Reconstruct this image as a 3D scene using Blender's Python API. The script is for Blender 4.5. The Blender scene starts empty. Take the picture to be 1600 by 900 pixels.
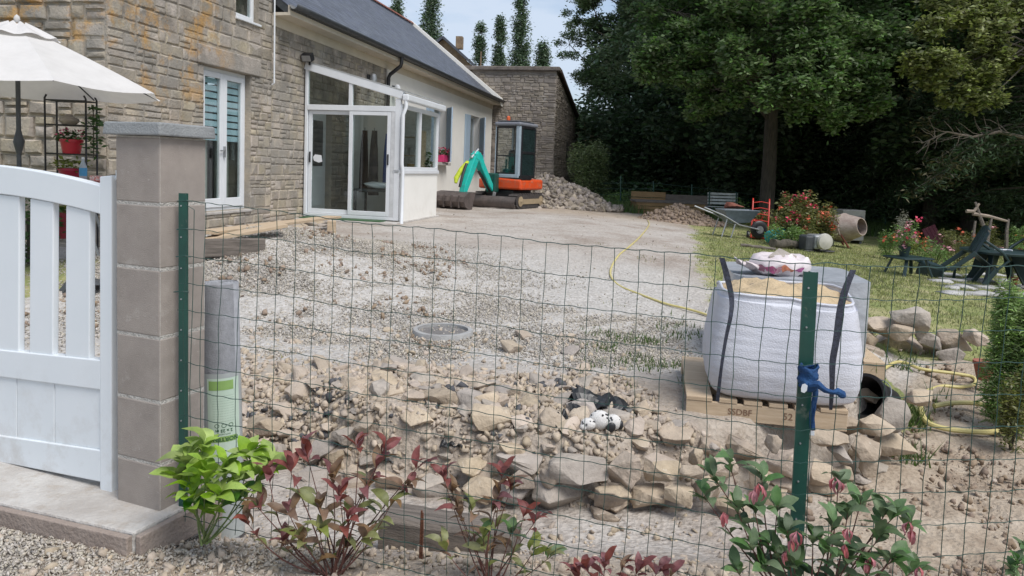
import bpy, bmesh, math, random
import numpy as np
from mathutils import Vector, Matrix, noise as mnoise
random.seed(7); rng = np.random.default_rng(7)
S = bpy.context.scene
col = S.collection
PI = math.pi
# ------------------------------------------------------------------ camera
F = 1150.0; H = 1.45; PITCH = math.atan(0.08); ROLL = 0.038; CY = 355.0
fw = Vector((0, math.cos(PITCH), -math.sin(PITCH)))
u0 = Vector((0, math.sin(PITCH), math.cos(PITCH))); r0 = Vector((1, 0, 0))
rt = r0*math.cos(ROLL) + u0*math.sin(ROLL)
up = -r0*math.sin(ROLL) + u0*math.cos(ROLL)
cam = bpy.data.cameras.new('camera'); co = bpy.data.objects.new('camera', cam); col.objects.link(co)
co.matrix_world = Matrix(((rt.x, up.x, -fw.x, 0), (rt.y, up.y, -fw.y, 0), (rt.z, up.z, -fw.z, H), (0, 0, 0, 1)))
cam.sensor_width = 36; cam.lens = 36*F/1600; cam.shift_y = -(450-CY)/1600
cam.clip_start = 0.05; cam.clip_end = 2000
S.camera = co
# ------------------------------------------------------------------ light
SUN_AZ = math.radians(138); SUN_EL = math.radians(57)        # from behind the camera's right shoulder
w = bpy.data.worlds.new('World'); S.world = w; w.use_nodes = True
nt = w.node_tree; nt.nodes.clear()
N = nt.nodes.new; L = nt.links.new
sky = N('ShaderNodeTexSky'); sky.sky_type = 'NISHITA'; sky.sun_disc = False
sky.sun_elevation = SUN_EL; sky.sun_rotation = SUN_AZ; sky.air_density = 1.0; sky.dust_density = 2.0; sky.ozone_density = 1.0
bg = N('ShaderNodeBackground'); bg.inputs[1].default_value = 0.12
tc = N('ShaderNodeTexCoord'); mp = N('ShaderNodeMapping'); mp.inputs['Scale'].default_value = (1.2, 1.2, 3.5)
nz = N('ShaderNodeTexNoise'); nz.inputs['Scale'].default_value = 2.6; nz.inputs['Detail'].default_value = 6; nz.inputs['Roughness'].default_value = .55
cr = N('ShaderNodeValToRGB'); cr.color_ramp.elements[0].position = .42; cr.color_ramp.elements[1].position = .58
mx = N('ShaderNodeMix'); mx.data_type = 'RGBA'; mx.inputs['B'].default_value = (4.0, 4.6, 5.5, 1)
L(tc.outputs['Generated'], mp.inputs[0]); L(mp.outputs[0], nz.inputs['Vector']); L(nz.outputs[0], cr.inputs[0])
mm = N('ShaderNodeMath'); mm.operation = 'MULTIPLY_ADD'; mm.inputs[1].default_value = .75; mm.inputs[2].default_value = .15
L(cr.outputs[0], mm.inputs[0]); L(mm.outputs[0], mx.inputs['Factor']); L(sky.outputs[0], mx.inputs['A']); L(mx.outputs['Result'], bg.inputs[0])
ow = N('ShaderNodeOutputWorld'); L(bg.outputs[0], ow.inputs[0])
sl = bpy.data.lights.new('sun', 'SUN'); sl.energy = 2.35; sl.angle = math.radians(28); sl.color = (1, .97, .93)
so = bpy.data.objects.new('sun', sl); col.objects.link(so)
sd = Vector((math.sin(SUN_AZ)*math.cos(SUN_EL), math.cos(SUN_AZ)*math.cos(SUN_EL), math.sin(SUN_EL)))
so.rotation_euler = sd.to_track_quat('Z', 'Y').to_euler(); so.location = (20, -5, 30)
S.view_settings.view_transform = 'Standard'; S.view_settings.look = 'None'; S.view_settings.exposure = 0.48; S.view_settings.gamma = 1
# ------------------------------------------------------------------ pixel helpers (photograph pixels to places in the world)
def ray(px, py): return fw + rt*((px-800)/F) - up*((py-CY)/F)
def at(px, py, Y):
    v = ray(px, py); s = Y/v.y; return Vector((v.x*s, Y, H+v.z*s))
def onz(px, py, z):
    v = ray(px, py); s = (z-H)/v.z; return Vector((v.x*s, v.y*s, z))
def ss(e0, e1, x):
    t = np.clip((x-e0)/(e1-e0), 0, 1); return t*t*(3-2*t)
WX = [-30, -3, -2.2, -.5, .4, 1.3, 2.1, 2.6, 3.0, 3.6, 60]
WY = [5, 4.6, 4.1, 3.62, 3.45, 3.72, 4.2, 4.75, 5.5, 6.2, 6.2]
def wall_line(X): return np.interp(X, WX, WY)
def hts(X, Y):
    X = np.asarray(X, float); Y = np.asarray(Y, float)
    far = .35 - .07*np.clip(X-1.5, 0, 9) + .05*ss(14, 40, Y)*np.clip(X-1, 0, 8)
    yard = .05 + (far-.05)*ss(5.5, 11.5, Y)
    low = -.25*ss(2.5, 3.3, Y)*ss(-2.4, -1.2, X) + .03*ss(-.8, -1.6, X)
    low = low + ss(4.5, 6.3, Y)*ss(2.2, 3.2, X)*.2
    wl = wall_line(X); wd = .16 + .7*ss(-.6, -1.6, X) + .5*ss(2.6, 3.4, X)
    k = ss(-.5, .5, (Y-wl-.17-wd*.5)/wd)
    z = low + (yard-low)*k
    # gravel heap, rubble slope
    e = ((X+2.75)/2.05)**2 + ((Y-8.3)/1.75)**2
    z = z + .47*np.exp(-e*1.6)
    e = ((X+.3)/1.6)**2 + ((Y-4.35)/.6)**2
    z = z + .05*np.exp(-e)*k
    return z
def h1(x, y): return float(hts(x, y))
def gp(px, py):
    v = ray(px, py); 
    if v.z >= -1e-4: v.z = -1e-4
    s0 = 1.2
    while s0 < 80:
        p = Vector((v.x*s0, v.y*s0, H+v.z*s0))
        if p.z <= h1(p.x, p.y): break
        s0 += .04 + s0*.004
    return Vector((p.x, p.y, h1(p.x, p.y)))
# ------------------------------------------------------------------ objects
def empty(name, loc=(0, 0, 0), rz=0, label=None, cat=None, group=None, rot=None):
    o = bpy.data.objects.new(name, None); col.objects.link(o); o.location = loc
    o.rotation_euler = rot if rot else (0, 0, rz); o.empty_display_size = .1
    if label: o['label'] = label
    if cat: o['category'] = cat
    if group: o['group'] = group
    return o
def tag(o, label=None, cat=None, group=None, kind=None):
    for k, v in (('label', label), ('category', cat), ('group', group), ('kind', kind)):
        if v: o[k] = v
    return o
def copy_tree(o, parent=None):
    c = o.copy(); col.objects.link(c); c.parent = parent
    for ch in list(o.children): copy_tree(ch, c)
    return c
def link(name, me, parent=None, loc=None, rot=None, sc=None):
    o = bpy.data.objects.new(name, me); col.objects.link(o)
    if parent: o.parent = parent
    if loc is not None: o.location = loc
    if rot is not None: o.rotation_euler = rot
    if sc is not None: o.scale = sc
    return o
def mat_np(V, Fc, name, mat, smooth=False):
    """V (n,3) float array, Fc (m,k) int array of equal-size faces"""
    me = bpy.data.meshes.new(name); n, (m, k) = len(V), Fc.shape
    me.vertices.add(n); me.vertices.foreach_set('co', np.ascontiguousarray(V, dtype=np.float32).ravel())
    me.loops.add(m*k); me.loops.foreach_set('vertex_index', np.ascontiguousarray(Fc, dtype=np.int32).ravel())
    me.polygons.add(m); me.polygons.foreach_set('loop_start', np.arange(0, m*k, k, dtype=np.int32))
    me.polygons.foreach_set('loop_total', np.full(m, k, dtype=np.int32))
    if smooth: me.polygons.foreach_set('use_smooth', np.ones(m, dtype=bool))
    me.update(calc_edges=True); me.validate(); me.materials.append(mat); return me
class MB:
    def __init__(s): s.v = []; s.f = []
    def add(s, vs, fs):
        b = len(s.v); s.v += [tuple(q) for q in vs]; s.f += [tuple(b+i for i in q) for q in fs]; return s
    def box(s, x0, x1, y0, y1, z0, z1, M=None, tp=0):
        vs = [Vector((x, y, z)) for z, t in ((z0, 0), (z1, tp)) for x, y in ((x0+t, y0+t), (x1-t, y0+t), (x1-t, y1-t), (x0+t, y1-t))]
        if M: vs = [M @ q for q in vs]
        return s.add(vs, [(3, 2, 1, 0), (4, 5, 6, 7), (0, 1, 5, 4), (1, 2, 6, 5), (2, 3, 7, 6), (3, 0, 4, 7)])
    def beam(s, a, b, wd, ht, upv=(0, 0, 1)):
        a = Vector(a); b = Vector(b); d = (b-a).normalized(); u = Vector(upv)
        sd = d.cross(u)
        if sd.length < 1e-4: sd = d.cross(Vector((1, 0, 0)))
        sd.normalize(); u = sd.cross(d)
        vs = [p + sd*i*wd/2 + u*j*ht/2 for p in (a, b) for i, j in ((-1, -1), (1, -1), (1, 1), (-1, 1))]
        return s.add(vs, [(0, 1, 2, 3), (7, 6, 5, 4), (0, 4, 5, 1), (1, 5, 6, 2), (2, 6, 7, 3), (3, 7, 4, 0)])
    def tube(s, pts, r, n=8, cap=True):
        pts = [Vector(p) for p in pts]; k = len(pts); rs = [r]*k if isinstance(r, (int, float)) else r
        b = len(s.v); pu = None
        for i, p in enumerate(pts):
            d = (pts[min(i+1, k-1)]-pts[max(i-1, 0)])
            d = d.normalized() if d.length > 1e-9 else Vector((0, 0, 1))
            if pu is None:
                pu = d.orthogonal().normalized()
            pu = (pu - d*pu.dot(d)); pu = pu.normalized() if pu.length > 1e-6 else d.orthogonal().normalized()
            q = d.cross(pu)
            for j in range(n):
                a = 2*PI*j/n; s.v.append(tuple(p + (pu*math.cos(a)+q*math.sin(a))*rs[i]))
        for i in range(k-1):
            for j in range(n):
                s.f.append((b+i*n+j, b+i*n+(j+1) % n, b+(i+1)*n+(j+1) % n, b+(i+1)*n+j))
        if cap:
            s.f.append(tuple(b+j for j in range(n))[::-1]); s.f.append(tuple(b+(k-1)*n+j for j in range(n)))
        return s
    def lathe(s, prof, n=20, M=None):
        b = len(s.v)
        for r_, z in prof:
            for j in range(n):
                a = 2*PI*j/n; q = Vector((r_*math.cos(a), r_*math.sin(a), z)); s.v.append(tuple(M @ q if M else q))
        for i in range(len(prof)-1):
            for j in range(n):
                s.f.append((b+i*n+j, b+i*n+(j+1) % n, b+(i+1)*n+(j+1) % n, b+(i+1)*n+j))
        s.f.append(tuple(b+j for j in range(n))[::-1]); s.f.append(tuple(b+(len(prof)-1)*n+j for j in range(n)))
        return s
    def prism(s, outline, y0, y1, M=None):
        """outline in (x,z), extruded along y"""
        n = len(outline); vs = [Vector((x, y, z)) for y in (y0, y1) for x, z in outline]
        if M: vs = [M @ q for q in vs]
        return s.add(vs, [tuple(range(n)), tuple(range(2*n-1, n-1, -1))] + [(i+n, (i+1) % n + n, (i+1) % n, i) for i in range(n)])
    def grid(s, fn, nu, nv, closeu=False):
        b = len(s.v)
        for j in range(nv+1):
            for i in range(nu+(0 if closeu else 1)): s.v.append(tuple(fn(i/nu, j/nv)))
        W_ = nu if closeu else nu+1
        for j in range(nv):
            for i in range(nu):
                i2 = (i+1) % W_ if closeu else i+1
                s.f.append((b+j*W_+i, b+j*W_+i2, b+(j+1)*W_+i2, b+(j+1)*W_+i))
        return s
    def mesh(s, name, mat, smooth=False):
        me = bpy.data.meshes.new(name); me.from_pydata(s.v, [], s.f); me.validate()
        bm = bmesh.new(); bm.from_mesh(me); bmesh.ops.recalc_face_normals(bm, faces=bm.faces)
        bm.to_mesh(me); bm.free()
        if smooth: me.polygons.foreach_set('use_smooth', [True]*len(me.polygons)); me.set_sharp_from_angle(angle=math.radians(40))
        me.materials.append(mat); return me
    def build(s, name, mat, parent=None, loc=None, rot=None, smooth=False, bev=0, solid=0, sub=0):
        o = link(name, s.mesh(name, mat, smooth), parent, loc, rot)
        if solid: m = o.modifiers.new('solid', 'SOLIDIFY'); m.thickness = solid; m.offset = 0
        if sub: m = o.modifiers.new('sub', 'SUBSURF'); m.levels = sub; m.render_levels = sub
        if bev:
            m = o.modifiers.new('bevel', 'BEVEL'); m.width = bev; m.segments = 2; m.limit_method = 'ANGLE'
        return o
def T(x=0, y=0, z=0, rx=0, ry=0, rz=0):
    return Matrix.Translation((x, y, z)) @ Matrix.Rotation(rz, 4, 'Z') @ Matrix.Rotation(ry, 4, 'Y') @ Matrix.Rotation(rx, 4, 'X')
def fbm(p, s=1.0): return mnoise.fractal(Vector(p)*s, 1.0, 2.0, 4)
# ------------------------------------------------------------------ materials
def M_(name, c1, c2=None, rough=.8, scale=8, bump=0, bscale=None, metal=0, spec=None, island=0, tint=None, trans=0, detail=6, alpha=None, coat=0, stretch=None, lo=.35, hi=.65):
    m = bpy.data.materials.new(name); m.use_nodes = True; nt = m.node_tree; bs = nt.nodes['Principled BSDF']
    N = nt.nodes.new; L = nt.links.new
    bs.inputs['Roughness'].default_value = rough; bs.inputs['Metallic'].default_value = metal
    if spec is not None: bs.inputs['Specular IOR Level'].default_value = spec
    if coat: bs.inputs['Coat Weight'].default_value = coat
    c1 = (*c1, 1); c2 = (*(c2 or [q*.8 for q in c1[:3]]), 1)
    tc = N('ShaderNodeTexCoord'); src = tc.outputs['Object']
    if tint == 'world' or stretch:
        g = N('ShaderNodeNewGeometry')
        if tint == 'world': src = g.outputs['Position']
    if stretch:
        mp = N('ShaderNodeMapping'); mp.inputs['Scale'].default_value = stretch; L(src, mp.inputs[0]); src = mp.outputs[0]
    n1 = N('ShaderNodeTexNoise'); n1.inputs['Scale'].default_value = scale; n1.inputs['Detail'].default_value = detail; n1.inputs['Roughness'].default_value = .65
    L(src, n1.inputs['Vector'])
    r = N('ShaderNodeValToRGB'); r.color_ramp.elements[0].position = lo; r.color_ramp.elements[1].position = hi
    r.color_ramp.elements[0].color = c2; r.color_ramp.elements[1].color = c1
    L(n1.outputs[0], r.inputs[0]); out = r.outputs[0]
    if island:
        g2 = N('ShaderNodeNewGeometry'); oi = N('ShaderNodeObjectInfo')
        ad = N('ShaderNodeMath'); ad.operation = 'ADD'; L(g2.outputs['Random Per Island'], ad.inputs[0]); L(oi.outputs['Random'], ad.inputs[1])
        fr = N('ShaderNodeMath'); fr.operation = 'FRACT'; L(ad.outputs[0], fr.inputs[0])
        hs = N('ShaderNodeHueSaturation'); L(out, hs.inputs['Color'])
        mr = N('ShaderNodeMapRange'); mr.inputs[3].default_value = 1-island; mr.inputs[4].default_value = 1+island; L(fr.outputs[0], mr.inputs[0]); L(mr.outputs[0], hs.inputs['Value'])
        m2 = N('ShaderNodeMath'); m2.operation = 'MULTIPLY'; m2.inputs[1].default_value = 7.31; L(fr.outputs[0], m2.inputs[0])
        f2 = N('ShaderNodeMath'); f2.operation = 'FRACT'; L(m2.outputs[0], f2.inputs[0])
        mr2 = N('ShaderNodeMapRange'); mr2.inputs[3].default_value = 1-island*.9; mr2.inputs[4].default_value = 1+island*.7; L(f2.outputs[0], mr2.inputs[0]); L(mr2.outputs[0], hs.inputs['Saturation'])
        mr3 = N('ShaderNodeMapRange'); mr3.inputs[3].default_value = .5-island*.05; mr3.inputs[4].default_value = .5+island*.05; L(f2.outputs[0], mr3.inputs[0]); L(mr3.outputs[0], hs.inputs['Hue'])
        out = hs.outputs[0]
    L(out, bs.inputs['Base Color'])
    if bump:
        n2 = N('ShaderNodeTexNoise'); n2.inputs['Scale'].default_value = bscale or scale*3; n2.inputs['Detail'].default_value = 5; L(src, n2.inputs['Vector'])
        b = N('ShaderNodeBump'); b.inputs['Strength'].default_value = bump; b.inputs['Distance'].default_value = .02
        L(n2.outputs[0], b.inputs['Height']); L(b.outputs[0], bs.inputs['Normal'])
    if trans:
        tr = N('ShaderNodeBsdfTranslucent'); ms = N('ShaderNodeMixShader'); ms.inputs[0].default_value = trans
        L(out, tr.inputs[0]); L(bs.outputs[0], ms.inputs[1]); L(tr.outputs[0], ms.inputs[2]); L(ms.outputs[0], nt.nodes['Material Output'].inputs[0])
    m['_out'] = 1
    return m
def glass_mat(name='window_glass', a=.02, tint=(.86, .90, .89)):
    m = bpy.data.materials.new(name); m.use_nodes = True; nt = m.node_tree; nt.nodes.clear()
    N = nt.nodes.new; L = nt.links.new
    t = N('ShaderNodeBsdfTransparent'); t.inputs[0].default_value = (*tint, 1)
    g = N('ShaderNodeBsdfGlossy'); g.inputs['Roughness'].default_value = .03
    fr = N('ShaderNodeLayerWeight'); fr.inputs[0].default_value = .5; pw = N('ShaderNodeMath'); pw.operation = 'POWER'; pw.inputs[1].default_value = 4; L(fr.outputs['Facing'], pw.inputs[0])
    ad = N('ShaderNodeMath'); ad.operation = 'MULTIPLY_ADD'; ad.inputs[1].default_value = .9; ad.inputs[2].default_value = .03+a; L(pw.outputs[0], ad.inputs[0])
    mx = N('ShaderNodeMixShader'); L(ad.outputs[0], mx.inputs[0]); L(t.outputs[0], mx.inputs[1]); L(g.outputs[0], mx.inputs[2])
    o = N('ShaderNodeOutputMaterial'); L(mx.outputs[0], o.inputs[0]); return m
MAT = {}
m = MAT
m['glass'] = glass_mat()
m['pvc'] = M_('white_pvc', (.72, .74, .76), (.66, .68, .70), .35, 3)
m['gatewhite'] = M_('white_painted_aluminium', (.72, .75, .77), (.68, .72, .74), .4, 2)
m['cement'] = M_('cement_block', (.33, .29, .255), (.265, .23, .205), .95, 9, .22, 260, lo=.3, hi=.7)
m['mortar'] = M_('pale_mortar', (.5, .48, .44), (.36, .34, .31), .95, 30, .6, 120)
m['capstone'] = M_('grey_concrete_cap', (.27, .28, .28), (.20, .21, .215), .9, 12, .3, 120)
m['slab'] = M_('dusty_concrete', (.50, .48, .45), (.36, .33, .30), .95, 4, .4, 60)
m['slabside'] = M_('brown_concrete', (.33, .27, .23), (.25, .2, .17), .95, 5, .4, 60)
m['dkgreen'] = M_('dark_green_coated_steel', (.012, .075, .055), (.008, .05, .04), .35, 10)
m['wire'] = M_('green_coated_wire', (.012, .055, .045), (.01, .04, .03), .4, 10)
m['black'] = M_('black_plastic', (.02, .02, .022), (.012, .012, .014), .45, 10)
m['dkgrey'] = M_('dark_grey_metal', (.06, .065, .07), (.04, .045, .05), .5, 10)
m['steel'] = M_('galvanised_steel', (.42, .43, .44), (.3, .31, .32), .45, 10, metal=.6)
m['wood'] = M_('fresh_pine', (.54, .42, .29), (.42, .31, .20), .75, 5, .2, 40, stretch=(1, 12, 12))
m['oldwood'] = M_('weathered_wood', (.22, .185, .155), (.10, .085, .072), .9, 4, .5, 30, stretch=(1, 14, 14))
m['slate'] = M_('roof_slate', (.105, .115, .14), (.075, .082, .10), .55, 3, .1, 20, island=.22)
m['stone'] = M_('tan_granite_rubble', (.42, .36, .285), (.30, .255, .20), .95, 3.5, .6, 30, island=.27, tint='world')
m['mort2'] = M_('sandy_wall_mortar', (.44, .38, .30), (.32, .275, .215), .97, 2.5, .6, 40, tint='world')
m['barnstone'] = M_('brown_barn_stone', (.33, .285, .24), (.22, .19, .16), .95, 2.5, .5, 12, island=.2, tint='world')
m['barnmort'] = M_('grey_barn_mortar', (.34, .295, .25), (.23, .20, .17), .97, 3, .5, 12, tint='world')
m['render'] = M_('cream_render', (.82, .80, .75), (.77, .75, .70), .9, 1.2, .1, 80)
m['cream'] = M_('cream_painted_wood', (.62, .56, .46), (.55, .49, .40), .8, 2)
m['shutter'] = M_('pale_blue_shutter', (.36, .46, .56), (.33, .43, .53), .6, 3)
m['redpot'] = M_('red_plastic', (.48, .012, .03), (.40, .01, .025), .4, 5)
m['rock'] = M_('tan_field_stone', (.46, .385, .31), (.33, .27, .21), .95, 6, .7, 30, island=.12, tint='world')
m['rockgrey'] = M_('greyish_field_stone', (.40, .35, .30), (.28, .245, .21), .95, 6, .7, 30, island=.13, tint='world')
m['gravel'] = M_('pale_crushed_gravel', (.47, .425, .365), (.36, .325, .275), .95, 9, island=.25, tint='world')
m['rubble'] = M_('earthy_rubble', (.47, .39, .305), (.35, .285, .215), .95, 7, .4, 40, island=.15, tint='world')
m['darkrub'] = M_('dark_grey_rubble', (.10, .10, .105), (.05, .05, .055), .9, 7, island=.3, tint='world')
m['dirt'] = M_('brown_soil_clod', (.30, .225, .165), (.21, .155, .11), .98, 7, .4, 40, island=.15, tint='world')
m['bark'] = M_('tree_bark', (.10, .085, .065), (.045, .04, .03), .95, 6, .8, 12, stretch=(3, 3, .6))
# ------------------------------------------------------------------ ground sheet
def axis(a, b, near, far_, c):
    """cell edges from a to b, fine around c"""
    out = [c]; s = near
    while out[-1] < b: out.append(out[-1]+s); s = min(s*1.035, far_)
    lo = [c]; s = near
    while lo[-1] > a: lo.append(lo[-1]-s); s = min(s*1.035, far_)
    return np.array(lo[:0:-1]+out)
gx = np.concatenate([np.arange(-420, -12, 12.), np.arange(-12, -5, .35), np.arange(-5, 6, .05), np.arange(6, 14, .3), np.arange(14, 30, 1.6), np.arange(30, 420, 12.)])
gy = np.concatenate([np.arange(-60, 1, 6.), np.arange(1, 7.5, .045), np.arange(7.5, 13, .09), np.arange(13, 34, .5), np.arange(34, 80, 3), np.arange(80, 700, 20.)])
GX, GY = np.meshgrid(gx, gy)
Z = hts(GX, GY)
# small relief
def vnoise(X, Y, sc, seed):
    r = np.random.default_rng(seed); n = 256; g = r.random((n, n))
    x = X*sc; y = Y*sc; xi = np.floor(x).astype(int); yi = np.floor(y).astype(int); fx = x-xi; fy = y-yi
    fx = fx*fx*(3-2*fx); fy = fy*fy*(3-2*fy)
    a = g[yi % n, xi % n]; b = g[yi % n, (xi+1) % n]; c = g[(yi+1) % n, xi % n]; d = g[(yi+1) % n, (xi+1) % n]
    return (a*(1-fx)+b*fx)*(1-fy)+(c*(1-fx)+d*fx)*fy - .5
nearm = ss(14, 9, GY)*ss(1, 1.4, GY)
Z = Z + nearm*(.03*vnoise(GX, GY, 1.7, 1)+.02*vnoise(GX, GY, 5, 2)+.014*vnoise(GX, GY, 13, 3))
soilm = ss(1.3, 2.2, GX)*ss(wall_line(GX)+.2, wall_line(GX)-.2, GY)
Z = Z + soilm*(.06*vnoise(GX, GY, 3.1, 4)+.05*vnoise(GX, GY, 9, 5))
ny, nx = GX.shape
idx = np.arange(ny*nx).reshape(ny, nx)
Fc = np.stack([idx[:-1, :-1].ravel(), idx[:-1, 1:].ravel(), idx[1:, 1:].ravel(), idx[1:, :-1].ravel()], 1)
# where each kind of surface lies: red = lawn, green = brown soil, blue = loose pale gravel
lawn_edge = np.interp(GY, [5.5, 7, 9, 12, 14, 18, 24, 60], [2.2, 2.1, 2.3, 3.0, 3.5, 4.5, 3.8, 3.8])
wob = .35*vnoise(GX, GY, 1.1, 8)+.2*vnoise(GX, GY, 4, 9)
lawn = ss(-.25, .35, GX-lawn_edge+wob)*ss(-.3, .3, GY-np.where(GX > 3, 6.3, 5.0)+wob)
lawn = np.maximum(lawn, ss(25, 27, GY+wob*3)*ss(2.2, 3.2, GX))
lawn = np.maximum(lawn, ss(60, 70, GY)); lawn = np.maximum(lawn, ss(-12, -16, GX)); lawn = np.maximum(lawn, ss(20, 26, GX))
lawn = np.maximum(lawn, .75*ss(-3.9, -4.6, GX+wob)*ss(8.6, 7.9, GY)*ss(4.6, 5.2, GY))
soil = ss(-.2, .3, GX-1.5+wob)*ss(.1, -.2, GY-wall_line(GX)+wob*.3)
soil = np.maximum(soil, ss(17.5, 20, GY+wob*2)*ss(-.5, 1.2, GX)*.8*(1-lawn))
soil = np.maximum(soil, ss(2.9, 2.7, GY+wob*.3)*ss(-1.9, -1.5, GX)*.7)
rub = ss(5.1, 4.4, GY+wob)*ss(0, .3, GY-wall_line(GX))
soil = np.maximum(soil, rub*.55)
grav = np.clip(np.exp(-(((GX+2.3)/2.6)**2+((GY-7.8)/2.6)**2)**1.5)+ss(11, 8.5, GY+wob*3)*ss(4.6, 5.4, GY)*ss(3, 1.5, GX)*.9, 0, 1)
grav = np.maximum(grav, ss(-1.3, -1.7, GX)*ss(2.9, 2.6, GY))
me = mat_np(np.stack([GX.ravel(), GY.ravel(), Z.ravel()], 1), Fc, 'ground', None, True); me.materials.clear()
ca = me.color_attributes.new('zone', 'FLOAT_COLOR', 'POINT')
ca.data.foreach_set('color', np.stack([lawn.ravel(), soil.ravel(), grav.ravel(), np.ones(lawn.size)], 1).astype(np.float32).ravel())
gm = bpy.data.materials.new('yard_ground'); gm.use_nodes = True; nt = gm.node_tree; bs = nt.nodes['Principled BSDF']
N = nt.nodes.new; L = nt.links.new; bs.inputs['Roughness'].default_value = .97; bs.inputs['Specular IOR Level'].default_value = .2
ge = N('ShaderNodeNewGeometry'); at_ = N('ShaderNodeAttribute'); at_.attribute_name = 'zone'; sp = N('ShaderNodeSeparateColor'); L(at_.outputs['Color'], sp.inputs[0])
def nse(sc, det=6, rg=.6):
    n = N('ShaderNodeTexNoise'); n.inputs['Scale'].default_value = sc; n.inputs['Detail'].default_value = det; n.inputs['Roughness'].default_value = rg; L(ge.outputs['Position'], n.inputs['Vector']); return n.outputs[0]
def ramp(src, stops):
    r = N('ShaderNodeValToRGB'); e = r.color_ramp.elements
    for i, (p, c) in enumerate(stops):
        q = e[i] if i < 2 else e.new(p)
        q.position = p; q.color = (*c, 1)
    L(src, r.inputs[0]); return r.outputs[0]
def mixc(f, a, b, mode='MIX'):
    x = N('ShaderNodeMix'); x.data_type = 'RGBA'; x.blend_type = mode
    if isinstance(f, float): x.inputs['Factor'].default_value = f
    else: L(f, x.inputs['Factor'])
    L(a, x.inputs['A']); L(b, x.inputs['B']); return x.outputs['Result']
track = ramp(nse(.8, 9, .7), [(.33, (.32, .265, .22)), (.5, (.45, .405, .36)), (.66, (.53, .495, .455))])
speck = ramp(nse(22, 4, .7), [(.38, (.62, .6, .58)), (.55, (1, 1, 1))])
track = mixc(.8, track, speck, 'MULTIPLY')
vor = N('ShaderNodeTexVoronoi'); vor.inputs['Scale'].default_value = 38; L(ge.outputs['Position'], vor.inputs['Vector'])
vh = N('ShaderNodeSeparateColor'); L(vor.outputs['Color'], vh.inputs[0])
gravc = ramp(vh.outputs[0], [(.0, (.36, .335, .305)), (.5, (.45, .425, .39)), (1., (.52, .495, .465))])
soilc = ramp(nse(5, 8, .7), [(.3, (.25, .19, .14)), (.5, (.38, .31, .235)), (.7, (.49, .415, .33))])
lawnc = ramp(nse(2.2, 8, .75), [(.32, (.42, .37, .22)), (.47, (.28, .28, .12)), (.6, (.20, .24, .085)), (.72, (.34, .32, .16))])
c = mixc(sp.outputs[2], track, gravc); c = mixc(sp.outputs[1], c, soilc)
jn = N('ShaderNodeMath'); jn.operation = 'ADD'; L(sp.outputs[0], jn.inputs[0])
j2 = N('ShaderNodeMapRange'); j2.inputs[1].default_value = .3; j2.inputs[2].default_value = .7; j2.inputs[3].default_value = -.35; j2.inputs[4].default_value = .35; L(nse(9, 5, .7), j2.inputs[0]); L(j2.outputs[0], jn.inputs[1])
j3 = N('ShaderNodeMapRange'); j3.inputs[1].default_value = .35; j3.inputs[2].default_value = .65; L(jn.outputs[0], j3.inputs[0])
c = mixc(j3.outputs[0], c, lawnc); L(c, bs.inputs['Base Color'])
b = N('ShaderNodeBump'); b.inputs['Strength'].default_value = .7; b.inputs['Distance'].default_value = .02; L(nse(28, 6, .7), b.inputs['Height'])
b2 = N('ShaderNodeBump'); b2.inputs['Strength'].default_value = .5; b2.inputs['Distance'].default_value = .02; L(vor.outputs['Distance'], b2.inputs['Height']); L(b.outputs[0], b2.inputs['Normal'])
L(b2.outputs[0], bs.inputs['Normal'])
me.materials.append(gm); ground = link('ground', me); ground['kind'] = 'structure'
# ------------------------------------------------------------------ rocks
def rock_np(seed, n=14, flat=.75, blocky=.5):
    r = random.Random(seed); bm = bmesh.new()
    for i in range(n):
        v = Vector((r.gauss(0, 1), r.gauss(0, 1), r.gauss(0, 1))).normalized()
        q = max(abs(v.x), abs(v.y), abs(v.z)); v = v*(1-blocky) + v/q*blocky*.85
        v *= r.uniform(.85, 1.05)*.5; v.z *= flat; bm.verts.new(v)
    bmesh.ops.convex_hull(bm, input=bm.verts)
    for v in [v for v in bm.verts if not v.link_faces]: bm.verts.remove(v)
    bmesh.ops.triangulate(bm, faces=bm.faces); bm.verts.index_update()
    V = np.array([v.co[:] for v in bm.verts]); T_ = np.array([[v.index for v in f.verts] for f in bm.faces]); bm.free(); return V, T_
ROCKS = [rock_np(100+i, 9+i % 4, .75, .65) for i in range(10)]
PEB = [rock_np(200+i, 6, .7) for i in range(8)]
def rots(n, tilt=1.0):
    q = rng.normal(size=(n, 4)); q[:, 1:3] *= tilt; q /= np.linalg.norm(q, axis=1)[:, None]; a, b, c_, d = q.T
    return np.stack([np.stack([1-2*(c_*c_+d*d), 2*(b*c_-a*d), 2*(b*d+a*c_)], 1), np.stack([2*(b*c_+a*d), 1-2*(b*b+d*d), 2*(c_*d-a*b)], 1), np.stack([2*(b*d-a*c_), 2*(c_*d+a*b), 1-2*(b*b+c_*c_)], 1)], 1)
def scatter(name, lib, P, size, mat, tilt=1.0, sv=(.7, 1.3)):
    """P (n,3) positions, size (n,) -> one mesh"""
    Vs = []; Fs = []; off = 0; which = rng.integers(0, len(lib), len(P)); R = rots(len(P), tilt)
    for k, (V, T_) in enumerate(lib):
        i = np.where(which == k)[0]
        if not len(i): continue
        s = size[i][:, None]*rng.uniform(sv[0], sv[1], (len(i), 3))
        W = np.einsum('nij,nvj->nvi', R[i], V[None]*s[:, None, :]) + P[i][:, None, :]
        Vs.append(W.reshape(-1, 3)); Fs.append((T_[None]+(np.arange(len(i))*len(V))[:, None, None]+off).reshape(-1, 3)); off += len(i)*len(V)
    return mat_np(np.concatenate(Vs), np.concatenate(Fs), name, mat)
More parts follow.
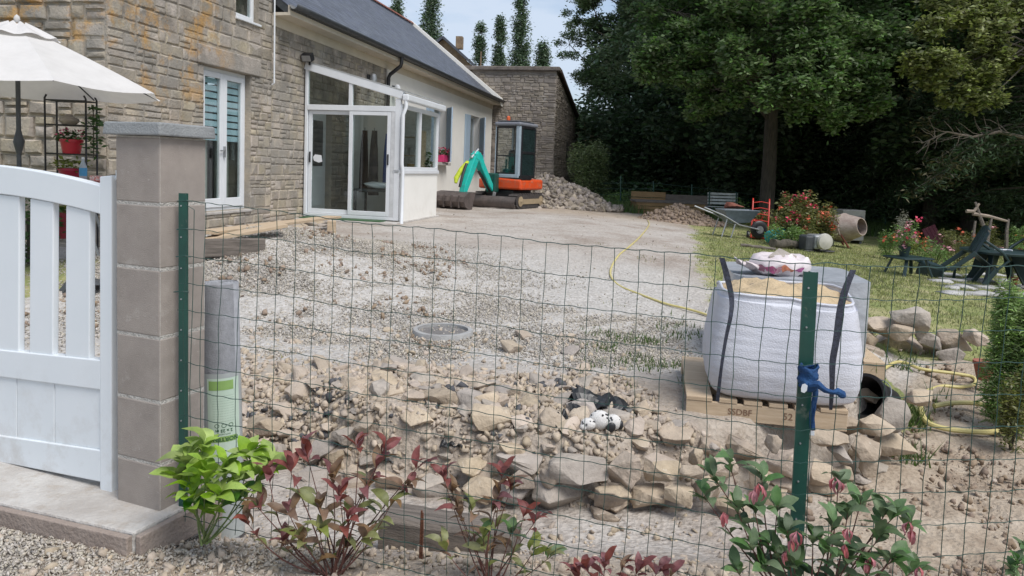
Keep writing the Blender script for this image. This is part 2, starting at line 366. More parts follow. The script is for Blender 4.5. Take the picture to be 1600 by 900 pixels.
def big_rock(seed, sx, sy, sz, mat, blocky=.7, amp=.09):
    """detailed irregular field stone, its mesh origin at the middle"""
    V, T_ = rock_np(seed, 12+seed % 4, 1, blocky); bm = bmesh.new(); vs = [bm.verts.new(q) for q in V]
    for t in T_: bm.faces.new([vs[i] for i in t])
    bmesh.ops.bevel(bm, geom=bm.edges[:], offset=.02, segments=1, affect='EDGES')
    bmesh.ops.triangulate(bm, faces=bm.faces); bmesh.ops.subdivide_edges(bm, edges=[e for e in bm.edges if e.calc_length() > .16], cuts=1, use_grid_fill=True)
    bmesh.ops.triangulate(bm, faces=bm.faces)
    for v in bm.verts:
        n = mnoise.noise_vector(v.co*4+Vector((seed*3.1, 0, 0))); v.co += n*amp*.6
        v.co = Vector((v.co.x*sx, v.co.y*sy, v.co.z*sz))
    me = bpy.data.meshes.new('stone'); bm.to_mesh(me); bm.free(); me.materials.append(mat)
    me.polygons.foreach_set('use_smooth', [True]*len(me.polygons)); me.set_sharp_from_angle(angle=math.radians(28)); return me
# ------------------------------------------------------------------ masonry
def stone_lib(name, mat, n=6, seed=0, rnd=.12):
    """unit stones: x,z in -.5..+.5, face at y = -1 (outwards), back at y = 0"""
    out = []
    for k in range(n):
        r = random.Random(seed+k); j = lambda a: r.uniform(-a, a)
        ring = lambda s, y, a: [(sx*s+j(a), y+j(.1 if y else 0), sz*s+j(a)) for sx, sz in ((-.5, -.5), (j(.1)/2, -.5+j(.03)), (.5, -.5), (.5, j(.1)), (.5, .5), (j(.1)/2, .5), (-.5, .5), (-.5, j(.1)))]
        vs = ring(.97, 0, .02)+ring(.96, -.6, .03)+ring(.8, -1, .05); vs.append((0, -1.12, 0))
        fs = [(a, (a+1) % 8, (a+1) % 8+8, a+8) for a in range(8)]+[(a+8, (a+1) % 8+8, (a+1) % 8+16, a+16) for a in range(8)]+[(a+16, (a+1) % 8+16, 24) for a in range(8)]
        me = bpy.data.meshes.new(name); me.from_pydata(vs, [], fs); me.materials.append(mat); bm = bmesh.new(); bm.from_mesh(me); bmesh.ops.recalc_face_normals(bm, faces=bm.faces); bm.to_mesh(me); bm.free()
        me.polygons.foreach_set('use_smooth', [True]*len(me.polygons)); me.set_sharp_from_angle(angle=math.radians(50)); out.append(me)
    return out
def masonry(parent, w0, w1, zf0, zf1, holes, lib, proud, rowh, lenr, seed, key, maxn=300, M=None, irregular=0, name='stone', gap=.012, quoin=None):
    """fill the face y=0 of `parent` (x from w0 to w1, z from zf0 to zf1(x)) with stones; the maxn largest by key are separate"""
    r = random.Random(seed); cells = []; z = zf0; zmax = max(zf1(w0), zf1(w1)); row = 0
    while z < zmax:
        h = r.uniform(*rowh); x = w0 + (0 if quoin else -r.uniform(0, lenr[0]*.8)); first = True
        while x < w1:
            l = r.uniform(*lenr)
            if quoin and first: l = quoin[row % 2]
            first = False
            a, b = max(x, w0), min(x+l, w1)
            if w1-b < lenr[0]*.4: b = w1
            parts = [(a, b, z, z+h)]
            if irregular and r.random() < irregular and h > rowh[0]*1.2: k = z+h*r.uniform(.4, .6); parts = [(a, b, z, k), (a, b, k, z+h)]
            for (a_, b_, c_, d_) in parts:
                d_ = min(d_, zf1((a_+b_)/2)); segs = [(a_, b_)]
                for (hx0, hx1, hz0, hz1) in holes:
                    if d_ > hz0+.02 and c_ < hz1-.02:
                        ns = []
                        for (p, q) in segs:
                            if q <= hx0 or p >= hx1: ns.append((p, q)); continue
                            if p < hx0: ns.append((p, hx0))
                            if q > hx1: ns.append((hx1, q))
                        segs = ns
                for (p, q) in segs:
                    if q-p > .05 and d_-c_ > .03: cells.append((p, q, c_, d_))
            x = b if b == w1 else x+l
        z += h; row += 1
    cells.sort(key=key); root = parent; rest_v = []; rest_f = []; off = 0
    for i, (a, b, c_, d_) in enumerate(cells):
        me = lib[r.randrange(len(lib))]; pr = proud*r.uniform(.5, 1.4); tl = r.uniform(-.05, .05)*irregular*2
        Mx = Matrix.Translation(((a+b)/2, 0, (c_+d_)/2)) @ Matrix.Rotation(tl, 4, 'Y') @ Matrix.Diagonal((max(.03, b-a-gap), pr, max(.02, d_-c_-gap), 1))
        if M: Mx = M @ Mx
        if i < maxn:
            o = link(name, me, root); o.matrix_local = Mx
        else:
            for v in me.vertices: rest_v.append((Mx @ v.co)[:])
            for p in me.polygons: rest_f.append(tuple(k+off for k in p.vertices))
            off += len(me.vertices)
    if rest_v:
        me = bpy.data.meshes.new(name+'_filling'); me.from_pydata(rest_v, [], rest_f); me.materials.append(lib[0].materials[0])
        me.polygons.foreach_set('use_smooth', [True]*len(me.polygons)); me.set_sharp_from_angle(angle=math.radians(50))
        link('small_stones', me, root)['kind'] = 'stuff'
def wall_panels(mb, x0, x1, z0, z1, holes, y0, y1):
    """solid wall between y0 and y1 with rectangular openings"""
    xs = sorted({x0, x1, *[h for q in holes for h in q[:2]]}); 
    for a, b in zip(xs[:-1], xs[1:]):
        segs = [(z0, z1)]
        for (hx0, hx1, hz0, hz1) in holes:
            if a >= hx0-1e-6 and b <= hx1+1e-6:
                segs = [s for (p, q) in segs for s in ((p, min(q, hz0)), (max(p, hz1), q)) if s[1]-s[0] > .001]
        for p, q in segs: mb.box(a, b, y0, y1, p, q)
# stone house wall material with lichen and dark weather stains
def stain(mat, layers):
    nt = mat.node_tree; bs = nt.nodes['Principled BSDF']; N = nt.nodes.new; L = nt.links.new
    cur = bs.inputs['Base Color'].links[0].from_socket
    for (sc, lo, hi, colr, amt, mask) in layers:
        g = N('ShaderNodeNewGeometry'); n = N('ShaderNodeTexNoise'); n.inputs['Scale'].default_value = sc; n.inputs['Detail'].default_value = 7; n.inputs['Roughness'].default_value = .7
        L(g.outputs['Position'], n.inputs['Vector'])
        r = N('ShaderNodeMapRange'); r.inputs[1].default_value = lo; r.inputs[2].default_value = hi; r.inputs[4].default_value = amt; L(n.outputs[0], r.inputs[0]); f = r.outputs[0]
        if mask:   # (axis 'Z', a, b): full above b, none below a
            s = N('ShaderNodeSeparateXYZ'); L(g.outputs['Position'], s.inputs[0]); q = N('ShaderNodeMapRange'); q.inputs[1].default_value = mask[1]; q.inputs[2].default_value = mask[2]
            L(s.outputs[mask[0]], q.inputs[0]); mu = N('ShaderNodeMath'); mu.operation = 'MULTIPLY'; L(f, mu.inputs[0]); L(q.outputs[0], mu.inputs[1]); f = mu.outputs[0]
            if len(mask) > 3:
                q = N('ShaderNodeMapRange'); q.inputs[1].default_value = mask[5]; q.inputs[2].default_value = mask[4]; L(s.outputs[mask[3]], q.inputs[0]); mu = N('ShaderNodeMath'); mu.operation = 'MULTIPLY'; L(f, mu.inputs[0]); L(q.outputs[0], mu.inputs[1]); f = mu.outputs[0]
        x = N('ShaderNodeMix'); x.data_type = 'RGBA'; x.inputs['B'].default_value = (*colr, 1); L(f, x.inputs['Factor']); L(cur, x.inputs['A']); cur = x.outputs['Result']
    L(cur, bs.inputs['Base Color'])
lay = [(1.6, .42, .60, (.27, .25, .22), .8, None), (1.7, .48, .64, (.15, .135, .115), .7, ('Z', 1.7, 3.0)), (5, .58, .68, (.50, .47, .42), .5, None), (2.1, .505, .62, (.44, .24, .06), .72, ('Z', 1.9, 2.5, 'Y', 11.0, 11.8)), (9, .60, .70, (.08, .07, .06), .5, None)]
stain(m['stone'], lay); stain(m['mort2'], lay)
stain(m['barnstone'], [(3, .56, .62, (.40, .37, .33), .5, None)])
HZ = math.atan2(.981, .196); HL = Vector((-4.99, 9.05, 0))
def hw(x, y, z): return HL + Vector((.196*x-.981*y, .981*x+.196*y, z))
SL = stone_lib('stone', m['stone'], 7, 11)
GL = stone_lib('stone', m['stone'], 7, 31)
house = empty('stone_house', HL, HZ, 'old tan stone house with orange lichen and a white french door', 'house')
XB = 3.85; XR = 9.2; EZ = 3.95
fd = (1.93, 3.2, .62, 2.80); uw = (2.75, 3.4, 3.66, 4.7)
W = MB(); wall_panels(W, 0, XB, -.1, 7.2, [fd, uw], 0, .45)
fac = W.build('front_wall', m['mort2'], house)
hk = lambda q: -((q[1]-q[0])*(q[3]-q[2]))*(1 if q[3] < 5 else .2)
masonry(fac, 0, XB, .0, lambda x: 7.2, [fd, (1.8, 3.4, 2.80, 3.08), uw], SL, .013, (.09, .22), (.13, .46), 5, hk, 280, quoin=(.5, .28), irregular=.3, gap=.016)
g_ = MB(); g_.box(0.02, .45, .45, 5.6, -.1, 7.2); gab = g_.build('gable_wall', m['mort2'], house)
# gable faces the camera: local -x ; map masonry x -> y, outward -> -x
MG = Matrix(((0, 1, 0, 0.02), (1, 0, 0, 0), (0, 0, 1, 0), (0, 0, 0, 1)))
masonry(gab, 0, 4.2, .0, lambda x: 5.0, [], GL, .04, (.13, .30), (.18, .5), 8, hk, 200, M=MG, irregular=.35, gap=.03, quoin=(.3, .5))
MB().box(1.75, 3.45, -.045, .2, 2.805, 3.08).build('lintel', m['stone'], house, bev=.015)
MB().box(1.92, 3.22, -.03, .3, .57, .615).build('door_step', m['slab'], house, bev=.01)
# french door
def french(parent):
    x0, x1, z0, z1 = fd; mid = (x0+x1)/2
    fr = MB()
    for a, b, c_, d_ in ((x0, x0+.06, z0, z1), (x1-.06, x1, z0, z1)): fr.box(a, b, .10, .19, c_, d_)
    fr.box(x0+.06, x1-.06, .10, .19, z1-.06, z1); fr.box(x0+.06, x1-.06, .10, .19, z0, z0+.05)
    d = fr.build('french_door', m['pvc'], parent, bev=.006)
    for s, (a, b) in enumerate(((x0+.063, mid-.002), (mid+.002, x1-.063))):
        q = MB(); q.box(a, a+.085, .075, .14, z0+.052, z1-.062); q.box(b-.085, b, .075, .14, z0+.052, z1-.062); q.box(a+.085, b-.085, .078, .138, z1-.145, z1-.062); q.box(a+.085, b-.085, .078, .138, z0+.052, z0+.19)
        q.build('door_leaf', m['pvc'], d, bev=.006)
        MB().box(a+.085, b-.085, .10, .108, z0+.19, z1-.145).build('pane', m['glass'], d)
        bl = MB(); zz = z1-.15
        for k in range(9): bl.box(a+.07, b-.07, .145, .151, zz-.082, zz); zz -= .108
        bl.build('blind', M_('pale_blue_blind', (.50, .66, .74), (.46, .62, .70), .8, 3) if s == 0 else bpy.data.materials['pale_blue_blind'], d)
        cu = MB(); cu.grid(lambda u, v, a=a, b=b: (a+.05+u*(b-a-.2), .26+.03*math.sin(u*22), z0+.05+v*(z1-z0)), 24, 1); cu.build('curtain', bpy.data.materials.get('net_curtain') or M_('net_curtain', (.36, .36, .33), (.3, .3, .27), .9, 4), d)
    h = MB(); h.box(mid-.015, mid+.015, .045, .078, 1.45, 1.62); h.beam((mid, .04, 1.56), (mid-.13, .04, 1.55), .016, .02); h.build('handle', m['steel'], d)
french(house)
# dark room behind the openings
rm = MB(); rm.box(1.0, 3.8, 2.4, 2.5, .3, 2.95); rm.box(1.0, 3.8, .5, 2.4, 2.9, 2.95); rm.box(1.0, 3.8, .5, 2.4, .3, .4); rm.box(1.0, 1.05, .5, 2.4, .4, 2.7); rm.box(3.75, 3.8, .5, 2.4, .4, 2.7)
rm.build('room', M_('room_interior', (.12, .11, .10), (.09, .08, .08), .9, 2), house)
x0, x1, z0, z1 = uw; f = MB(); f.box(x0, x0+.07, .08, .16, z0, z1); f.box(x1-.07, x1, .08, .16, z0, z1); f.box(x0+.07, x1-.07, .08, .16, z0, z0+.09); f.box(x0+.07, x1-.07, .08, .16, z1-.07, z1); f.box(x0-.03, x1+.03, -.05, .08, z0-.04, z0-.005)
uwo = f.build('window', m['pvc'], house, bev=.006); MB().box(x0+.07, x1-.07, .11, .12, z0+.09, z1-.07).build('pane', m['glass'], uwo)
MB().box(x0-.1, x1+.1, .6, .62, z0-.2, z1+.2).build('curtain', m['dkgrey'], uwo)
c_ = MB(); c_.tube([(XB-.09, -.09, 6.5), (XB-.09, -.09, 4.5), (XB-.07, -.09, 2.75), (XB-.07, -.05, 2.72)], .014, 6); c_.build('cable', m['pvc'], house)
# window vent at foot of the door
MB().box(2.55, 2.72, -.05, .0, .02, .26).build('vent_opening', m['black'], house)
# ---- long low house
XE = 20.5
lh = empty('long_house', hw(XB, 0, 0), HZ, 'long low slate-roofed house, half stone and half cream render, behind the porch', 'house')
def LX(x): return x-XB
drh = (LX(5.35), LX(6.25), .4, 2.5)
w1 = (LX(12.9), LX(14.25), 1.55, 3.25); w2 = (LX(17.1), LX(18.5), 1.55, 3.25)
W = MB(); wall_panels(W, 0, LX(XR), -.1, EZ, [drh], 0, .45); s1 = W.build('stone_wall', m['mort2'], lh)
masonry(s1, 0, LX(XR), .05, lambda x: EZ-.12, [drh], SL, .013, (.09, .21), (.13, .42), 15, lambda q: -((q[1]-q[0])*(q[3]-q[2])), 280, irregular=.3, gap=.016)
W = MB(); wall_panels(W, LX(XR), LX(XE), -.1, EZ, [w1, w2], -.03, .42); W.box(LX(XE)-.4, LX(XE), .42, 6.8, -.1, EZ); r_ = W.build('rendered_wall', m['render'], lh)
MB().prism([(0, EZ), (6.8, EZ), (3.4, 7.0)], 0, .4, Matrix.Translation((LX(XE), 0, 0)) @ Matrix.Rotation(PI/2, 4, 'Z')).build('gable_end', m['render'], lh)
# soffit, fascia, gutter
MB().box(-.02, LX(XE)+.12, -.30, -.031, EZ-.05, EZ+.0).build('soffit', m['cream'], lh)
MB().box(-.02, LX(XE)+.12, -.031, .0, EZ-.22, EZ-.05).build('eave_board', m['cream'], lh)
MB().box(-.02, LX(XE)+.12, -.34, -.302, EZ-.05, EZ+.12).build('fascia_board', m['cream'], lh)
gt = MB()
gt.grid(lambda u, v: (-.05+u*(LX(XE)+.2), -.42-.075*math.cos(v*PI), EZ+.13-.085*math.sin(v*PI)), 24, 8)
gut = gt.build('gutter', m['slate'] if False else m['dkgrey'], lh, smooth=True, solid=.006)
dp = MB(); X9 = LX(XR)-.1; dp.tube([(X9, -.42, EZ+.06), (X9, -.42, EZ-.08), (X9, -.40, EZ-.16), (X9, -.14, EZ-.36), (X9, -.10, EZ-.44), (X9, -.10, 2.4)], .045, 10); dp.build('downpipe', m['black'], lh, smooth=True)
# roof: battens plane plus slates one by one
ty = -.36; tz = EZ+.10; RY = 3.4; RZ = 7.05; sl_ = math.atan2(RZ-tz, RY-ty); Ls = math.hypot(RZ-tz, RY-ty)
rf = MB(); rf.prism([(ty, tz-.05), (RY, RZ-.06), (RY, RZ-.2), (ty+.1, tz-.12)], 0, LX(XE)-.09, Matrix(((0, 1, 0, 0), (1, 0, 0, 0), (0, 0, 1, 0), (0, 0, 0, 1))))
rf.prism([(RY, RZ-.06), (7.1, tz-.05), (7.0, tz-.15), (RY, RZ-.2)], 0, LX(XE)-.09, Matrix(((0, 1, 0, 0), (1, 0, 0, 0), (0, 0, 1, 0), (0, 0, 0, 1))))
roof = rf.build('roof', m['dkgrey'], lh)
slb = MB(); slb.box(-.106, .106, 0, .30, .0, .007); slm = slb.mesh('slate', m['slate'])
cells = []; ny_ = int(Ls/.13); 
for j in range(ny_+1):
    x = (.11 if j % 2 else 0)
    while x < LX(XE)-.25:
        cells.append((x, j)); x += .218
cells.sort(key=lambda q: hw(q[0]+XB, q[1]*.13*math.cos(sl_), 0).y+q[1]*.03)
rr = random.Random(3); sv = []; sf = []
slates_root = link('slate_course', slm, roof); cnt = 0
def slate_M(x, j):
    s = j*.13
    return Matrix.Translation((x+.1, ty+s*math.cos(sl_), tz+s*math.sin(sl_)-.035)) @ Matrix.Rotation(sl_-.02+rr.uniform(-.006, .006), 4, 'X') @ Matrix.Rotation(rr.uniform(-.008, .008), 4, 'Z')
bpy.data.objects.remove(slates_root)
for i, (x, j) in enumerate(cells):
    Mx = slate_M(x, j)
    if i < 300: o = link('slate', slm, roof); o.matrix_local = Mx
    else:
        b = len(sv); sv += [(Mx @ v.co)[:] for v in slm.vertices]; sf += [tuple(b+k for k in p.vertices) for p in slm.polygons]
me = bpy.data.meshes.new('roof_slates'); me.from_pydata(sv, [], sf); me.materials.append(m['slate']); link('roof_slates', me, roof)['kind'] = 'stuff'
mr_ = M_('red_ridge_tile', (.25, .09, .06), (.16, .06, .045), .85, 5)
rt_ = MB(); rt_.grid(lambda u, v: (-.17+.34*v and (u*.34-.17), -.13*math.cos(v*PI), .10*math.sin(v*PI)-.02), 1, 8); rtm = rt_.mesh('ridge_tile', mr_, True)
for k in range(int(LX(XE)/.33)+1): link('ridge_tile', rtm, roof, (k*.33+.1, RY, RZ-.03), (0, rr.uniform(-.02, .02), 0))
MB().prism([(ty-.05, tz-.2), (RY, RZ-.24), (RY, RZ+.10), (ty-.05, tz+.10)], 0, .22, Matrix.Translation((LX(XE)-.085, 0, 0)) @ Matrix(((0, 1, 0, 0), (1, 0, 0, 0), (0, 0, 1, 0), (0, 0, 0, 1)))).build('gable_parapet', m['render'], lh)
for (a, b, c2, d2), hinge in ((w1, w1[1]), (w2, w2[1])):
    f = MB(); 
    for (p, q, s, t) in ((a, a+.07, c2, d2), (b-.07, b, c2, d2), (a+.07, b-.07, d2-.07, d2), (a+.07, b-.07, c2, c2+.08), ((a+b)/2-.05, (a+b)/2+.05, c2+.08, d2-.07)): f.box(p, q, .16, .24, s, t)
    wo = f.build('window', m['pvc'], lh, bev=.005)
    for p, q in ((a+.07, (a+b)/2-.05), ((a+b)/2+.05, b-.07)): MB().box(p, q, .19, .2, c2+.08, d2-.07).build('pane', m['glass'], wo)
    MB().box(a, b, .34, .36, c2, d2).build('curtain', bpy.data.materials['net_curtain'], wo)
    MB().box(a-.08, b+.1, -.20, .15, c2-.09, c2-.004).build('sill', m['slab'], wo, bev=.01)
    s = MB(); s.box(-.62, 0, -.02, .02, 0, d2-c2-.04); 
    for zz in (.25, 1.3): s.box(-.6, 0, -.035, -.021, zz, zz+.09); s.box(-.03, .05, -.045, -.036, zz+.02, zz+.06)
    s.build('shutter', m['shutter'], lh, (b+.02, -.06, c2+.02), (0, 0, .52), bev=.004)
    s = MB(); s.box(0, .62, -.02, .02, 0, d2-c2-.04); s.build('shutter', m['shutter'], lh, (a-.66, -.06, c2+.02), (0, 0, 0), bev=.004)
# white door to the house behind the porch glass
d = MB(); d.box(drh[0]+.05, drh[1]-.05, .10, .16, .4, 2.45); dd = d.build('house_door', m['pvc'], lh, bev=.01)
MB().box(drh[0]+.22, drh[1]-.22, .085, .098, 1.35, 2.25).build('pane', m['dkgrey'], dd); MB().box(drh[0]+.2, drh[1]-.2, .085, .098, .55, 1.15).build('door_panel', m['pvc'], dd, bev=.01)
# wall lamps
for k, (x, z, lab) in enumerate(((LX(8.0), 3.35, 'round bulkhead lamp on the stone wall above the porch roof'), (LX(XR)+.35, 3.28, 'small white wall lamp beside the black downpipe'))):
    q = hw(x+XB, -.03, z); t = empty('wall_lamp', q, HZ, lab, 'lamp')
    MB().box(-.05, .05, -.05, 0, -.09, .09).build('bracket', m['dkgrey'], t); MB().lathe([(.02, -.12), (.07, -.10), (.085, 0), (.07, .09), (.03, .12)], 12).build('lamp_glass', m['steel'] if k == 0 else m['pvc'], t, (0, -.13, 0), smooth=True)
# ---- flower boxes on the sills
petal = M_('crimson_petals', (.45, .01, .07), (.3, .005, .04), .6, 5); leafg = M_('geranium_leaf', (.07, .14, .04), (.04, .09, .025), .6, 5, trans=.25)
def leafcloud(name, P, size, mat, parent=None, aspect=.5, droop=0, curl=.25, up_=.35, simple=False):
    """one mesh of folded leaves at points P; each leaf 4 triangles"""
    n = len(P); R = rots(n); size = np.broadcast_to(size, (n,))
    base = np.array([(0, 0, 0), (.5, .5*aspect, curl*.2), (1, 0, -curl*.2), (.5, -.5*aspect, curl*.2), (.5, 0, 0)], float)
    F4 = np.array([(0, 1, 4), (1, 2, 4), (2, 3, 4), (3, 0, 4)])
    if simple: base = base[:4]; F4 = np.array([(0, 1, 2), (0, 2, 3)])
    # keep leaves rather flat and drooping: blend rotation with upright frame
    d = rng.normal(size=(n, 3)); d[:, 2] = d[:, 2]*up_-droop; d /= np.linalg.norm(d, axis=1)[:, None]
    u = rng.normal(size=(n, 3))*.6; u[:, 2] += 1; s_ = np.cross(u, d); s_ /= np.linalg.norm(s_, axis=1)[:, None]; nn = np.cross(d, s_)
    Bm = np.stack([d, s_, nn], 2); V = np.einsum('nij,vj->nvi', Bm, base)*size[:, None, None]*rng.uniform(.7, 1.25, (n, 1, 1)) + P[:, None, :]
    Fc = (F4[None]+(np.arange(n)*len(base))[:, None, None]).reshape(-1, 3)
    o = link(name, mat_np(V.reshape(-1, 3), Fc, name, mat), parent)
    if name == 'flowers': o['kind'] = 'stuff'
    return o
def ellip(n, c, r, shell=.0):
    d = rng.normal(size=(n, 3)); d /= np.linalg.norm(d, axis=1)[:, None]; q = rng.random(n)**(1/3)*(1-shell)+shell
    return d*q[:, None]*np.array(r)+np.array(c)
for (a, b, c2, d2), n_, lab in ((w1, 1, 'pink flower box with red geraniums on the sill behind the porch'), (w2, 2, 'dark pink flower box on the sill behind the digger arm')):
    q = hw(b+XB-.55, -.12, c2+.002); t = empty('flower_box', q, HZ, lab, 'flower box')
    pb = MB(); pb.box(-.30, .30, -.12, .10, 0, .22); o = pb.build('planter', M_('magenta_plastic', (.62, .04, .16) if n_ == 1 else (.25, .01, .05), None, .4), t, bev=.02)
    leafcloud('foliage', ellip(260, (0, 0, .28), (.36, .17, .12)), .07, leafg, t); leafcloud('flowers', ellip(120, (0, -.03, .33), (.36, .2, .14), .5), .055, petal, t, aspect=.9)
# ------------------------------------------------------------------ glazed porch
pvc = m['pvc']; PX = 5.0; PD = 1.93; PL = 2.3; PZ = .40
vr = empty('porch', hw(PX, 0, 0), HZ, 'white glazed lean-to porch with sliding door built against the stone house', 'porch')
# local: x along the facade (0 = front face toward the camera), -y outwards
SLAB = MB().box(-.35, PL+.1, -PD-.06, -.03, .05, PZ-.02).build('porch_slab', m['slab'], vr, bev=.015)
zo = 2.72; zi = 3.22
def front(a, b, c, d, t0=0, t1=.07): return (t0, t1, -b, -a, c, d)
f = MB()
f.box(0, .09, -.09, -.036, PZ, zi-.06); f.box(0, .09, -PD, -PD+.10, PZ, zo-.08); f.box(0, .085, -PD+.10, -.09, PZ, PZ+.06)
f.box(-.005, .088, -PD+.10, -.09, 2.40, 2.50)
f.box(0, .08, -.98, -.91, 2.50, 2.93)
f.build('front_frame', pvc, vr, bev=.006)
r = MB(); r.beam((.04, -.03, zi), (.04, -PD-.03, zo-.02), .11, .14); r.beam((PL-.04, -.03, zi), (PL-.04, -PD-.03, zo-.02), .09, .12); r.beam((PL/2, -.03, zi), (PL/2, -PD-.03, zo-.02), .06, .09)
r.build('rafters', pvc, vr, bev=.008)
rp = MB(); rp.beam((PL/2, -.03, zi+.085), (PL/2, -PD-.1, zo+.055), PL+.04, .016); rp.build('roof_panel', M_('polycarbonate_sheet', (.62, .63, .62), (.5, .5, .49), .5, 3, trans=.75), vr)
# over-door glass
def tri(parent, a, b, za, zb, z0, name='pane'):
    q = MB(); q.add([(.04, -a, z0), (.04, -b, z0), (.04, -b, zb), (.04, -a, za)], [(0, 1, 2, 3)]); return q.build(name, m['glass'], parent, solid=.006)
zr = lambda a: zi-.075-(zi-zo+.02)*a/PD
tri(vr, .09, .91, zr(.09), zr(.91), 2.50); tri(vr, .98, PD-.12, zr(.98), zr(PD-.12), 2.50)
# sliding door: two leaves
sdoor = empty('sliding_door', (0, 0, 0)); sdoor.parent = vr
for k, (a, b, t) in enumerate(((.10, 1.0, .045), (.93, PD-.18, .0))):
    q = MB(); q.box(t, t+.04, -a-.07, -a, PZ+.065, 2.395); q.box(t, t+.04, -b, -b+.07, PZ+.065, 2.395); q.box(t, t+.04, -b+.07, -a-.07, 2.325, 2.395); q.box(t, t+.04, -b+.07, -a-.07, PZ+.065, PZ+.15)
    q.build('door_leaf', pvc, sdoor, bev=.005)
    MB().box(t+.016, t+.024, -b+.07, -a-.07, PZ+.15, 2.325).build('pane', m['glass'], sdoor)
    MB().box(t-.03, t-.001, -(a if k == 0 else b)-(.05 if k == 0 else -.025), -(a if k == 0 else b)+(-.025 if k == 0 else .05), 1.42, 1.62).build('handle', m['black'], sdoor, bev=.005)
MB().box(.0, .085, -PD+.10, -PD+.175, PZ+.06, 2.40).build('side_panel', M_('white_panel', (.62, .63, .64), None, .5), vr)
# side: low wall and windows
MB().box(.095, PL, -PD-.02, -PD+.13, -.0, 1.27).build('low_wall', m['render'], vr)
s = MB(); s.box(0, PL+.03, -PD-.05, -PD+.13, 1.272, 1.34); s.box(.02, .10, -PD-.03, -PD+.06, 1.34, 2.55); s.box(PL-.08, PL, -PD-.03, -PD+.06, 1.34, 2.55); s.box(.10, PL-.08, -PD-.03, -PD+.06, 2.47, 2.55); s.box(.10, PL-.08, -PD-.03, -PD+.06, 1.34, 1.40)
for x in (1.08,): s.box(x, x+.07, -PD-.03, -PD+.06, 1.40, 2.47)
s.build('side_frame', pvc, vr, bev=.006)
for a, b in ((.10, 1.08), (1.15, PL-.08)): MB().box(a, b, -PD+.01, -PD+.02, 1.40, 2.47).build('pane', m['glass'], vr)
s = MB(); s.box(PL-.06, PL, -PD+.14, -.036, .35, 2.6); s.build('end_wall', m['render'], vr)
g = MB(); g.box(-.04, PL+.06, -PD-.16, -PD-.04, 2.60, 2.72); g.build('gutter', pvc, vr, bev=.02)
g = MB(); g.tube([(.0, -PD-.10, 2.62), (-.0, -PD-.11, 2.5), (-.02, -PD-.06, 2.35), (-.02, -PD-.055, 1.45), (.0, -PD-.07, 1.35), (.0, -PD-.07, .3), (-.03, -PD-.09, .24)], .036, 10); g.build('downpipe', pvc, vr, smooth=True)
MB().box(-.30, PL*0+.0, -1.7, -.1, PZ-.018, PZ-.005).build('door_mat', M_('green_outdoor_mat', (.05, .12, .05), (.03, .08, .03), .95, 30), vr)
for a_, b_ in ((.12, .42), (1.18, 1.34)):  # pale sheets added behind the side panes in place of a white reflection
    cu = MB(); cu.grid(lambda u, v, a_=a_, b_=b_: (a_+(b_-a_)*u, -PD+.10+.02*math.sin(u*20), 1.36+1.12*v), 20, 1); cu.build('curtain', M_('pale_reflection_sheet', (.7, .7, .68), (.62, .62, .6), .9, 4, trans=.3) if a_ < .5 else bpy.data.materials['pale_reflection_sheet'], vr)
# things inside
def coat(x, y, z, h, wd, colr, lab):
    t = empty('coat', vr.matrix_world @ Vector((x, y, z)) if False else hw(PX+x, y, z), HZ, lab, 'coat')
    q = MB(); q.grid(lambda u, v: (wd*.5*math.cos(u*2*PI)*(.45+.55*min(1, v*3))*(1+.12*math.sin(u*9*1.0)*v), .10*math.sin(u*2*PI)*(.5+.5*v)+.015*math.sin(u*16), -h*v), 20, 8, True)
    q.build('cloth', M_('cloth_'+colr[0], colr[1], None, .95, 8), t, smooth=True)
    MB().tube([(0, 0, .06), (0, 0, .0)], .01, 5).build('hanger', m['steel'], t)
coat(1.2, -.95, 2.1, 1.3, .34, ('black', (.02, .02, .022)), 'black coat hanging inside the porch, left of the blue one')
coat(1.3, -1.2, 2.05, 1.05, .26, ('blue', (.02, .06, .22)), 'blue jacket hanging inside the porch')
coat(1.25, -.72, 2.1, 1.25, .3, ('brown', (.06, .035, .025)), 'brown coat hanging at the left of the rail inside the porch')
t = empty('shelf_unit', hw(PX+1.75, -1.50, PZ), HZ, 'wooden shelf unit with boxes inside the porch', 'shelf')
q = MB()
for y in (-.3, .3): q.box(-.15, .15, y-.012, y+.012, 0, 1.75)
q.build('side_board', m['wood'], t)
for k in range(5): MB().box(-.15, .15, -.288, .288, .08+.38*k, .10+.38*k).build('shelf', m['wood'], t)
for k, (y, z, h, nm, cc) in enumerate(((-.12, .101, .2, 'tan', (.35, .22, .12)), (.1, .481, .22, 'red', (.3, .06, .05)), (-.1, .861, .2, 'straw', (.40, .28, .14)), (.12, 1.241, .16, 'white', (.5, .5, .48)))):
    o = MB().box(-.12, .12, -.1, .1, 0, h).build('storage_box', M_('box_'+nm, cc, None, .8), None, hw(PX+1.75, -1.50+y, PZ+z), (0, 0, HZ), bev=.01); tag(o, nm+' storage box on the shelf unit inside the porch', 'box')
t = empty('garden_table', hw(PX+.75, -1.25, PZ), HZ, 'dark low table with folded white cloth inside the porch', 'table')
MB().box(-.3, .3, -.42, .42, .50, .54).build('table_top', m['dkgrey'], t)
for sx in (-.26, .26):
    for sy in (-.38, .38): MB().box(sx-.02, sx+.02, sy-.02, sy+.02, 0, .50).build('leg', m['dkgrey'], t)
V, T_ = ROCKS[2]
o = link('folded_cloth', mat_np(V*np.array([.5, .8, .22]), T_, 'folded_cloth', pvc, True), None, hw(PX+.72, -1.25, PZ+.62), (0, 0, HZ)); tag(o, 'white crumpled cloth lying on the table in the porch', 'cloth')
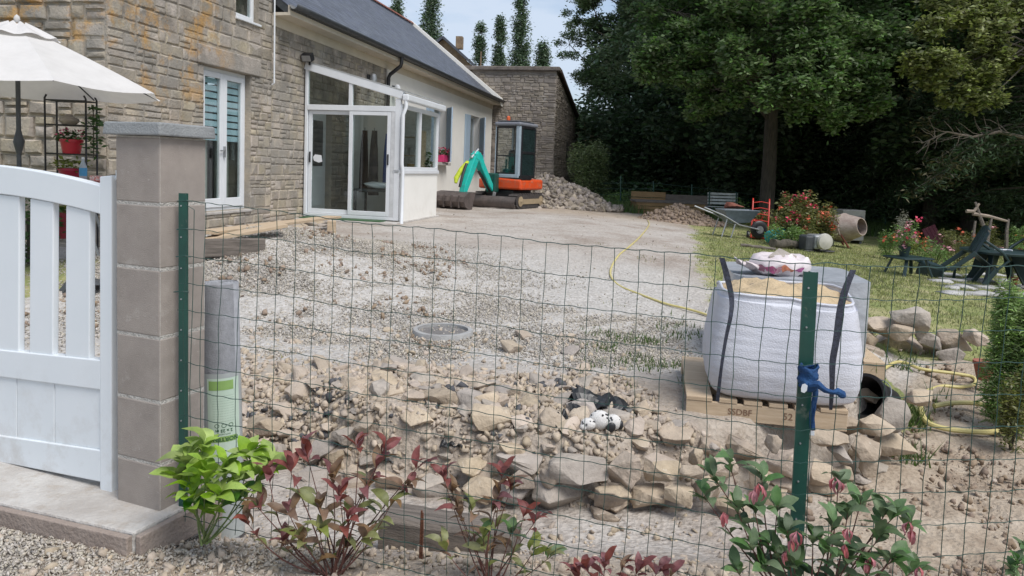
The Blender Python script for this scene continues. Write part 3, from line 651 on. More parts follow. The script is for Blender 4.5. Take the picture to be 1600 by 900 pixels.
q = MB(); q.prism([(-.09, -.06), (-.02, -.08), (.08, -.05), (.10, .02), (.06, .07), (-.07, .06)], -.001, .001, T(.038, -.30, 1.50, rz=PI/2)); q.build('paper_note', pvc, vr)
t = empty('house_plant', hw(PX+2.0, -1.75, 1.27), HZ, 'leafy pot plant on the porch window ledge', 'plant')
MB().lathe([(.06, 0), (.09, .14), (.085, .14)], 12).build('pot', m['redpot'], t); leafcloud('foliage', ellip(120, (0, 0, .3), (.2, .12, .2)), .1, leafg, t)
# floodlight over the corner
t = empty('floodlight', hw(PX-.04, -.14, 3.34), HZ, 'small black floodlight above the left corner of the porch', 'floodlight')
MB().box(-.13, .0, -.10, .10, -.02, .12, T(ry=-.5)).build('housing', m['black'], t, bev=.01); MB().beam((0, 0, -.12), (0, 0, .02), .03, .03).build('bracket', m['black'], t)
MB().box(-.135, -.131, -.085, .085, -.005, .105, T(ry=-.5)).build('lamp_glass', m['steel'], t)
# ------------------------------------------------------------------ barn at the end
bn = empty('stone_barn', hw(XE+.15, -2.5, 0), HZ, 'brown stone barn with single-pitch roof at the end of the rendered house', 'barn')
BF = stone_lib('stone', m['barnstone'], 6, 51); BH = 5.25; BD = 7.8; BB = 3.8
# front wall is local x=0 plane, y from 0 (yard corner) to 6.5
MGb = Matrix(((0, 1, 0, 0), (1, 0, 0, 0), (0, 0, 1, 0), (0, 0, 0, 1)))
q = MB(); q.box(0, .5, 0, 6.6, -.2, BH); fwb = q.build('front_wall', m['barnmort'], bn)
masonry(fwb, 0, 3.4, .1, lambda x: BH-.1, [], BF, .028, (.07, .2), (.12, .42), 21, lambda q: -((q[1]-q[0])*(q[3]-q[2])), 200, M=MGb, irregular=.6, quoin=(.5, .3))
q = MB(); q.prism([(.5, -.2), (BD, -.2), (BD, BB), (.5, BH-.1)], 0, .45); swb = q.build('side_wall', m['barnmort'], bn)
masonry(swb, 0, BD, .1, lambda x: BH-.1-(BH-BB)*x/BD, [(3.7, 3.95, 1.5, 2.7)], BF, .028, (.07, .2), (.15, .5), 22, lambda q: -((q[1]-q[0])*(q[3]-q[2])), 60, irregular=.6, quoin=(.3, .5))
MB().box(3.72, 3.93, -.035, .02, 1.52, 2.68).build('slit_window', m['black'], bn)
q = MB(); q.box(-.15, .35, -.12, 6.7, BH+.002, BH+.16); q.build('coping', M_('mossy_coping', (.22, .19, .16), (.12, .10, .09), .95, 4, .4, 20), bn, bev=.03)
q = MB(); q.prism([(.355, BH-.02), (BD+.25, BB-.02), (BD+.25, BB+.10), (.355, BH+.12)], -.14, 6.7); q.build('roof', M_('rusty_brown_roof', (.10, .06, .05), (.06, .04, .035), .8, 5), bn)
# ------------------------------------------------------------------ gabled house behind
C = at(706, 105, 44); gh = empty('gabled_house', (C.x, 44, 0), math.radians(-6), 'distant stone house gable with dark slate verge behind the long roof', 'house')
zt = at(692, 61, 44).z; ze = zt-2.6
q = MB(); q.prism([(-4.1, 0), (2.5, 0), (2.5, ze), (-.55, zt), (-3.6, ze), (-4.1, ze)], 0, .5); q.build('gable_wall', M_('ochre_rubble', (.32, .23, .14), (.17, .12, .085), .95, 3, .5, 8), gh)
for s in (-1, 1):
    MB().beam((-.55, 4, zt+.1), (-.55+s*3.4, 4, ze+.1-.25), 8.6, .14, (0, 0, 1)).build('roof', m['slate'], gh)
MB().box(2.7, 12, 1, 8, 0, 4.2).build('wing_wall', bpy.data.materials['ochre_rubble'], gh)
q = MB(); q.box(-.2, .2, 2, 2.5, zt-.2, zt+.55); q.box(1.2, 1.28, 3, 3.08, zt-1.6, zt-.2); q.build('chimney', bpy.data.materials['ochre_rubble'], gh)
# ------------------------------------------------------------------ gate pillar, slab, gate
K = at(250, 500, 2.70); K.z = 0; PA = math.radians(-21.7)
ex = Vector((math.cos(PA), math.sin(PA), 0)); ey = Vector((-math.sin(PA), math.cos(PA), 0))
zs = [at(250, y, 2.70).z for y in (797, 728, 630, 529, 422, 320, 213)]; zs[0] -= .02
pil = empty('gate_pillar', K, PA, 'grey-brown concrete block pillar with flat cap between the white gate and the fence', 'pillar')
for i in range(6):
    j = random.uniform(-.0009, .0009)
    MB().box(-.222+j, j, j, .222+j, zs[i]+.004, zs[i+1]-.004).build('concrete_block', m['cement'], pil, bev=.006)
MB().box(-.2205, -.0015, .0015, .2205, zs[0], zs[-1]).build('mortar_joint', m['mortar'], pil)
zc = at(250, 191, 2.68).z
MB().box(-.262, .026, -.026, .25, zs[-1]+.002, zc, tp=.004).build('cap', m['capstone'], pil, bev=.006)
c0 = onz(209, 832, .10); c1 = onz(-60, 772, .10); c2_ = onz(268, 802, .10); back = ey*.42
c3 = c2_+(c2_-c0)*1.4
loc_ = lambda p: ((p-K).dot(ex), (p-K).dot(ey))
ol = [loc_(q) for q in (c0, c3, c3-ex*1.6, c1+(c3-c0))]; ol[3] = (ol[3][0], ol[3][1]); ol = [ol[0], ol[1], (ol[1][0]-2.2, ol[1][1]), (-2.2, ol[0][1]+(-2.2-ol[0][0])*(loc_(c1)[1]-ol[0][1])/(loc_(c1)[0]-ol[0][0]))]
mb = MB(); mb.add([(x, y, z) for z in (-.05, .10) for x, y in ol], [(3, 2, 1, 0), (4, 5, 6, 7), (0, 1, 5, 4), (1, 2, 6, 5), (2, 3, 7, 6), (3, 0, 4, 7)])
sb = mb.build('gate_threshold', m['slab'], None, K, (0, 0, PA), bev=.008); tag(sb, 'dusty concrete slab under the white gate and the block pillar', 'slab')
for a, b in ((ol[3], (ol[0][0]-.005, ol[0][1])), ((ol[0][0]+.006, ol[0][1]), ol[1])):
    d = Vector((b[0]-a[0], b[1]-a[1], 0)).normalized(); n = Vector((d.y, -d.x, 0))*.014
    q = MB().beam(Vector((*a, .035))+n, Vector((*b, .035))+n, .026, .11); q.build('edge_board', m['slabside'], sb, bev=.004)
GY_ = .06; GN = ey; GP = K+ey*GY_
def onpl(px, py, P0=None, n=None):
    P0 = P0 or GP; n = n or GN; v = ray(px, py); c = Vector((0, 0, H)); t = (P0-c).dot(n)/v.dot(n); return c+v*t
GO = onpl(183, 765); 
gt_ = empty('white_gate', (GO.x, GO.y, .1), PA, 'white slatted driveway gate with curved top rail and solid lower panel', 'gate')
def gl(px, py): q = onpl(px, py)-Vector((GO.x, GO.y, .1)); return (q.dot(ex), q.z)
def gpoly(pts, name, t0=-.02, t1=.02, bev=.004): 
    return MB().prism([gl(*p) for p in pts], t0, t1).build(name, m['gatewhite'], gt_, bev=bev)
def topc(x): return 258+.105*x+.00055*x*x
xs_ = [-140, -100, -60, -30, 0, 30, 60, 90, 120, 150, 165]
gpoly([(x, topc(x)) for x in xs_]+[(x, topc(x)+44) for x in xs_[::-1]], 'top_rail', -.024, .024)
gpoly([(164.5, 276), (183, 274), (182.5, 768), (164.5, 762)], 'stile', -.025, .025)
for a, b in ((-56, -22), (-4, 35), (52, 88), (108, 145)):
    gpoly([(a, topc(a)+45), (b, topc(b)+45), (b-1, 545+b*.1), (a-1, 545+a*.1)], 'slat', -.014, .014)
gpoly([(-140, 530), (164, 561), (164, 607), (-140, 568)], 'middle_rail', -.022, .022)
for a, b in ((-140, -90), (-89, -29.5), (-28.5, 30), (31, 89), (90, 164)): gpoly([(a, 585+a*.13), (b, 585+b*.13), (b, 678+b*.14), (a, 678+a*.14)], 'panel_board', -.012, .012, .003)
gpoly([(-140, 657), (164, 701), (164, 750), (-140, 690)], 'bottom_rail', -.022, .022)
mb = MB(); mb.tube([(0, .0, 0), (.02, 0, .008), (.02, 0, .035)], .012, 8)
q = gl(180, 268); mb.build('hinge', m['gatewhite'], gt_, (q[0]-.0, 0, q[1]-.03))
# ------------------------------------------------------------------ wire fence
P1 = at(286, 520, 2.72); P1.z = 0; P2 = at(1258, 600, 2.15); P2.z = 0
fence = empty('wire_fence', (0, 0, 0), 0, 'dark green welded wire mesh fence on green steel posts across the front', 'fence')
fd_ = (P2-P1).normalized(); fn = Vector((-fd_.y, fd_.x, 0)); FL = (P2-P1).length
th = math.radians(8); f2 = Vector((math.cos(th), math.sin(th), 0)); FL2 = 1.5
def top_z(px, py): return onpl(px, py, P1, fn)
tz_s = [((q-P1).dot(fd_), q.z) for q in (top_z(*p) for p in ((300, 316), (480, 335), (583, 348), (800, 368), (860, 377), (1100, 398), (1258, 411)))]
n2 = Vector((-f2.y, f2.x, 0)); t2 = [((q-P2).dot(f2), q.z) for q in (onpl(px, py, P2, n2) for px, py in ((1262, 409), (1380, 417), (1590, 415)))]
def fpt(u, v, side=0):
    """u metres along the fence, v metres below the top wire"""
    if u <= FL: b = P1+fd_*u; z = np.interp(u, *zip(*tz_s)); nn = fn
    else: b = P2+f2*(u-FL); z = np.interp(u-FL, *zip(*t2)); nn = n2
    n = mnoise.noise_vector(Vector((u*2.3, v*2.1, 5)))*.012+mnoise.noise_vector(Vector((u*9, v*8, 1)))*.0035
    return Vector((b.x, b.y, z-v))+Vector((n.x, n.y, n.z*.8))+nn*(side-.014)
vus = [.02+k*.0755 for k in range(int((FL+FL2)/.0755))]
bot = 1.22
wm = MB()
for u in vus:
    pts = [fpt(u+random.uniform(-.002, .002), bot*k/24) for k in range(25)]; wm.tube(pts, .00135, 4, False)
for k in range(13):
    v = .1*k; pts = []; u = -.005
    while u < FL+FL2:
        c = math.sin((u-.02)/.0755*2*PI)*.0016; p = fpt(u, v); p.z += c; pts.append(p); u += .0755/6
    wm.tube(pts, .0015 if k else .0018, 4, False)
wm.build('wire_mesh', m['wire'], fence, smooth=True)
def tpost(px0, py0, px1, py1, Y, zb, wd, name='post'):
    a = at(px0, py0, Y); b = at(px1, py1, Y); d = (b-a)/(b.z-a.z); b = a+d*(zb-a.z); q = MB()
    ang = PA+.25
    for (x0, x1, y0, y1) in ((-wd/2, wd/2, -.0015, .0015), (-.0015, .0015, .0016, .022), (-wd/2, -wd/2+.003, .0016, .007), (wd/2-.003, wd/2, .0016, .007)):
        vs = [p+Matrix.Rotation(ang, 3, 'Z') @ Vector((x, y, 0)) for p in (b, a) for x, y in ((x0, y0), (x1, y0), (x1, y1), (x0, y1))]
        q.add(vs, [(3, 2, 1, 0), (4, 5, 6, 7), (0, 1, 5, 4), (1, 2, 6, 5), (2, 3, 7, 6), (3, 0, 4, 7)])
    o = q.build(name, m['dkgreen'], fence); hl = MB(); n = 12
    for k in range(n):
        p = b.lerp(a, (k+.6)/n); hl.lathe([(.003, 0), (.003, .004)], 6, Matrix.Translation(p+Vector((-.006, -.001, 0))) @ Matrix.Rotation(PI/2, 4, 'X'))
    hl.build('rivet_holes', m['steel'], o)['kind'] = 'stuff'; return a, b
tpost(286, 302, 286, 740, 2.745, -.1, .034); tpost(1267, 425, 1246, 820, 2.175, -.25, .042)
tw = MB(); tw.tube([fpt(.02, 0)+Vector((-.03, .0, 0)), fpt(.05, .0)+Vector((0, -.004, -.03)), fpt(.06, .35)+Vector((0, -.004, 0)), fpt(.045, .7), fpt(.05, 1.1)], .0014, 5)
for v in (0, .1, .2, .33): tw.tube([fpt(-.01, v)+Vector((-.005, -.02, 0)), fpt(.02, v)+Vector((0, -.01, .003)), fpt(.04, v)], .0022, 5)
tw.build('tie_wire', m['wire'], fence)
# blue rag on the right post
blue = M_('blue_rag', (.015, .07, .19), (.008, .035, .11), .9, 12, .6, 50)
pr = at(1262, 590, 2.15); rag = empty('blue_rag', pr, PA, 'crumpled blue rag knotted round the right fence post', 'rag'); rag.scale = (.82, .82, .82)
q = MB(); q.grid(lambda u, v: ((.030+.006*math.sin(v*14+u*9))*math.cos(u*2*PI), (.022+.005*math.sin(v*11))*math.sin(u*2*PI), .045-.085*v+.008*math.sin(u*2*PI*2+1)), 24, 10, True)
q.build('wrap', blue, rag, smooth=True, solid=.004)
q = MB(); q.tube([(.01, -.02, -.02), (.035, -.028, -.012), (.06, -.03, -.03), (.085, -.025, -.035), (.10, -.02, -.03), (.118, -.015, -.042), (.125, -.012, -.05)], [.012, .014, .010, .008, .013, .015, .007], 9)
q.build('knot', blue, rag, smooth=True)
q = MB(); q.grid(lambda u, v: (.018+.018*u+.003*math.sin(v*7), .012+.004*math.sin(u*5+v*9), -.02-.175*v), 4, 16); q.build('hanging_strip', blue, rag, smooth=True, solid=.003)
MB().box(.02, .036, .004, .008, -.212, -.196).build('tag', m['pvc'], rag)
q = MB(); q.prism([(-.012, .0), (-.009, .014), (.0, .018), (.009, .012), (.008, -.006), (.0, -.016), (-.011, -.013)], -.002, 0); q.build('label', m['pvc'], rag, (-.008, -.0285, -.034))
# ------------------------------------------------------------------ roll of weed membrane
a = at(342, 441, 3.12); b0 = at(353, 770, 3.12); b = Vector((b0.x, b0.y, h1(b0.x, b0.y)-.01)); d = (b-a); Lr = d.length
rotq = (a-b).to_track_quat('Z', 'Y'); RM = Matrix.Translation(b) @ rotq.to_matrix().to_4x4()
roll = empty('membrane_roll', b, 0, 'tall grey roll of garden membrane with a green printed label, standing by the pillar', 'fabric roll'); roll.rotation_euler = rotq.to_euler()
fab = M_('grey_membrane', (.30, .305, .325), (.23, .235, .25), .85, 30, .3, 200)
RR = .078
q = MB(); pts = []
for k in range(160):
    t = k/159; ang = t*2*PI*4.2+1.0; pts.append((math.cos(ang)*(.022+(RR-.022)*t), math.sin(ang)*(.022+(RR-.022)*t)))
q.grid(lambda u, v: (*pts[min(159, int(round(u*159)))], Lr*v), 159, 1); q.build('rolled_sheet', fab, roll, solid=.005, smooth=True)
q = MB(); q.lathe([(RR-.003, .02), (RR-.003, Lr-.004)], 40); 
q.grid(lambda u, v: ((.03+(RR-.033)*v)*math.cos(u*2*PI), (.03+(RR-.033)*v)*math.sin(u*2*PI), Lr-.006+.004*math.sin(v*25)), 40, 8, True)
q2 = MB(); q2.grid(lambda u, v: ((RR+.001+.002*math.sin(u*19))*math.cos(u*2*PI), (RR+.001+.002*math.sin(u*19))*math.sin(u*2*PI), Lr*v*.999), 48, 1, True); q2.build('outer_sheet', fab, roll, smooth=True)
q2 = MB(); q2.grid(lambda u, v: ((.028+(RR-.028)*v)*math.cos(u*2*PI), (.028+(RR-.028)*v)*math.sin(u*2*PI), Lr-.003+.003*math.sin(v*22+u*6)), 48, 10, True); q2.build('end_coils', M_('grey_membrane_edge', (.46, .47, .50), (.28, .285, .30), .85, 60, .3, 200), roll, smooth=True)
# label: curved patch facing the camera
cd = rotq.inverted() @ (Vector((0, 0, H))-b); aC = math.atan2(cd.y, cd.x)
def cyl(s, z, r): return (r*math.cos(aC+s/RR), r*math.sin(aC+s/RR), z)
lbm = M_('pale_green_label', (.52, .62, .52), (.44, .55, .45), .35, 6); pl = M_('clear_plastic_wrap', (.40, .43, .42), (.33, .35, .35), .2, 10)
q = MB(); q.grid(lambda u, v: cyl((u-.5)*2*PI*RR, .02+v*.73, RR+.0045+.0015*math.sin(u*40)), 40, 1); q.build('plastic_sleeve', pl, roll, smooth=True)
q = MB(); q.grid(lambda u, v: cyl(-.058+u*.13, .37+v*.36, RR+.0065), 16, 1); lab = q.build('label', lbm, roll, smooth=True)
def text_mesh(txt, size, mat, name='lettering', depth=.0, bold=0):
    cu = bpy.data.curves.new(name, 'FONT'); cu.body = txt; cu.size = size; cu.align_x = 'CENTER'; cu.align_y = 'CENTER'; cu.extrude = depth; cu.offset = bold; cu.resolution_u = 3
    to = bpy.data.objects.new(name, cu); col.objects.link(to); bpy.context.view_layer.update()
    me = bpy.data.meshes.new_from_object(to.evaluated_get(bpy.context.evaluated_depsgraph_get())); bpy.data.objects.remove(to); me.materials.clear(); me.materials.append(mat); return me
ink = M_('dark_green_ink', (.03, .11, .04), None, .6); ink2 = M_('lime_ink', (.25, .40, .12), None, .6)
def on_label(txt, size, s0, z0, mat, bold=0):
    me = text_mesh(txt, size, mat, bold=bold)
    for v in me.vertices: v.co = Vector(cyl(s0-v.co.x, z0+.32-v.co.y, RR+.0078))     # upside down, as the roll stands on its head
    link('lettering', me, lab)
for (u0_, u1_, z0, z1, mt) in ((-.045, .055, .135, .160, ink2), (-.05, .045, .36, .40, ink2)):
    q = MB(); q.grid(lambda u, v: cyl(u0_+(u1_-u0_)*u, z0+.32+(z1-z0)*v, RR+.0071), 12, 1); q.build('print_band', mt, lab)
on_label('NORTENE', .024, .005, .148, ink, .0006); on_label('2 x 25 m', .018, .005, .185, ink, .0005); on_label('ANTI-HERBE', .009, .005, .17, ink)
for k in range(11): on_label('lllll ll llll lll lllll ll lll llll'.replace('l', '-'), .0075, .005, .225+k*.011, ink)
for k in range(3):
    q = MB(); 
    for j in range(24):
        a0, a1 = 2*PI*j/24, 2*PI*(j+1)/24; b_ = len(q.v)
        q.v += [cyl(.005+(k-1)*.026+r_*math.cos(t), .527+r_*math.sin(t), RR+.0079) for r_, t in ((.007, a0), (.009, a0), (.009, a1), (.007, a1))]; q.f.append((b_, b_+1, b_+2, b_+3))
    q.build('symbol', ink, lab)
# ------------------------------------------------------------------ manhole
p = gp(692, 522); mh = empty('manhole', (p.x, p.y, p.z-.045), 0, 'round concrete manhole cover with raised pale rim in the gravel', 'manhole')
RMh = .245
q = MB(); q.lathe([(RMh-.035, .0), (RMh-.035, .085), (RMh, .085), (RMh+.004, .08), (RMh+.006, -.05), (RMh-.035, -.05)], 40); q.build('rim', M_('concrete_ring', (.36, .36, .35), (.27, .26, .25), .9, 8, .3, 60), mh, smooth=True)
q = MB(); q.lathe([(.0, .06), (RMh-.038, .06), (RMh-.038, .0)], 40); q.build('cover', M_('grey_cover', (.20, .19, .18), (.13, .12, .115), .95, 10, .5, 60), mh)
# ------------------------------------------------------------------ old sleeper
pl_, pr_ = onz(590, 860, -.15), onz(798, 899, -.16); d = pr_-pl_; ang = math.atan2(d.y, d.x)
sl = MB(); nn = 30; sec = [(-.0, 0), (.165, 0), (.165, .15), (.012, .16), (0, .145)]
L_ = d.length
sl.grid(lambda u, v: (L_*u, sec[int(round(v*5)) % 5][0]+.004*mnoise.noise(Vector((u*14, v*3, 1))), sec[int(round(v*5)) % 5][1]+.008*mnoise.noise(Vector((u*9, v*4, 4)))), nn, 5)
ends = [Vector((L_*u, y, z)) for u in (0, 1) for y, z in sec]; sl.add(ends, [(0, 1, 2, 3, 4), (9, 8, 7, 6, 5)])
s_ = sl.build('railway_sleeper', m['oldwood'], None, (pl_.x, pl_.y, -.165), (0, .01, ang)); tag(s_, 'weathered grey wooden sleeper half buried in front of the stones', 'timber')
p = onz(655, 905, -.12); q = MB(); q.tube([(0, 0, -.05), (0, .003, .12), (.002, 0, .27)], .004, 7); q.tube([(.007, .002, -.05), (.008, 0, .2), (.006, 0, .262)], .0035, 6)
r_ = q.build('steel_rod', M_('rusty_steel', (.16, .06, .03), (.09, .035, .02), .9, 20, .5, 80), None, p, smooth=True); tag(r_, 'thin rusty double rod stuck in the soil before the sleeper', 'rod')
# ------------------------------------------------------------------ dry stone wall and rubble
m['drystone'] = M_('tan_wall_stone', (.48, .39, .29), (.31, .25, .19), .95, 5, .8, 26, island=.14, tint='world')
stain(m['drystone'], [(4, .56, .66, (.20, .17, .14), .6, None), (30, .62, .7, (.62, .58, .5), .5, None)])
wallo = empty('dry_stone_wall', (.4, 3.5, -.15), 0, 'low dry wall of rough tan field stones crossing the yard', 'stone wall')
def place_stone(parent, x0, x1, y0, y1, Y, seed, mat, depth=None, off=(0, 0, 0), blocky=.75):
    c = at((x0+x1)/2, (y0+y1)/2, Y); sx = (x1-x0)/F*Y*1.06; sz = (y1-y0)/F*Y*1.04; sy = depth or max(.1, sx*.8)
    me = big_rock(seed, sx/.86, sy/.86, sz/.86, mat, blocky)
    c.y += sy*.4; o = link('stone', me, parent, c-Vector(parent.location)); o.rotation_euler = (0, random.uniform(-.05, .05)+.035, random.uniform(-.15, .15)); return o
WS = [(832, 928, 760, 820), (928, 989, 766, 806), (925, 977, 798, 832), (989, 1042, 762, 803), (1040, 1090, 764, 797), (857, 958, 724, 770), (951, 1004, 713, 768), (1002, 1068, 722, 762),
      (838, 881, 738, 766), (798, 838, 742, 766), (778, 832, 762, 795), (1064, 1104, 732, 755), (1035, 1066, 793, 808), (721, 785, 750, 790), (785, 800, 752, 770), (722, 766, 782, 806), (1088, 1130, 752, 790), (1100, 1160, 720, 756), (1160, 1206, 740, 782), (1128, 1170, 776, 806),
      (642, 698, 748, 790), (581, 636, 738, 782), (700, 724, 765, 792), (502, 553, 703, 738), (520, 580, 750, 780), (460, 512, 738, 772), (1206, 1272, 707, 758), (1200, 1228, 680, 711), (1268, 1306, 724, 768), (1302, 1338, 732, 762), (1298, 1338, 702, 735), (1334, 1380, 688, 727), (1345, 1376, 718, 750), (1376, 1443, 686, 722), (1351, 1407, 654, 691), (1377, 1436, 628, 682), (1272, 1334, 676, 704), (1210, 1268, 752, 786), (1423, 1466, 612, 640),
      (846, 900, 700, 730), (1011, 1082, 694, 726), (1094, 1138, 688, 722), (905, 960, 694, 718), (1140, 1200, 690, 724), (710, 760, 718, 748), (770, 850, 715, 742), (970, 1012, 690, 712), (1082, 1100, 700, 735)]
for i, (a, b, c_, d_) in enumerate(WS):
    cx_ = (a+b)/2; X0 = (cx_-800)/F*3.6; Yw = float(wall_line(X0)); Yw = float(wall_line((cx_-800)/F*Yw)); cy = (c_+d_)/2
    up_ = max(0, (742-cy)/100) if cx_ < 1200 else 0
    place_stone(wallo, a, b, c_, d_, Yw+.02+up_*.9-(.12 if cx_ > 1060 else 0), 400+i, m['drystone'] if i % 5 else m['rockgrey'])
for i in range(64):
    x = random.uniform(.85, 2.5) if i % 2 else random.uniform(-1.7, .9); y = float(wall_line(x))+(random.uniform(-.12, .40) if i % 2 else random.uniform(.12, .75)); s = random.uniform(.09, .2)
    if x > .95 and x < 2.1 and y > 4.05: continue
    o = link('stone', big_rock(800+i, s*1.5, s*1.1, s*.8, m['drystone'] if i % 3 else m['rockgrey'], .75), wallo, (x-.4, y-3.5, h1(x, y)+s*.16+.15)); o.rotation_euler = (random.uniform(-.25, .25), random.uniform(-.25, .25), random.uniform(0, 6))
# rough second heap by the lawn, right
heap = empty('stone_heap', (3.6, 6.3, 0), 0, 'loose heap of tan stones on the lawn edge behind the plastic bucket', 'stone heap')
HS = [(1412, 1474, 488, 522), (1362, 1415, 502, 530), (1380, 1444, 528, 556), (1345, 1382, 540, 566), (1440, 1476, 520, 545), (1446, 1480, 540, 566), (1400, 1440, 512, 534), (1476, 1526, 522, 548), (1380, 1420, 553, 575), (1520, 1556, 520, 540), (1350, 1370, 520, 545), (1425, 1450, 550, 570), (1478, 1510, 548, 570)]
for i, (a, b, c_, d_) in enumerate(HS): place_stone(heap, a-4, b+4, c_-3, d_+3, 6.1+.15*(i % 3), 500+i, m['drystone'] if i % 4 else m['rockgrey'])
# rubble: individual stones of the bank, largest ones as parts
bank = empty('rubble_bank', (0, 4.2, 0), 0, 'wide bank of small earthy rubble stones behind the dry wall', 'rubble')
RL = []
for i, (V, T_) in enumerate(ROCKS):
    for mt in ('rock', 'rubble', 'rockgrey'):
        me = big_rock(600+i, 1.1, 1.1, .85, m[mt]); RL.append(me)
def rubble_pts(n):
    X = rng.uniform(-2.6, 2.5, n*5); Y = rng.uniform(3.2, 6.1, n*5); wl = wall_line(X)
    dens = ss(.1, .3, Y-wl)*(1-.95*ss(4.25, 4.95, Y+.2*X*(X < 0)+.3*vnoise(X, Y, 1.5, 17)))
    dens = dens*np.where((X > .85) & (Y > 4.2), .12, 1)*(1-.85*((X < -1.2) & (Y < 4.0)))*(1-((X > .93) & (X < 2.1) & (Y > 4.0-.15*(X-.9)) & (Y < 5.4)))
    k = rng.random(n*5) < dens; return X[k][:n], Y[k][:n]
X, Y = rubble_pts(330); sz = .055+.13*rng.random(len(X))**3
hz_ = hts(X, Y)
for i in range(min(len(X), 290)):
    s = float(sz[i]); link('stone', random.choice(RL), bank, (X[i], Y[i]-4.2, float(hz_[i])+s*.10), (random.uniform(-.4, .4), random.uniform(-.4, .4), random.uniform(0, 6)), (s*random.uniform(.9, 1.4), s*random.uniform(.8, 1.1), s*random.uniform(.6, .9)))
X, Y = rubble_pts(9000); s = .012+.04*rng.random(len(X))**2.5
o = link('small_rubble', scatter('small_rubble', ROCKS, np.stack([X, Y, hts(X, Y)+s*.2], 1), s*1.3, m['rubble']), bank, (0, -4.2, 0)); o['kind'] = 'stuff'
X, Y = rubble_pts(260); s = .02+.05*rng.random(len(X))**2
clx = np.array([-1.1, -.35, .35, -1.6, .0]); cly = np.array([4.3, 4.15, 4.5, 4.25, 3.95]); ci = rng.integers(0, 5, len(X)); X = clx[ci]+rng.normal(0, .12, len(X)); Y = cly[ci]+rng.normal(0, .10, len(X))
o = link('dark_rubble', scatter('dark_rubble', ROCKS, np.stack([X, Y, hts(X, Y)+s*.3], 1), s, m['darkrub']), bank, (0, -4.2, 0)); o['kind'] = 'stuff'
# loose gravel over the yard
def field(n, x0, x1, y0, y1, dens):
    X = rng.uniform(x0, x1, n); Y = y0+(y1-y0)*rng.random(n); k = rng.random(n) < dens(X, Y); return X[k], Y[k]
def gd(X, Y): return np.clip(np.exp(-(((X+2.4)/2.3)**2+((Y-7.8)/2.3)**2)**1.5)+ss(.5, .3, vnoise(X, Y, .9, 31)*1.2+ss(6.5, 9.5, Y+.4*X))*ss(4.9, 5.5, Y)*ss(1.7, 1.2, X-(Y-6)*.2)*ss(-3.5, -2.8, X), 0, 1)
X, Y = field(260000, -5, 3.2, 4.6, 10.5, lambda X, Y: gd(X, Y)*(.35+.65*(vnoise(X, Y, 1.3, 91)+.5)/.7)); s = .009+.022*rng.random(len(X))**2.2
gr = link('gravel', scatter('gravel', PEB, np.stack([X, Y, hts(X, Y)+.25*s+nearz(X, Y)], 1) if False else np.stack([X, Y, hts(X, Y)+.3*s], 1), s*1.2, m['gravel'])); tag(gr, 'loose pale crushed gravel spread and heaped over the yard', 'gravel', kind='stuff')
# sparse pebbles everywhere: track, front bed, soil
X, Y = field(14000, -6, 6, 2.2, 22, lambda X, Y: .05+.9*(Y < 4.2)+.5*ss(5.5, 3.5, Y)+.12*ss(12, 8, Y)*(X < lawn_e(Y)) if False else (.06+.94*ss(5.2, 3.6, Y))*(X < np.interp(Y, [5.5, 7, 9, 12, 14, 18, 24], [6, 2.0, 2.2, 2.9, 3.4, 4.4, 3.7])))
s = .008+.035*rng.random(len(X))**5
pb = link('pebbles', scatter('pebbles', PEB, np.stack([X, Y, hts(X, Y)+.2*s+.004], 1), s*1.3, m['rock'])); tag(pb, 'small pebbles and chips scattered over track and soil', 'pebbles', kind='stuff')
X, Y = field(30000, -2.6, -.6, 2.1, 3.2, lambda X, Y: ss(-1.1, -1.5, X)+.35*ss(2.9, 2.6, Y)); s = .006+.016*rng.random(len(X))**2
o = link('roadside_gravel', scatter('roadside_gravel', PEB, np.stack([X, Y, hts(X, Y)+.004], 1), s*1.3, m['gravel'])); tag(o, 'fine grey gravel along the front edge of the gate slab', 'gravel', kind='stuff')
X, Y = field(9000, 1.2, 6, 2.5, 6.3, lambda X, Y: (Y < wall_line(X)-.05)*1.0); s = .008+.045*rng.random(len(X))**5
o = link('soil_clods', scatter('soil_clods', ROCKS, np.stack([X, Y, hts(X, Y)+.1*s], 1), s*1.2, m['dirt'])); tag(o, 'brown soil clods and crumbs on the dug bed at right', 'soil', kind='stuff')
X, Y = field(5000, -1.6, 1.4, 2.1, 3.6, lambda X, Y: (Y < wall_line(X)-.05)*(.25+.75*ss(2.9, 2.5, Y))); s = .012+.035*rng.random(len(X))**4
o = link('bed_clods', scatter('bed_clods', ROCKS, np.stack([X, Y, hts(X, Y)+.1*s], 1), s*1.2, m['rubble'])); tag(o, 'sandy clods of earth round the shrubs and the sleeper', 'soil', kind='stuff')
clx = rng.uniform(-4.2, -.6, 46); cly = rng.uniform(5.6, 9.6, 46); ci = rng.integers(0, 46, 900); X = clx[ci]+rng.normal(0, .13, 900); Y = cly[ci]+rng.normal(0, .11, 900); s = .015+.05*rng.random(900)**2.5
o = link('earth_crumbs', scatter('earth_crumbs', ROCKS, np.stack([X, Y, hts(X, Y)+.25*s+.006], 1), s*1.2, m['dirt'])); tag(o, 'patches of brown earth crumbs on the gravel heap', 'earth', kind='stuff')
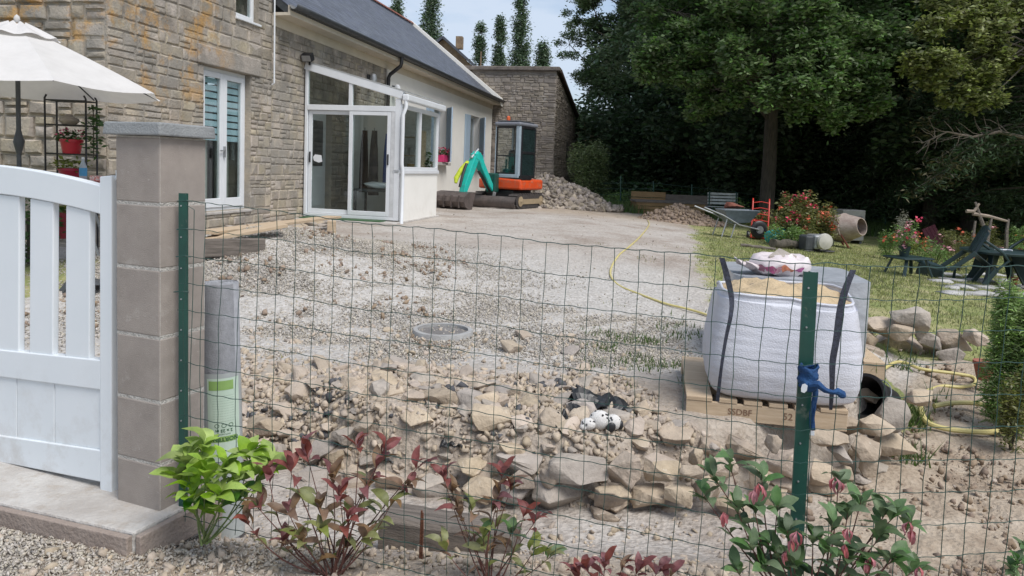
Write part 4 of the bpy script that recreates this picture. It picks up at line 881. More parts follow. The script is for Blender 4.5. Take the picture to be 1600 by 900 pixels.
# heaps far back
def mound(name, px, py, rx, ry, hh, n, s0, s1, mat, label, cat, lib=None, big=0, yoff=0):
    p = gp(px, py); p.y += yoff; t = empty(name, p, 0, label, cat)
    def hz(x, y): 
        e = np.sqrt((x/rx)**2+(y/ry)**2); return hh*np.clip(1-e, 0, 1)**.85*(1+.25*vnoise(x+9, y+9, 2.2/rx, 5))-.03
    q = MB(); q.grid(lambda u, v: ((lambda a, r: (rx*1.05*r*math.cos(a), ry*1.05*r*math.sin(a), float(hz(np.array(rx*r*math.cos(a)), np.array(ry*r*math.sin(a))))-.02))(u*2*PI, v)), 40, 10, True)
    q.build('core', mat, t, smooth=True)
    r_ = np.sqrt(rng.random(n))*1.12; a_ = rng.random(n)*2*PI; x = rx*r_*np.cos(a_); y = ry*r_*np.sin(a_); s = s0+(s1-s0)*rng.random(n)**2.5
    order = np.argsort(y+ -s*4); lib_ = [big_rock(900+k, 1, 1, .75, mat) for k in range(6)] if big else None
    for i in order[:big]: link('stone', random.choice(lib_), t, (x[i], y[i], float(hz(x[i:i+1], y[i:i+1])[0])+s[i]*.15), (random.uniform(-.7, .7), random.uniform(-.7, .7), random.uniform(0, 6)), (s[i]*1.3, s[i], s[i]))
    i = order[big:]; o = link('loose_rubble', scatter('loose_rubble', ROCKS, np.stack([x[i], y[i], hz(x[i], y[i])+s[i]*.1], 1), s[i]*1.3, mat), t); o['kind'] = 'stuff'; return t
m['heapstone'] = M_('grey_brown_rubble', (.33, .28, .23), (.19, .16, .13), .95, 5, .4, 20, island=.35, tint='world')
mound('stone_rubble_pile', 855, 325, 2.1, 1.5, 1.0, 3600, .06, .22, m['heapstone'], 'grey rubble pile heaped against the foot of the barn wall', 'rubble pile', big=120, yoff=1.3)
mound('soil_mound', 1068, 350, 1.2, .85, .50, 1100, .03, .13, m['dirt'], 'brown earth mound on the far end of the track', 'earth mound', big=0, yoff=.7)
mound('rubble_ridge', 1000, 322, 2.6, .4, .12, 200, .04, .12, m['dirt'], 'low brown ridge of earth beyond the track', 'earth', big=0)
# stones below the french door
ft = empty('wall_foot_rubble', hw(2.6, -.6, 0), HZ, 'loose rubble and flat stones at the foot of the wall below the french door', 'rubble')
for i in range(46):
    x = random.uniform(-2.2, 1.7); y = random.uniform(-.5, .55); s = random.uniform(.06, .24); q = hw(2.6+x, -.6+y, 0)
    link('stone', random.choice(RL), ft, (x, y, h1(q.x, q.y)+s*.1), (random.uniform(-.3, .3), random.uniform(-.3, .3), random.uniform(0, 6)), (s*1.3, s, s*.6))
# planks
def plank(a, b, wd, th, lab, z=.12, mat='wood'):
    pa, pb = gp(*a), gp(*b); pa.z += z; pb.z += z; mid = (pa+pb)/2; d = pb-pa; t = MB().box(-d.length/2, d.length/2, -wd/2, wd/2, -th/2, th/2).build('plank', m[mat], None, mid, (0, -math.asin(d.z/d.length), math.atan2(d.y, d.x)), bev=.003)
    tag(t, lab, 'plank'); return t
# ------------------------------------------------------------------ planks by the porch
plank((322, 392), (522, 357), .24, .035, 'long fresh pine plank lying slantwise before the porch step', z=.19)
plank((300, 402), (445, 372), .22, .035, 'shorter pine plank half under the long one before the french door', z=.13)
b = MB().box(-.55, .55, -.05, .05, -.09, .09).build('timber_block', m['oldwood'], None, gp(325, 408)+Vector((0, 0, .12)), (0, 0, .5), bev=.01); tag(b, 'dark weathered timber under the near end of the pine planks', 'timber')
b = MB().box(-.05, .05, -.05, .05, -.15, .12).build('plank_support', m['wood'], None, gp(518, 366)+Vector((0, 0, .04)), (0, 0, .2), bev=.005); tag(b, 'short wooden post under the far end of the long plank', 'post')
# ------------------------------------------------------------------ big bag on its pallet
A = onz(1071, 650, .055); B = onz(1323, 675, .055); d = (B-A); PW = d.length; ang = math.atan2(d.y, d.x)
pal = empty('front_pallet', A, ang, 'new pine pallet stamped 52 under the big white sand bag', 'pallet')
def pallet(t, PW, PDp, text=None):
    for y in (.0, PDp/2-.05, PDp-.1): MB().box(0, PW, y, y+.022 if y == 0 else y+.1, .0, .098).build('stringer', m['wood'], t, bev=.003)
    x = 0; ws = [.145, .10, .10, .10, .10, .145]; gp_ = (PW-sum(ws))/5
    for w_ in ws:
        MB().box(x, x+w_, -.004, PDp, .100, .122).build('deck_board', m['wood'], t, bev=.002); x += w_+gp_
pallet(pal, PW, .95)
ink3 = M_('faded_brown_stamp', (.22, .13, .08), None, .9)
for txt, x, s in (('SSDBF', .30, .05), ('52', PW*.64, .055)):
    me = text_mesh(txt, s, ink3, bold=.0006); link('stamp', me, pal, (x, -.0025, .052), (PI/2, 0, 0))
bagm = M_('white_woven_polypropylene', (.66, .67, .72), (.60, .61, .67), .55, 3, .3, 120, trans=.12)
BX, BY = PW*.53+.075, .37
bag = empty('sand_bulk_bag', pal.matrix_world @ Vector((0, 0, 0)) if False else A+Matrix.Rotation(ang, 3, 'Z') @ Vector((BX, BY, .124)), ang, 'big white woven bulk bag filled with sand, standing on the front pallet', 'bulk bag')
hB = .62
def bagf(u, v):
    a = u*2*PI; c, s = math.cos(a), math.sin(a); n_ = 5.5
    r = (abs(c)**n_+abs(s)**n_)**(-1/n_)
    wv = .365+.055*math.sin(min(1, v*1.02)**.62*PI)-.012*(v > .93)
    wv -= .035*(1-min(1, v/.06))**2
    cr_ = .0022*mnoise.noise(Vector((c*1.6, s*1.6, v*24)))+.0016*mnoise.noise(Vector((c*3, s*3, v*60)))+.007*mnoise.noise(Vector((c*4, s*4, v*2.2)))
    return (c*r*(wv*1.03+cr_), s*r*(wv+cr_)*.98, hB*v+.018*math.sin(a*2+.6)*v - .02*(abs(c*s)*2)*(v > .9))
q = MB(); q.grid(bagf, 96, 60, True); bo = q.build('bag_body', bagm, bag, smooth=True)
sandm = M_('wet_sand', (.52, .40, .25), (.40, .30, .18), .95, 14, .6, 60)
def sandf(u, v):
    a = u*2*PI; p = bagf(u, .955); r = 1-v; x, y = p[0]*r*.985, p[1]*r*.985
    return (x, y, hB*.92+.06*(1-r**2.2)+.045*mnoise.noise(Vector((x*6, y*6, 2)))+.02*mnoise.noise(Vector((x*18, y*18, 2)))*min(1, v*6))
q = MB(); q.grid(sandf, 60, 24, True); q.build('sand', sandm, bag, smooth=True)
q = MB(); q.tube([bagf(i/60, .985) for i in range(61)], .009, 7, False); q.build('hem', bagm, bag, smooth=True)
bw = bag.location; bi = (Matrix.Translation(bw) @ Matrix.Rotation(ang, 4, 'Z')).inverted()
def strap(name, pts, wds, mat, th=.006):
    P = [bi @ Vector(p) for p in pts]; q = MB(); k = len(P)
    # catmull
    out = []; ow = []
    for i in range(k-1):
        a, b_, c_, d_ = P[max(i-1, 0)], P[i], P[i+1], P[min(i+2, k-1)]
        for t in (0, .25, .5, .75): out.append(.5*((2*b_)+(c_-a)*t+(2*a-5*b_+4*c_-d_)*t*t+(3*b_-a-3*c_+d_)*t**3)); ow.append(wds[i]*(1-t)+wds[i+1]*t)
    out.append(P[-1]); ow.append(wds[-1])
    vs = [];
    for p, w_ in zip(out, ow): vs += [p+Vector((-w_/2, 0, 0)), p+Vector((w_/2, 0, 0))]
    q.add(vs, [(2*i, 2*i+1, 2*i+3, 2*i+2) for i in range(len(out)-1)]); return q.build(name, mat, bag, solid=th)
web = M_('dark_blue_webbing', (.045, .05, .075), (.02, .022, .03), .85, 60, .4, 200)
Yb = bw.y-.47
strap('lifting_loop', [at(1128, 403, Yb+.10), at(1136, 432, Yb+.09), at(1143, 465, Yb+.06), at(1142, 492, Yb), at(1134, 530, Yb-.012), at(1127, 575, Yb-.02), at(1121, 627, Yb+.015)], [.030, .034, .028, .022, .018, .016, .02], web)
strap('lifting_loop', [at(1333, 422, Yb-.06), at(1320, 455, Yb-.09), at(1312, 490, Yb-.10), at(1307, 530, Yb-.115), at(1301, 565, Yb-.12), at(1300, 605, Yb-.12), at(1298, 640, Yb-.08)], [.030, .036, .036, .034, .032, .024, .016], web)
strap('lifting_loop', [at(1166, 458, bw.y+.1), at(1172, 446, bw.y+.12), at(1184, 444, bw.y+.14), at(1204, 452, bw.y+.15)], [.012, .014, .014, .012], web)
# ------------------------------------------------------------------ wrapped pallet behind
c = at(1230, 520, 5.75); zt = at(1236, 424, 5.75).z; z0 = h1(c.x, c.y); p2 = empty('rear_pallet', (c.x-.49, c.y-.45, z0), ang+.02, 'wooden pallet under the plastic wrapped block behind the sand bag', 'pallet'); pallet(p2, .98, .95)
wp = M_('grey_stretch_film', (.46, .48, .51), (.36, .38, .41), .3, 6, .6, 14, trans=.1)
hh = zt-z0-.125; q = MB(); 
def wrapf(u, v):
    a = u*2*PI; cc, s = math.cos(a), math.sin(a); n_ = 9; r = (abs(cc)**n_+abs(s)**n_)**(-1/n_); k = 1 if v < .82 else 1-(v-.82)/.18
    zz = hh*min(1, v/.80) if v <= .80 else hh+.012*mnoise.noise(Vector((cc*k*3, s*k*3, 0)))
    k = 1 if v <= .80 else 1-(v-.80)/.2
    return (.485*cc*r*k*(1+.008*mnoise.noise(Vector((cc*4, s*4, v*9)))), .47*s*r*k, zz)
q.grid(wrapf, 64, 30, True); o = q.build('wrapped_goods', wp, None, (c.x, c.y, z0+.124), (0, 0, ang+.02), smooth=True); tag(o, 'grey plastic wrapped block of goods behind the white sand bag', 'wrapped goods')
# bag of potting soil on top, with a stone
c = at(1217, 428, 5.55); sbm = M_('white_printed_sack', (.66, .60, .60), (.58, .50, .50), .35, 5, .4, 20)
sk = empty('soil_sack', (c.x, c.y, zt+.0), .1, 'white flower-printed sack of potting soil lying on the wrapped block', 'sack')
q = MB(); 
def sackf(u, v, k=1.0):
    a = u*2*PI; b_ = (v-.5)*PI; cc, s = math.cos(a), math.sin(a); cb = max(0, math.cos(b_))**.45
    return (.24*cc*cb*k, .17*s*cb*k, .075+.075*math.sin(b_)*k+.03*mnoise.noise(Vector((cc*cb*3.5, s*cb*3.5, v*4+3)))+.012*mnoise.noise(Vector((cc*cb*9, s*cb*9, v*8+3))))
q.grid(sackf, 40, 20, True); q.build('sack_body', sbm, sk, smooth=True)
q = MB(); q.grid(lambda u, v: (-.22-.10*v+.02*math.sin(u*9), -.12+.24*u, .05+.02*math.sin(u*12+v*2)+.04*v), 16, 4); q.build('sack_end', sbm, sk, smooth=True, solid=.01)
for k, (u0_, cc, cw) in enumerate(((.655, (.55, .12, .25), .030), (.74, (.62, .22, .12), .035), (.80, (.48, .12, .30), .030), (.60, (.35, .15, .2), .03), (.69, (.55, .3, .35), .02))):
    q = MB(); q.v.append(tuple(Vector(sackf(u0_, .42, 1.03)))); n_ = 14
    for j in range(n_): t = 2*PI*j/n_; q.v.append(tuple(Vector(sackf(u0_+cw*math.cos(t)*(1+.2*math.sin(5*t)), .42+cw*3.4*math.sin(t), 1.03))))
    for j in range(n_): q.f.append((0, 1+j, 1+(j+1) % n_))
    q.build('flower_print', M_('flower_print_%s' % 'abcde'[k], cc, [x*.5 for x in cc], .4, 40), sk)
o = link('weight_stone', big_rock(77, .26, .17, .17, m['rockgrey']), None, at(1220, 401, 5.5), (0, 0, .3)); tag(o, 'grey stone weighing down the flower-printed sack', 'stone')
# black bucket lying over
bk = empty('black_bucket', (0, 0, 0), 0, 'black plastic builders bucket lying tipped beside the sand bag', 'bucket')
c = at(1362, 622, 4.72); bk.location = c; bk.rotation_euler = Vector((-.80, -.42, .28)).to_track_quat('Z', 'Y').to_euler()
q = MB(); q.lathe([(.075, -.17), (.088, -.165), (.125, .055), (.137, .055), (.137, .075), (.118, .075), (.08, -.15), (.001, -.15)], 32); q.build('shell', m['black'], bk, smooth=True)
q = MB(); q.tube([(.137*math.cos(t), .137*math.sin(t)*.9, .06-.10*math.sin(t)) for t in [PI*k/16 for k in range(17)]], .003, 6, False); q.build('handle', m['steel'], bk, smooth=True)
bk.location.z = c.z; bk.scale = (1.08, 1.08, 1.08)
# ------------------------------------------------------------------ garden hose
hosem = M_('pale_yellow_hose', (.60, .52, .22), (.52, .44, .17), .5, 6)
def hose(pts, r=.0125, lab='', mat=hosem, lift=.012):
    P = [gp(*p) for p in pts]; out = []
    for i in range(len(P)-1):
        a, b_, c_, d_ = P[max(i-1, 0)], P[i], P[i+1], P[min(i+2, len(P)-1)]
        for t in [k/8 for k in range(8)]: 
            v = .5*((2*b_)+(c_-a)*t+(2*a-5*b_+4*c_-d_)*t*t+(3*b_-a-3*c_+d_)*t**3); v.z = h1(v.x, v.y)+lift; out.append(v)
    o = MB().tube(out, r, 8).build('garden_hose', mat, None, smooth=True); return tag(o, lab, 'hose')
hose([(1012, 345), (1014, 352), (1003, 368), (985, 385), (966, 402), (955, 420), (955, 436), (968, 450), (1000, 464), (1040, 477), (1080, 488), (1120, 499), (1135, 503)], .012, 'long pale yellow hose curving over the pale track')
hose([(1352, 576), (1400, 575), (1440, 583), (1490, 592), (1520, 598), (1522, 606), (1500, 612), (1470, 613), (1440, 622), (1420, 632)], .013, 'short yellow hose loop on the grass behind the bucket', lift=.03)
hose([(1436, 642), (1443, 665), (1462, 683), (1500, 690), (1550, 689), (1594, 681), (1600, 670), (1580, 657), (1530, 647), (1490, 643), (1456, 646)], .018, 'thick yellow hose loop lying on the brown soil', lift=.05)
# ------------------------------------------------------------------ dalmatian plush and dark scraps
p = gp(936, 676); pt = empty('plush_dog', (p.x, p.y, p.z), 0, 'white plush dog with black spots lying in the rubble', 'plush toy'); pm = M_('white_plush', (.72, .70, .67), (.62, .60, .57), .95, 60, .5, 300)
def blob(name, c, r, mat, rot=(0, 0, 0), parent=pt):
    q = MB(); n1, n2 = 18, 12; q.grid(lambda u, v: (r[0]*math.cos(u*2*PI)*math.sin(max(.02, min(.98, v))*PI), r[1]*math.sin(u*2*PI)*math.sin(max(.02, min(.98, v))*PI), -r[2]*math.cos(v*PI)), n1, n2, True)
    return q.build(name, mat, parent, c, rot, smooth=True)
blob('body', (.0, 0, .055), (.058, .048, .052), pm); blob('head', (-.062, -.025, .040), (.042, .036, .032), pm); blob('haunch', (.072, .0, .045), (.045, .04, .043), pm); blob('muzzle', (-.088, -.04, .028), (.022, .02, .018), pm)
blob('ear', (.055, -.045, .03), (.025, .012, .030), m['black'], (0, .5, 0)); blob('ear', (.113, -.01, .035), (.014, .018, .025), m['black'])
for k in range(26):
    c, r = random.choice((((.0, 0, .055), (.058, .048, .052)), ((-.062, -.025, .040), (.042, .036, .032)), ((.072, .0, .045), (.045, .04, .043))))
    v = Vector((random.gauss(0, 1), -abs(random.gauss(0, 1)), random.gauss(.4, 1))).normalized(); pp = Vector(c)+Vector((v.x*r[0], v.y*r[1], v.z*r[2])); s = random.uniform(.003, .0065)
    blob('spot', pp, (s, s, s*.6), m['black'], (random.random(), random.random(), 0))
bpm = M_('black_plastic_scrap', (.02, .022, .022), (.01, .01, .011), .4, 20)
def scrap(px, py, w_, d_, h_, lab, seed):
    p = gp(px, py); q = MB(); q.grid(lambda u, v: ((u-.5)*w_*(1+.3*mnoise.noise(Vector((v*4, seed, 0)))), (v-.5)*d_*(1+.3*mnoise.noise(Vector((u*4, seed, 3)))), h_*(.3+abs(mnoise.noise(Vector((u*3+seed, v*3, 1))))*1.6)), 14, 8)
    o = q.build('plastic_scrap', bpm, None, p, solid=.003); tag(o, lab, 'plastic scrap')
scrap(935, 645, .32, .2, .08, 'crumpled black netting behind the spotted plush dog', 1); scrap(872, 662, .10, .08, .06, 'small black plastic scrap left of the plush dog', 2)
scrap(722, 634, .08, .07, .06, 'small black plastic scrap in the middle of the rubble', 3); scrap(705, 710, .12, .06, .03, 'flat black scrap above the sleeper', 4); scrap(600, 742, .1, .06, .04, 'black scrap between flat grey stones on the left', 5)
# ------------------------------------------------------------------ mini digger
E = at(788, 318, 20.6); E.z = h1(E.x, E.y)
dg = empty('mini_excavator', E, math.radians(-28), 'small orange and turquoise mini excavator with grey cab parked by the barn', 'excavator')
ora = M_('orange_paint', (.72, .09, .02), (.6, .07, .018), .35, 4); trq = M_('turquoise_paint', (.02, .50, .42), (.015, .40, .34), .35, 5); cabm = M_('grey_blue_cab', (.36, .43, .48), (.30, .36, .41), .4, 4); rub = M_('muddy_rubber', (.07, .06, .055), (.035, .03, .03), .9, 12, .4, 40); bstl = M_('worn_brown_steel', (.15, .12, .11), (.09, .075, .07), .5, 5, .1, 30, metal=.3); gold = M_('ochre_mud', (.35, .27, .17), None, .9)
# local: +y away from the camera, tracks along y
for s in (-1, 1):
    q = MB(); out = []; 
    for k in range(24):
        t = 2*PI*k/24; out.append((.64*(1 if math.cos(t) > 0 else -1)*1.0+.2*math.cos(t), .21+.20*math.sin(t)))
    q.prism(out, -.13, .13); tr = q.build('track', rub, dg, (s*.56, .25, 0), (0, 0, PI/2), bev=.01)
    q = MB(); 
    for k in range(26):
        t = k/26*(4*.64+2*PI*.2); 
        if t < 1.28: x, z, a = -.64+t, .42, 0
        elif t < 1.28+PI*.2: g = (t-1.28)/.2; x, z, a = .64+.21*math.sin(g), .21+.21*math.cos(g), g
        elif t < 2.56+PI*.2: x, z, a = .64-(t-1.28-PI*.2), 0.0, 0
        else: g = (t-2.56-PI*.2)/.2; x, z, a = -.64-.21*math.sin(g), .21-.21*math.cos(g), g
        q.box(-.03, .03, -.14, .14, -.012, .012, T(x, 0, z, ry=a))
    q.build('track_pads', rub, tr)['kind'] = 'stuff'
    q = MB()
    for x in (-.62, .62): q.lathe([(.13, 0), (.14, .02), (.05, .03), (.02, .05)], 16, T(x, -.132, .21, rx=PI/2))
    q.box(-.5, .5, -.15, -.131, .13, .27); q.build('roller_frame', gold, tr)['kind'] = 'stuff'
MB().box(-.45, .45, -.35, .75, .22, .50).build('undercarriage', m['black'], dg, bev=.03)
q = MB(); q.grid(lambda u, v: ((u-.5)*1.5, -.80-.08*math.sin(v*PI)+.05, .03+.30*v), 2, 8); q.build('dozer_blade', bstl, dg, solid=.03)
q = MB(); q.beam((-.3, -.75, .2), (-.3, -.1, .25), .1, .08); q.beam((.3, -.75, .2), (.3, -.1, .25), .1, .08); q.build('blade_arms', bstl, dg)
MB().box(.0, .09, -.70, -.66, .15, .46, T(rz=-.1, ry=.2)).build('blade_ram', m['steel'], dg, bev=.01)
# upper body
q = MB(); q.prism([(-.62, .52), (.72, .52), (.72, .80), (-.02, .84), (-.10, .76), (-.62, .80)], -.42, .95); q.build('body_shell', ora, dg, bev=.05)
q = MB(); q.box(-.15, .72, -.38, .2, .80, .90); q.build('floor', m['black'], dg)
# cab: x -.12...72
x0, x1, y0, y1, z0, z1 = -.14, .60, -.40, .62, .84, 2.32
q = MB()
for (a, b_, c_, d_) in ((x0, x0+.035, y0, y0+.05), (x1-.10, x1+.02, y0, y0+.10), (x0, x0+.07, y1-.07, y1), (x1-.07, x1, y1-.07, y1)): q.box(a, b_, c_, d_, z0, z1-.07)
q.box(x0, x1+.02, y0-.003, y0+.07, z0, z0+.1); q.box(x0, x0+.07, y0+.07, y1-.07, z0, z0+.12); 
cb = q.build('cab_frame', cabm, dg, bev=.02)
MB().box(x0-.02, x1+.05, y0-.04, y1+.03, z1-.07, z1+.03).build('cab_roof', M_('dull_grey_cab_roof', (.20, .21, .24), None, .6), dg, bev=.04)
MB().box(x0+.04, x1-.04, y0+.02, y1-.02, z1+.041, z1+.075).build('roof_hatch', m['dkgrey'], dg, bev=.02)
q = MB(); q.box(x0+.07, x1-.10, y0+.004, y0+.03, z0+.1, z0+.14); q.box(x0+.07, x1-.10, y0+.012, y0+.03, z0+.58, z0+.62); q.box(x0+.036, x0+.075, y0+.004, y0+.03, z0+.1, z1-.1); q.box(x1-.13, x1-.10, y0+.012, y0+.03, z0+.14, z1-.1); q.box(x0+.07, x1-.10, y0+.012, y0+.03, z1-.14, z1-.07)
q.build('window_rubber', m['black'], dg)
MB().box(x0+.075, x1-.13, y0+.015, y0+.022, z0+.14, z1-.14).build('windscreen', m['glass'], dg)
# door open to the right side: seen as panel beside the cab
dr = empty('cab_door', (0, 0, 0)); dr.parent = dg; dr.location = (x1+.02, y0+.10, 0); dr.rotation_euler = (0, 0, 0)
q = MB(); W_ = .86
for (a, b_, c_, d_) in ((0, .06, z0+.0, z1-.02), (W_-.06, W_, z0+.0, z1-.1), (.06, W_-.06, z0, z0+.08), (.06, W_-.06, z1-.14, z1-.06), (.06, W_-.06, z0+.66, z0+.73)): q.box(-.02, .02, a, b_, c_, d_)
q.build('door_frame', m['black'], dr, bev=.01)
q = MB(); q.box(-.006, .006, .06, W_-.06, z0+.08, z0+.66); q.box(-.006, .006, .06, W_-.06, z0+.73, z1-.14); q.build('pane', M_('tinted_glass', (.02, .035, .035), (.015, .025, .025), .05, 3), dr)['kind'] = 'stuff'
MB().box(-.08, .42, .25, .42, z0+.05, z0+.78).build('seat_back', m['black'], dg, bev=.05); MB().box(-.06, .42, -.1, .3, z0+.05, z0+.24).build('seat', m['black'], dg, bev=.05)
q = MB(); q.beam((.12, -.2, z0+.1), (.12, -.2, z0+.5), .03, .03); q.beam((.38, -.2, z0+.1), (.38, -.2, z0+.5), .03, .03); q.build('control_lever', m['black'], dg)['kind'] = 'stuff'
MB().lathe([(.05, 0), (.055, .03), (.05, .10), (.02, .13)], 12).build('beacon', M_('orange_beacon', (.7, .13, .04), None, .3), dg, (.14, -.2, z1+.075), smooth=True)
# arm on the left, coming toward the camera
sx = -.12
MB().box(sx-.16, sx+.16, -.62, -.40, .42, .95).build('swing_bracket', m['dkgreen'], dg, bev=.04)
def armp(name, pts, wd, mat):
    q = MB(); mt = Matrix(((0, 1, 0, 0), (1, 0, 0, 0), (0, 0, 1, 0), (0, 0, 0, 1))); q.prism(pts, -wd/2, wd/2, mt); o = q.build(name, mat, ar, bev=.02); return o
ar = empty('arm', (sx, -.5, 0)); ar.parent = dg; ar.scale = (.95, .88, .76); ar.rotation_euler = (0, 0, math.radians(-3))   # swings to the left of the picture
# outline in (distance forward = -y, z)
armp('boom', [(.05, .62), (-.12, .85), (-.62, 1.58), (-.78, 1.88), (-.95, 1.95), (-1.12, 1.90), (-1.10, 1.74), (-.92, 1.66), (-.78, 1.42), (-.32, .80), (-.08, .55)], .20, trq)
armp('dipper', [(-.80, 1.93), (-.98, 2.0), (-1.14, 1.80), (-1.62, .82), (-1.68, .45), (-1.58, .42), (-1.42, .72), (-.98, 1.58)], .18, trq)
MB().tube([(0, -.15, .62), (0, -.80, 1.30)], .045, 10).build('boom_ram', m['black'], ar, smooth=True)
MB().tube([(0, -.86, 2.06), (0, -1.22, 1.75)], .04, 10).build('dipper_ram', m['steel'], ar, smooth=True)
o = MB().tube([(-.09, -1.25, 1.62), (-.13, -1.5, 1.35), (-.16, -1.7, 1.05), (-.12, -1.78, .88)], [.05, .075, .075, .04], 10).build('hose_wrap', M_('lime_yellow_hose_cover', (.50, .60, .03), (.35, .42, .02), .7, 10, .5, 40), ar, smooth=True)
o = MB().tube([(.0, -1.45, 1.55), (0, -1.62, 1.2), (0, -1.76, .75)], .04, 9).build('bucket_ram', m['black'], ar, smooth=True)
MB().box(-.10, .10, -1.80, -1.55, .36, .52).build('bucket_link', m['black'], ar, bev=.02)
BP = [(1.42, .54), (1.60, .56), (1.80, .52), (1.94, .40), (1.99, .24), (1.93, .08), (1.78, .0), (1.58, -.02)]
q = MB(); q.grid(lambda u, v: ((u-.5)*1.04-.22, -BP[int(round(v*7))][0], BP[int(round(v*7))][1]+.03), 6, 7)
for s_x in (-.74, .30): b_ = len(q.v); q.v += [(s_x, -a, z+.03) for a, z in BP]; q.f.append(tuple(range(b_, b_+8)))
q.build('bucket', bstl, ar, solid=.02)
for k in range(4): MB().box(-.62+k*.25, -.60+k*.25, -2.02, -1.95, .06, .48).build('wear_strip', bstl, ar)
# ------------------------------------------------------------------ old barn side bush etc. come with the plants
# ------------------------------------------------------------------ wheelbarrow
def at_g(px, py): return gp(px, py)
p = gp(1148, 372); wb = empty('wheelbarrow', p, math.radians(8), 'grey steel wheelbarrow loaded with rusty scrap at the lawn edge', 'wheelbarrow')
k = .95
q = MB(); q.add([(-.38, -.26, .62), (.42, -.26, .62), (.42, .26, .62), (-.38, .26, .62), (-.2, -.15, .33), (.25, -.15, .36), (.25, .15, .36), (-.2, .15, .33)], [(4, 5, 6, 7), (0, 1, 5, 4), (1, 2, 6, 5), (2, 3, 7, 6), (3, 0, 4, 7)])
q.build('tray', M_('dull_blue_grey_steel', (.13, .16, .19), (.09, .11, .13), .5, 8), wb, solid=.012)
for s in (-.22, .22): MB().tube([(-.85, s*1.25, .66), (-.4, s*1.1, .50), (.0, s*.8, .30), (.52, s*.25, .20)], .017, 8).build('handle_tube', m['steel'], wb, smooth=True)
for s in (-.22, .22): MB().tube([(-.30, s, .42), (-.42, s*1.1, .0), (-.20, s*1.05, .0), (-.1, s*.9, .32)], .014, 8).build('leg', m['steel'], wb, smooth=True)
q = MB(); q.lathe([(.08, -.04), (.16, -.045), (.195, -.02), (.195, .02), (.16, .045), (.08, .04)], 22, T(.55, 0, .195, rx=PI/2)); wh = q.build('tyre', m['black'], wb, smooth=True); MB().lathe([(.0, -.045), (.085, -.045), (.085, .045), (0, .045)], 14, T(.55, 0, .195, rx=PI/2)).build('rim', m['steel'], wb)
rust = M_('rusty_brown_scrap', (.22, .07, .045), (.12, .045, .03), .9, 10, .4, 30)
o = link('scrap_load', big_rock(81, .62, .42, .2, rust), None, p+Vector((-.02, 0, .68)), (0, .1, .2)); tag(o, 'rusty red-brown scrap piled in the wheelbarrow tray', 'scrap')
# sack truck, red
p = gp(1186, 374); st = empty('hand_truck', p, math.radians(-20), 'bright red sack truck standing beside the wheelbarrow', 'hand truck'); st.scale = (1.1, .9, .88); st.rotation_euler = (-.22, 0, -.3)
redm = M_('red_paint', (.55, .035, .02), (.42, .03, .018), .45, 6)
for s in (-.16, .16): MB().tube([(s, 0, .03), (s, 0, .95), (s, .08, 1.06), (s, .16, 1.08)], .015, 8).build('upright', redm, st, smooth=True)
for z in (.14, .3, .46, .62, .78, .94): MB().tube([(-.16, 0, z), (0, -.03, z+.03), (.16, 0, z)], .012, 7).build('crossbar', redm, st, smooth=True)
MB().box(-.19, .19, -.22, .0, .0, .012).build('toe_plate', redm, st)
for s in (-.22, .22): MB().lathe([(.03, -.03), (.11, -.03), (.125, 0), (.11, .03), (.03, .03)], 18, T(s, .1, .10, ry=PI/2)).build('wheel', m['black'], st, smooth=True)
# teal gas canister, logs, flat stones
p = gp(1199, 382); c = empty('teal_canister', p, .5, 'small teal canister lying by the red sack truck', 'canister'); c.scale = (1.4, 1.4, 1.4); q = MB(); q.lathe([(.05, 0), (.09, .02), (.095, .06), (.095, .28), (.08, .32), (.05, .34), (.045, .37), (.0, .37)], 18, T(0, 0, .10, ry=PI/2-.2)); q.build('body', M_('teal_paint', (.03, .36, .38), None, .5), c, smooth=True); MB().lathe([(.05, .34), (.052, .42), (.0, .42)], 12, T(0, 0, .10, ry=PI/2-.2)).build('cap', m['black'], c)
def log(px0, py0, px1, py1, r, lab, mat='bark', z=0):
    a, b_ = gp(px0, py0), gp(px1, py1); a.z += r+z; b_.z += r+z; n = 9; pts = [a.lerp(b_, i/n)+mnoise.noise_vector(Vector((i*.7, px0, 0)))*r*.5 for i in range(n+1)]
    o = MB().tube(pts, [r*random.uniform(.85, 1.1) for _ in pts], 9).build('log', m[mat], None, smooth=True); tag(o, lab, 'log')
log(1206, 388, 1262, 391, .09, 'thick dark log lying before the rose bushes', 'bark'); log(1158, 386, 1212, 392, .03, 'thin pale branch lying on the grass by the logs', 'oldwood'); log(1218, 380, 1254, 384, .07, 'second dark log behind the thick one', 'bark')
o = link('flat_stone', big_rock(83, .42, .25, .16, m['rockgrey']), None, gp(1226, 379)+Vector((0, .1, .22)), (0, .3, .2)); tag(o, 'flat pale grey stone resting on the logs', 'stone')
o = link('field_stone', big_rock(84, .2, .2, .25, m['rock']), None, gp(1174, 366)+Vector((0, 0, .3)), (0, .1, .2)); tag(o, 'tan stone wedged against the wheelbarrow wheel', 'stone')
# petrol engine lump
p = gp(1277, 394); e = empty('small_engine', p, .2, 'small grey petrol engine on the grass beside the cement mixer', 'engine'); e.scale = (1.35, 1.35, 1.35)
MB().box(-.13, .13, -.12, .12, .05, .26).build('engine_block', m['steel'], e, bev=.03); MB().lathe([(.10, 0), (.12, .03), (.11, .07), (.04, .09)], 16, T(.0, -.12, .17, rx=PI/2)).build('fan_cover', M_('cream_metal', (.5, .48, .42), None, .5), e, smooth=True); MB().box(-.26, -.12, -.1, .1, .02, .25).build('tank', m['dkgrey'], e, bev=.03); MB().tube([(-.28, -.1, .02), (.2, -.1, .02), (.2, .1, .02), (-.28, .1, .02)], .015, 6).build('base_frame', m['black'], e)
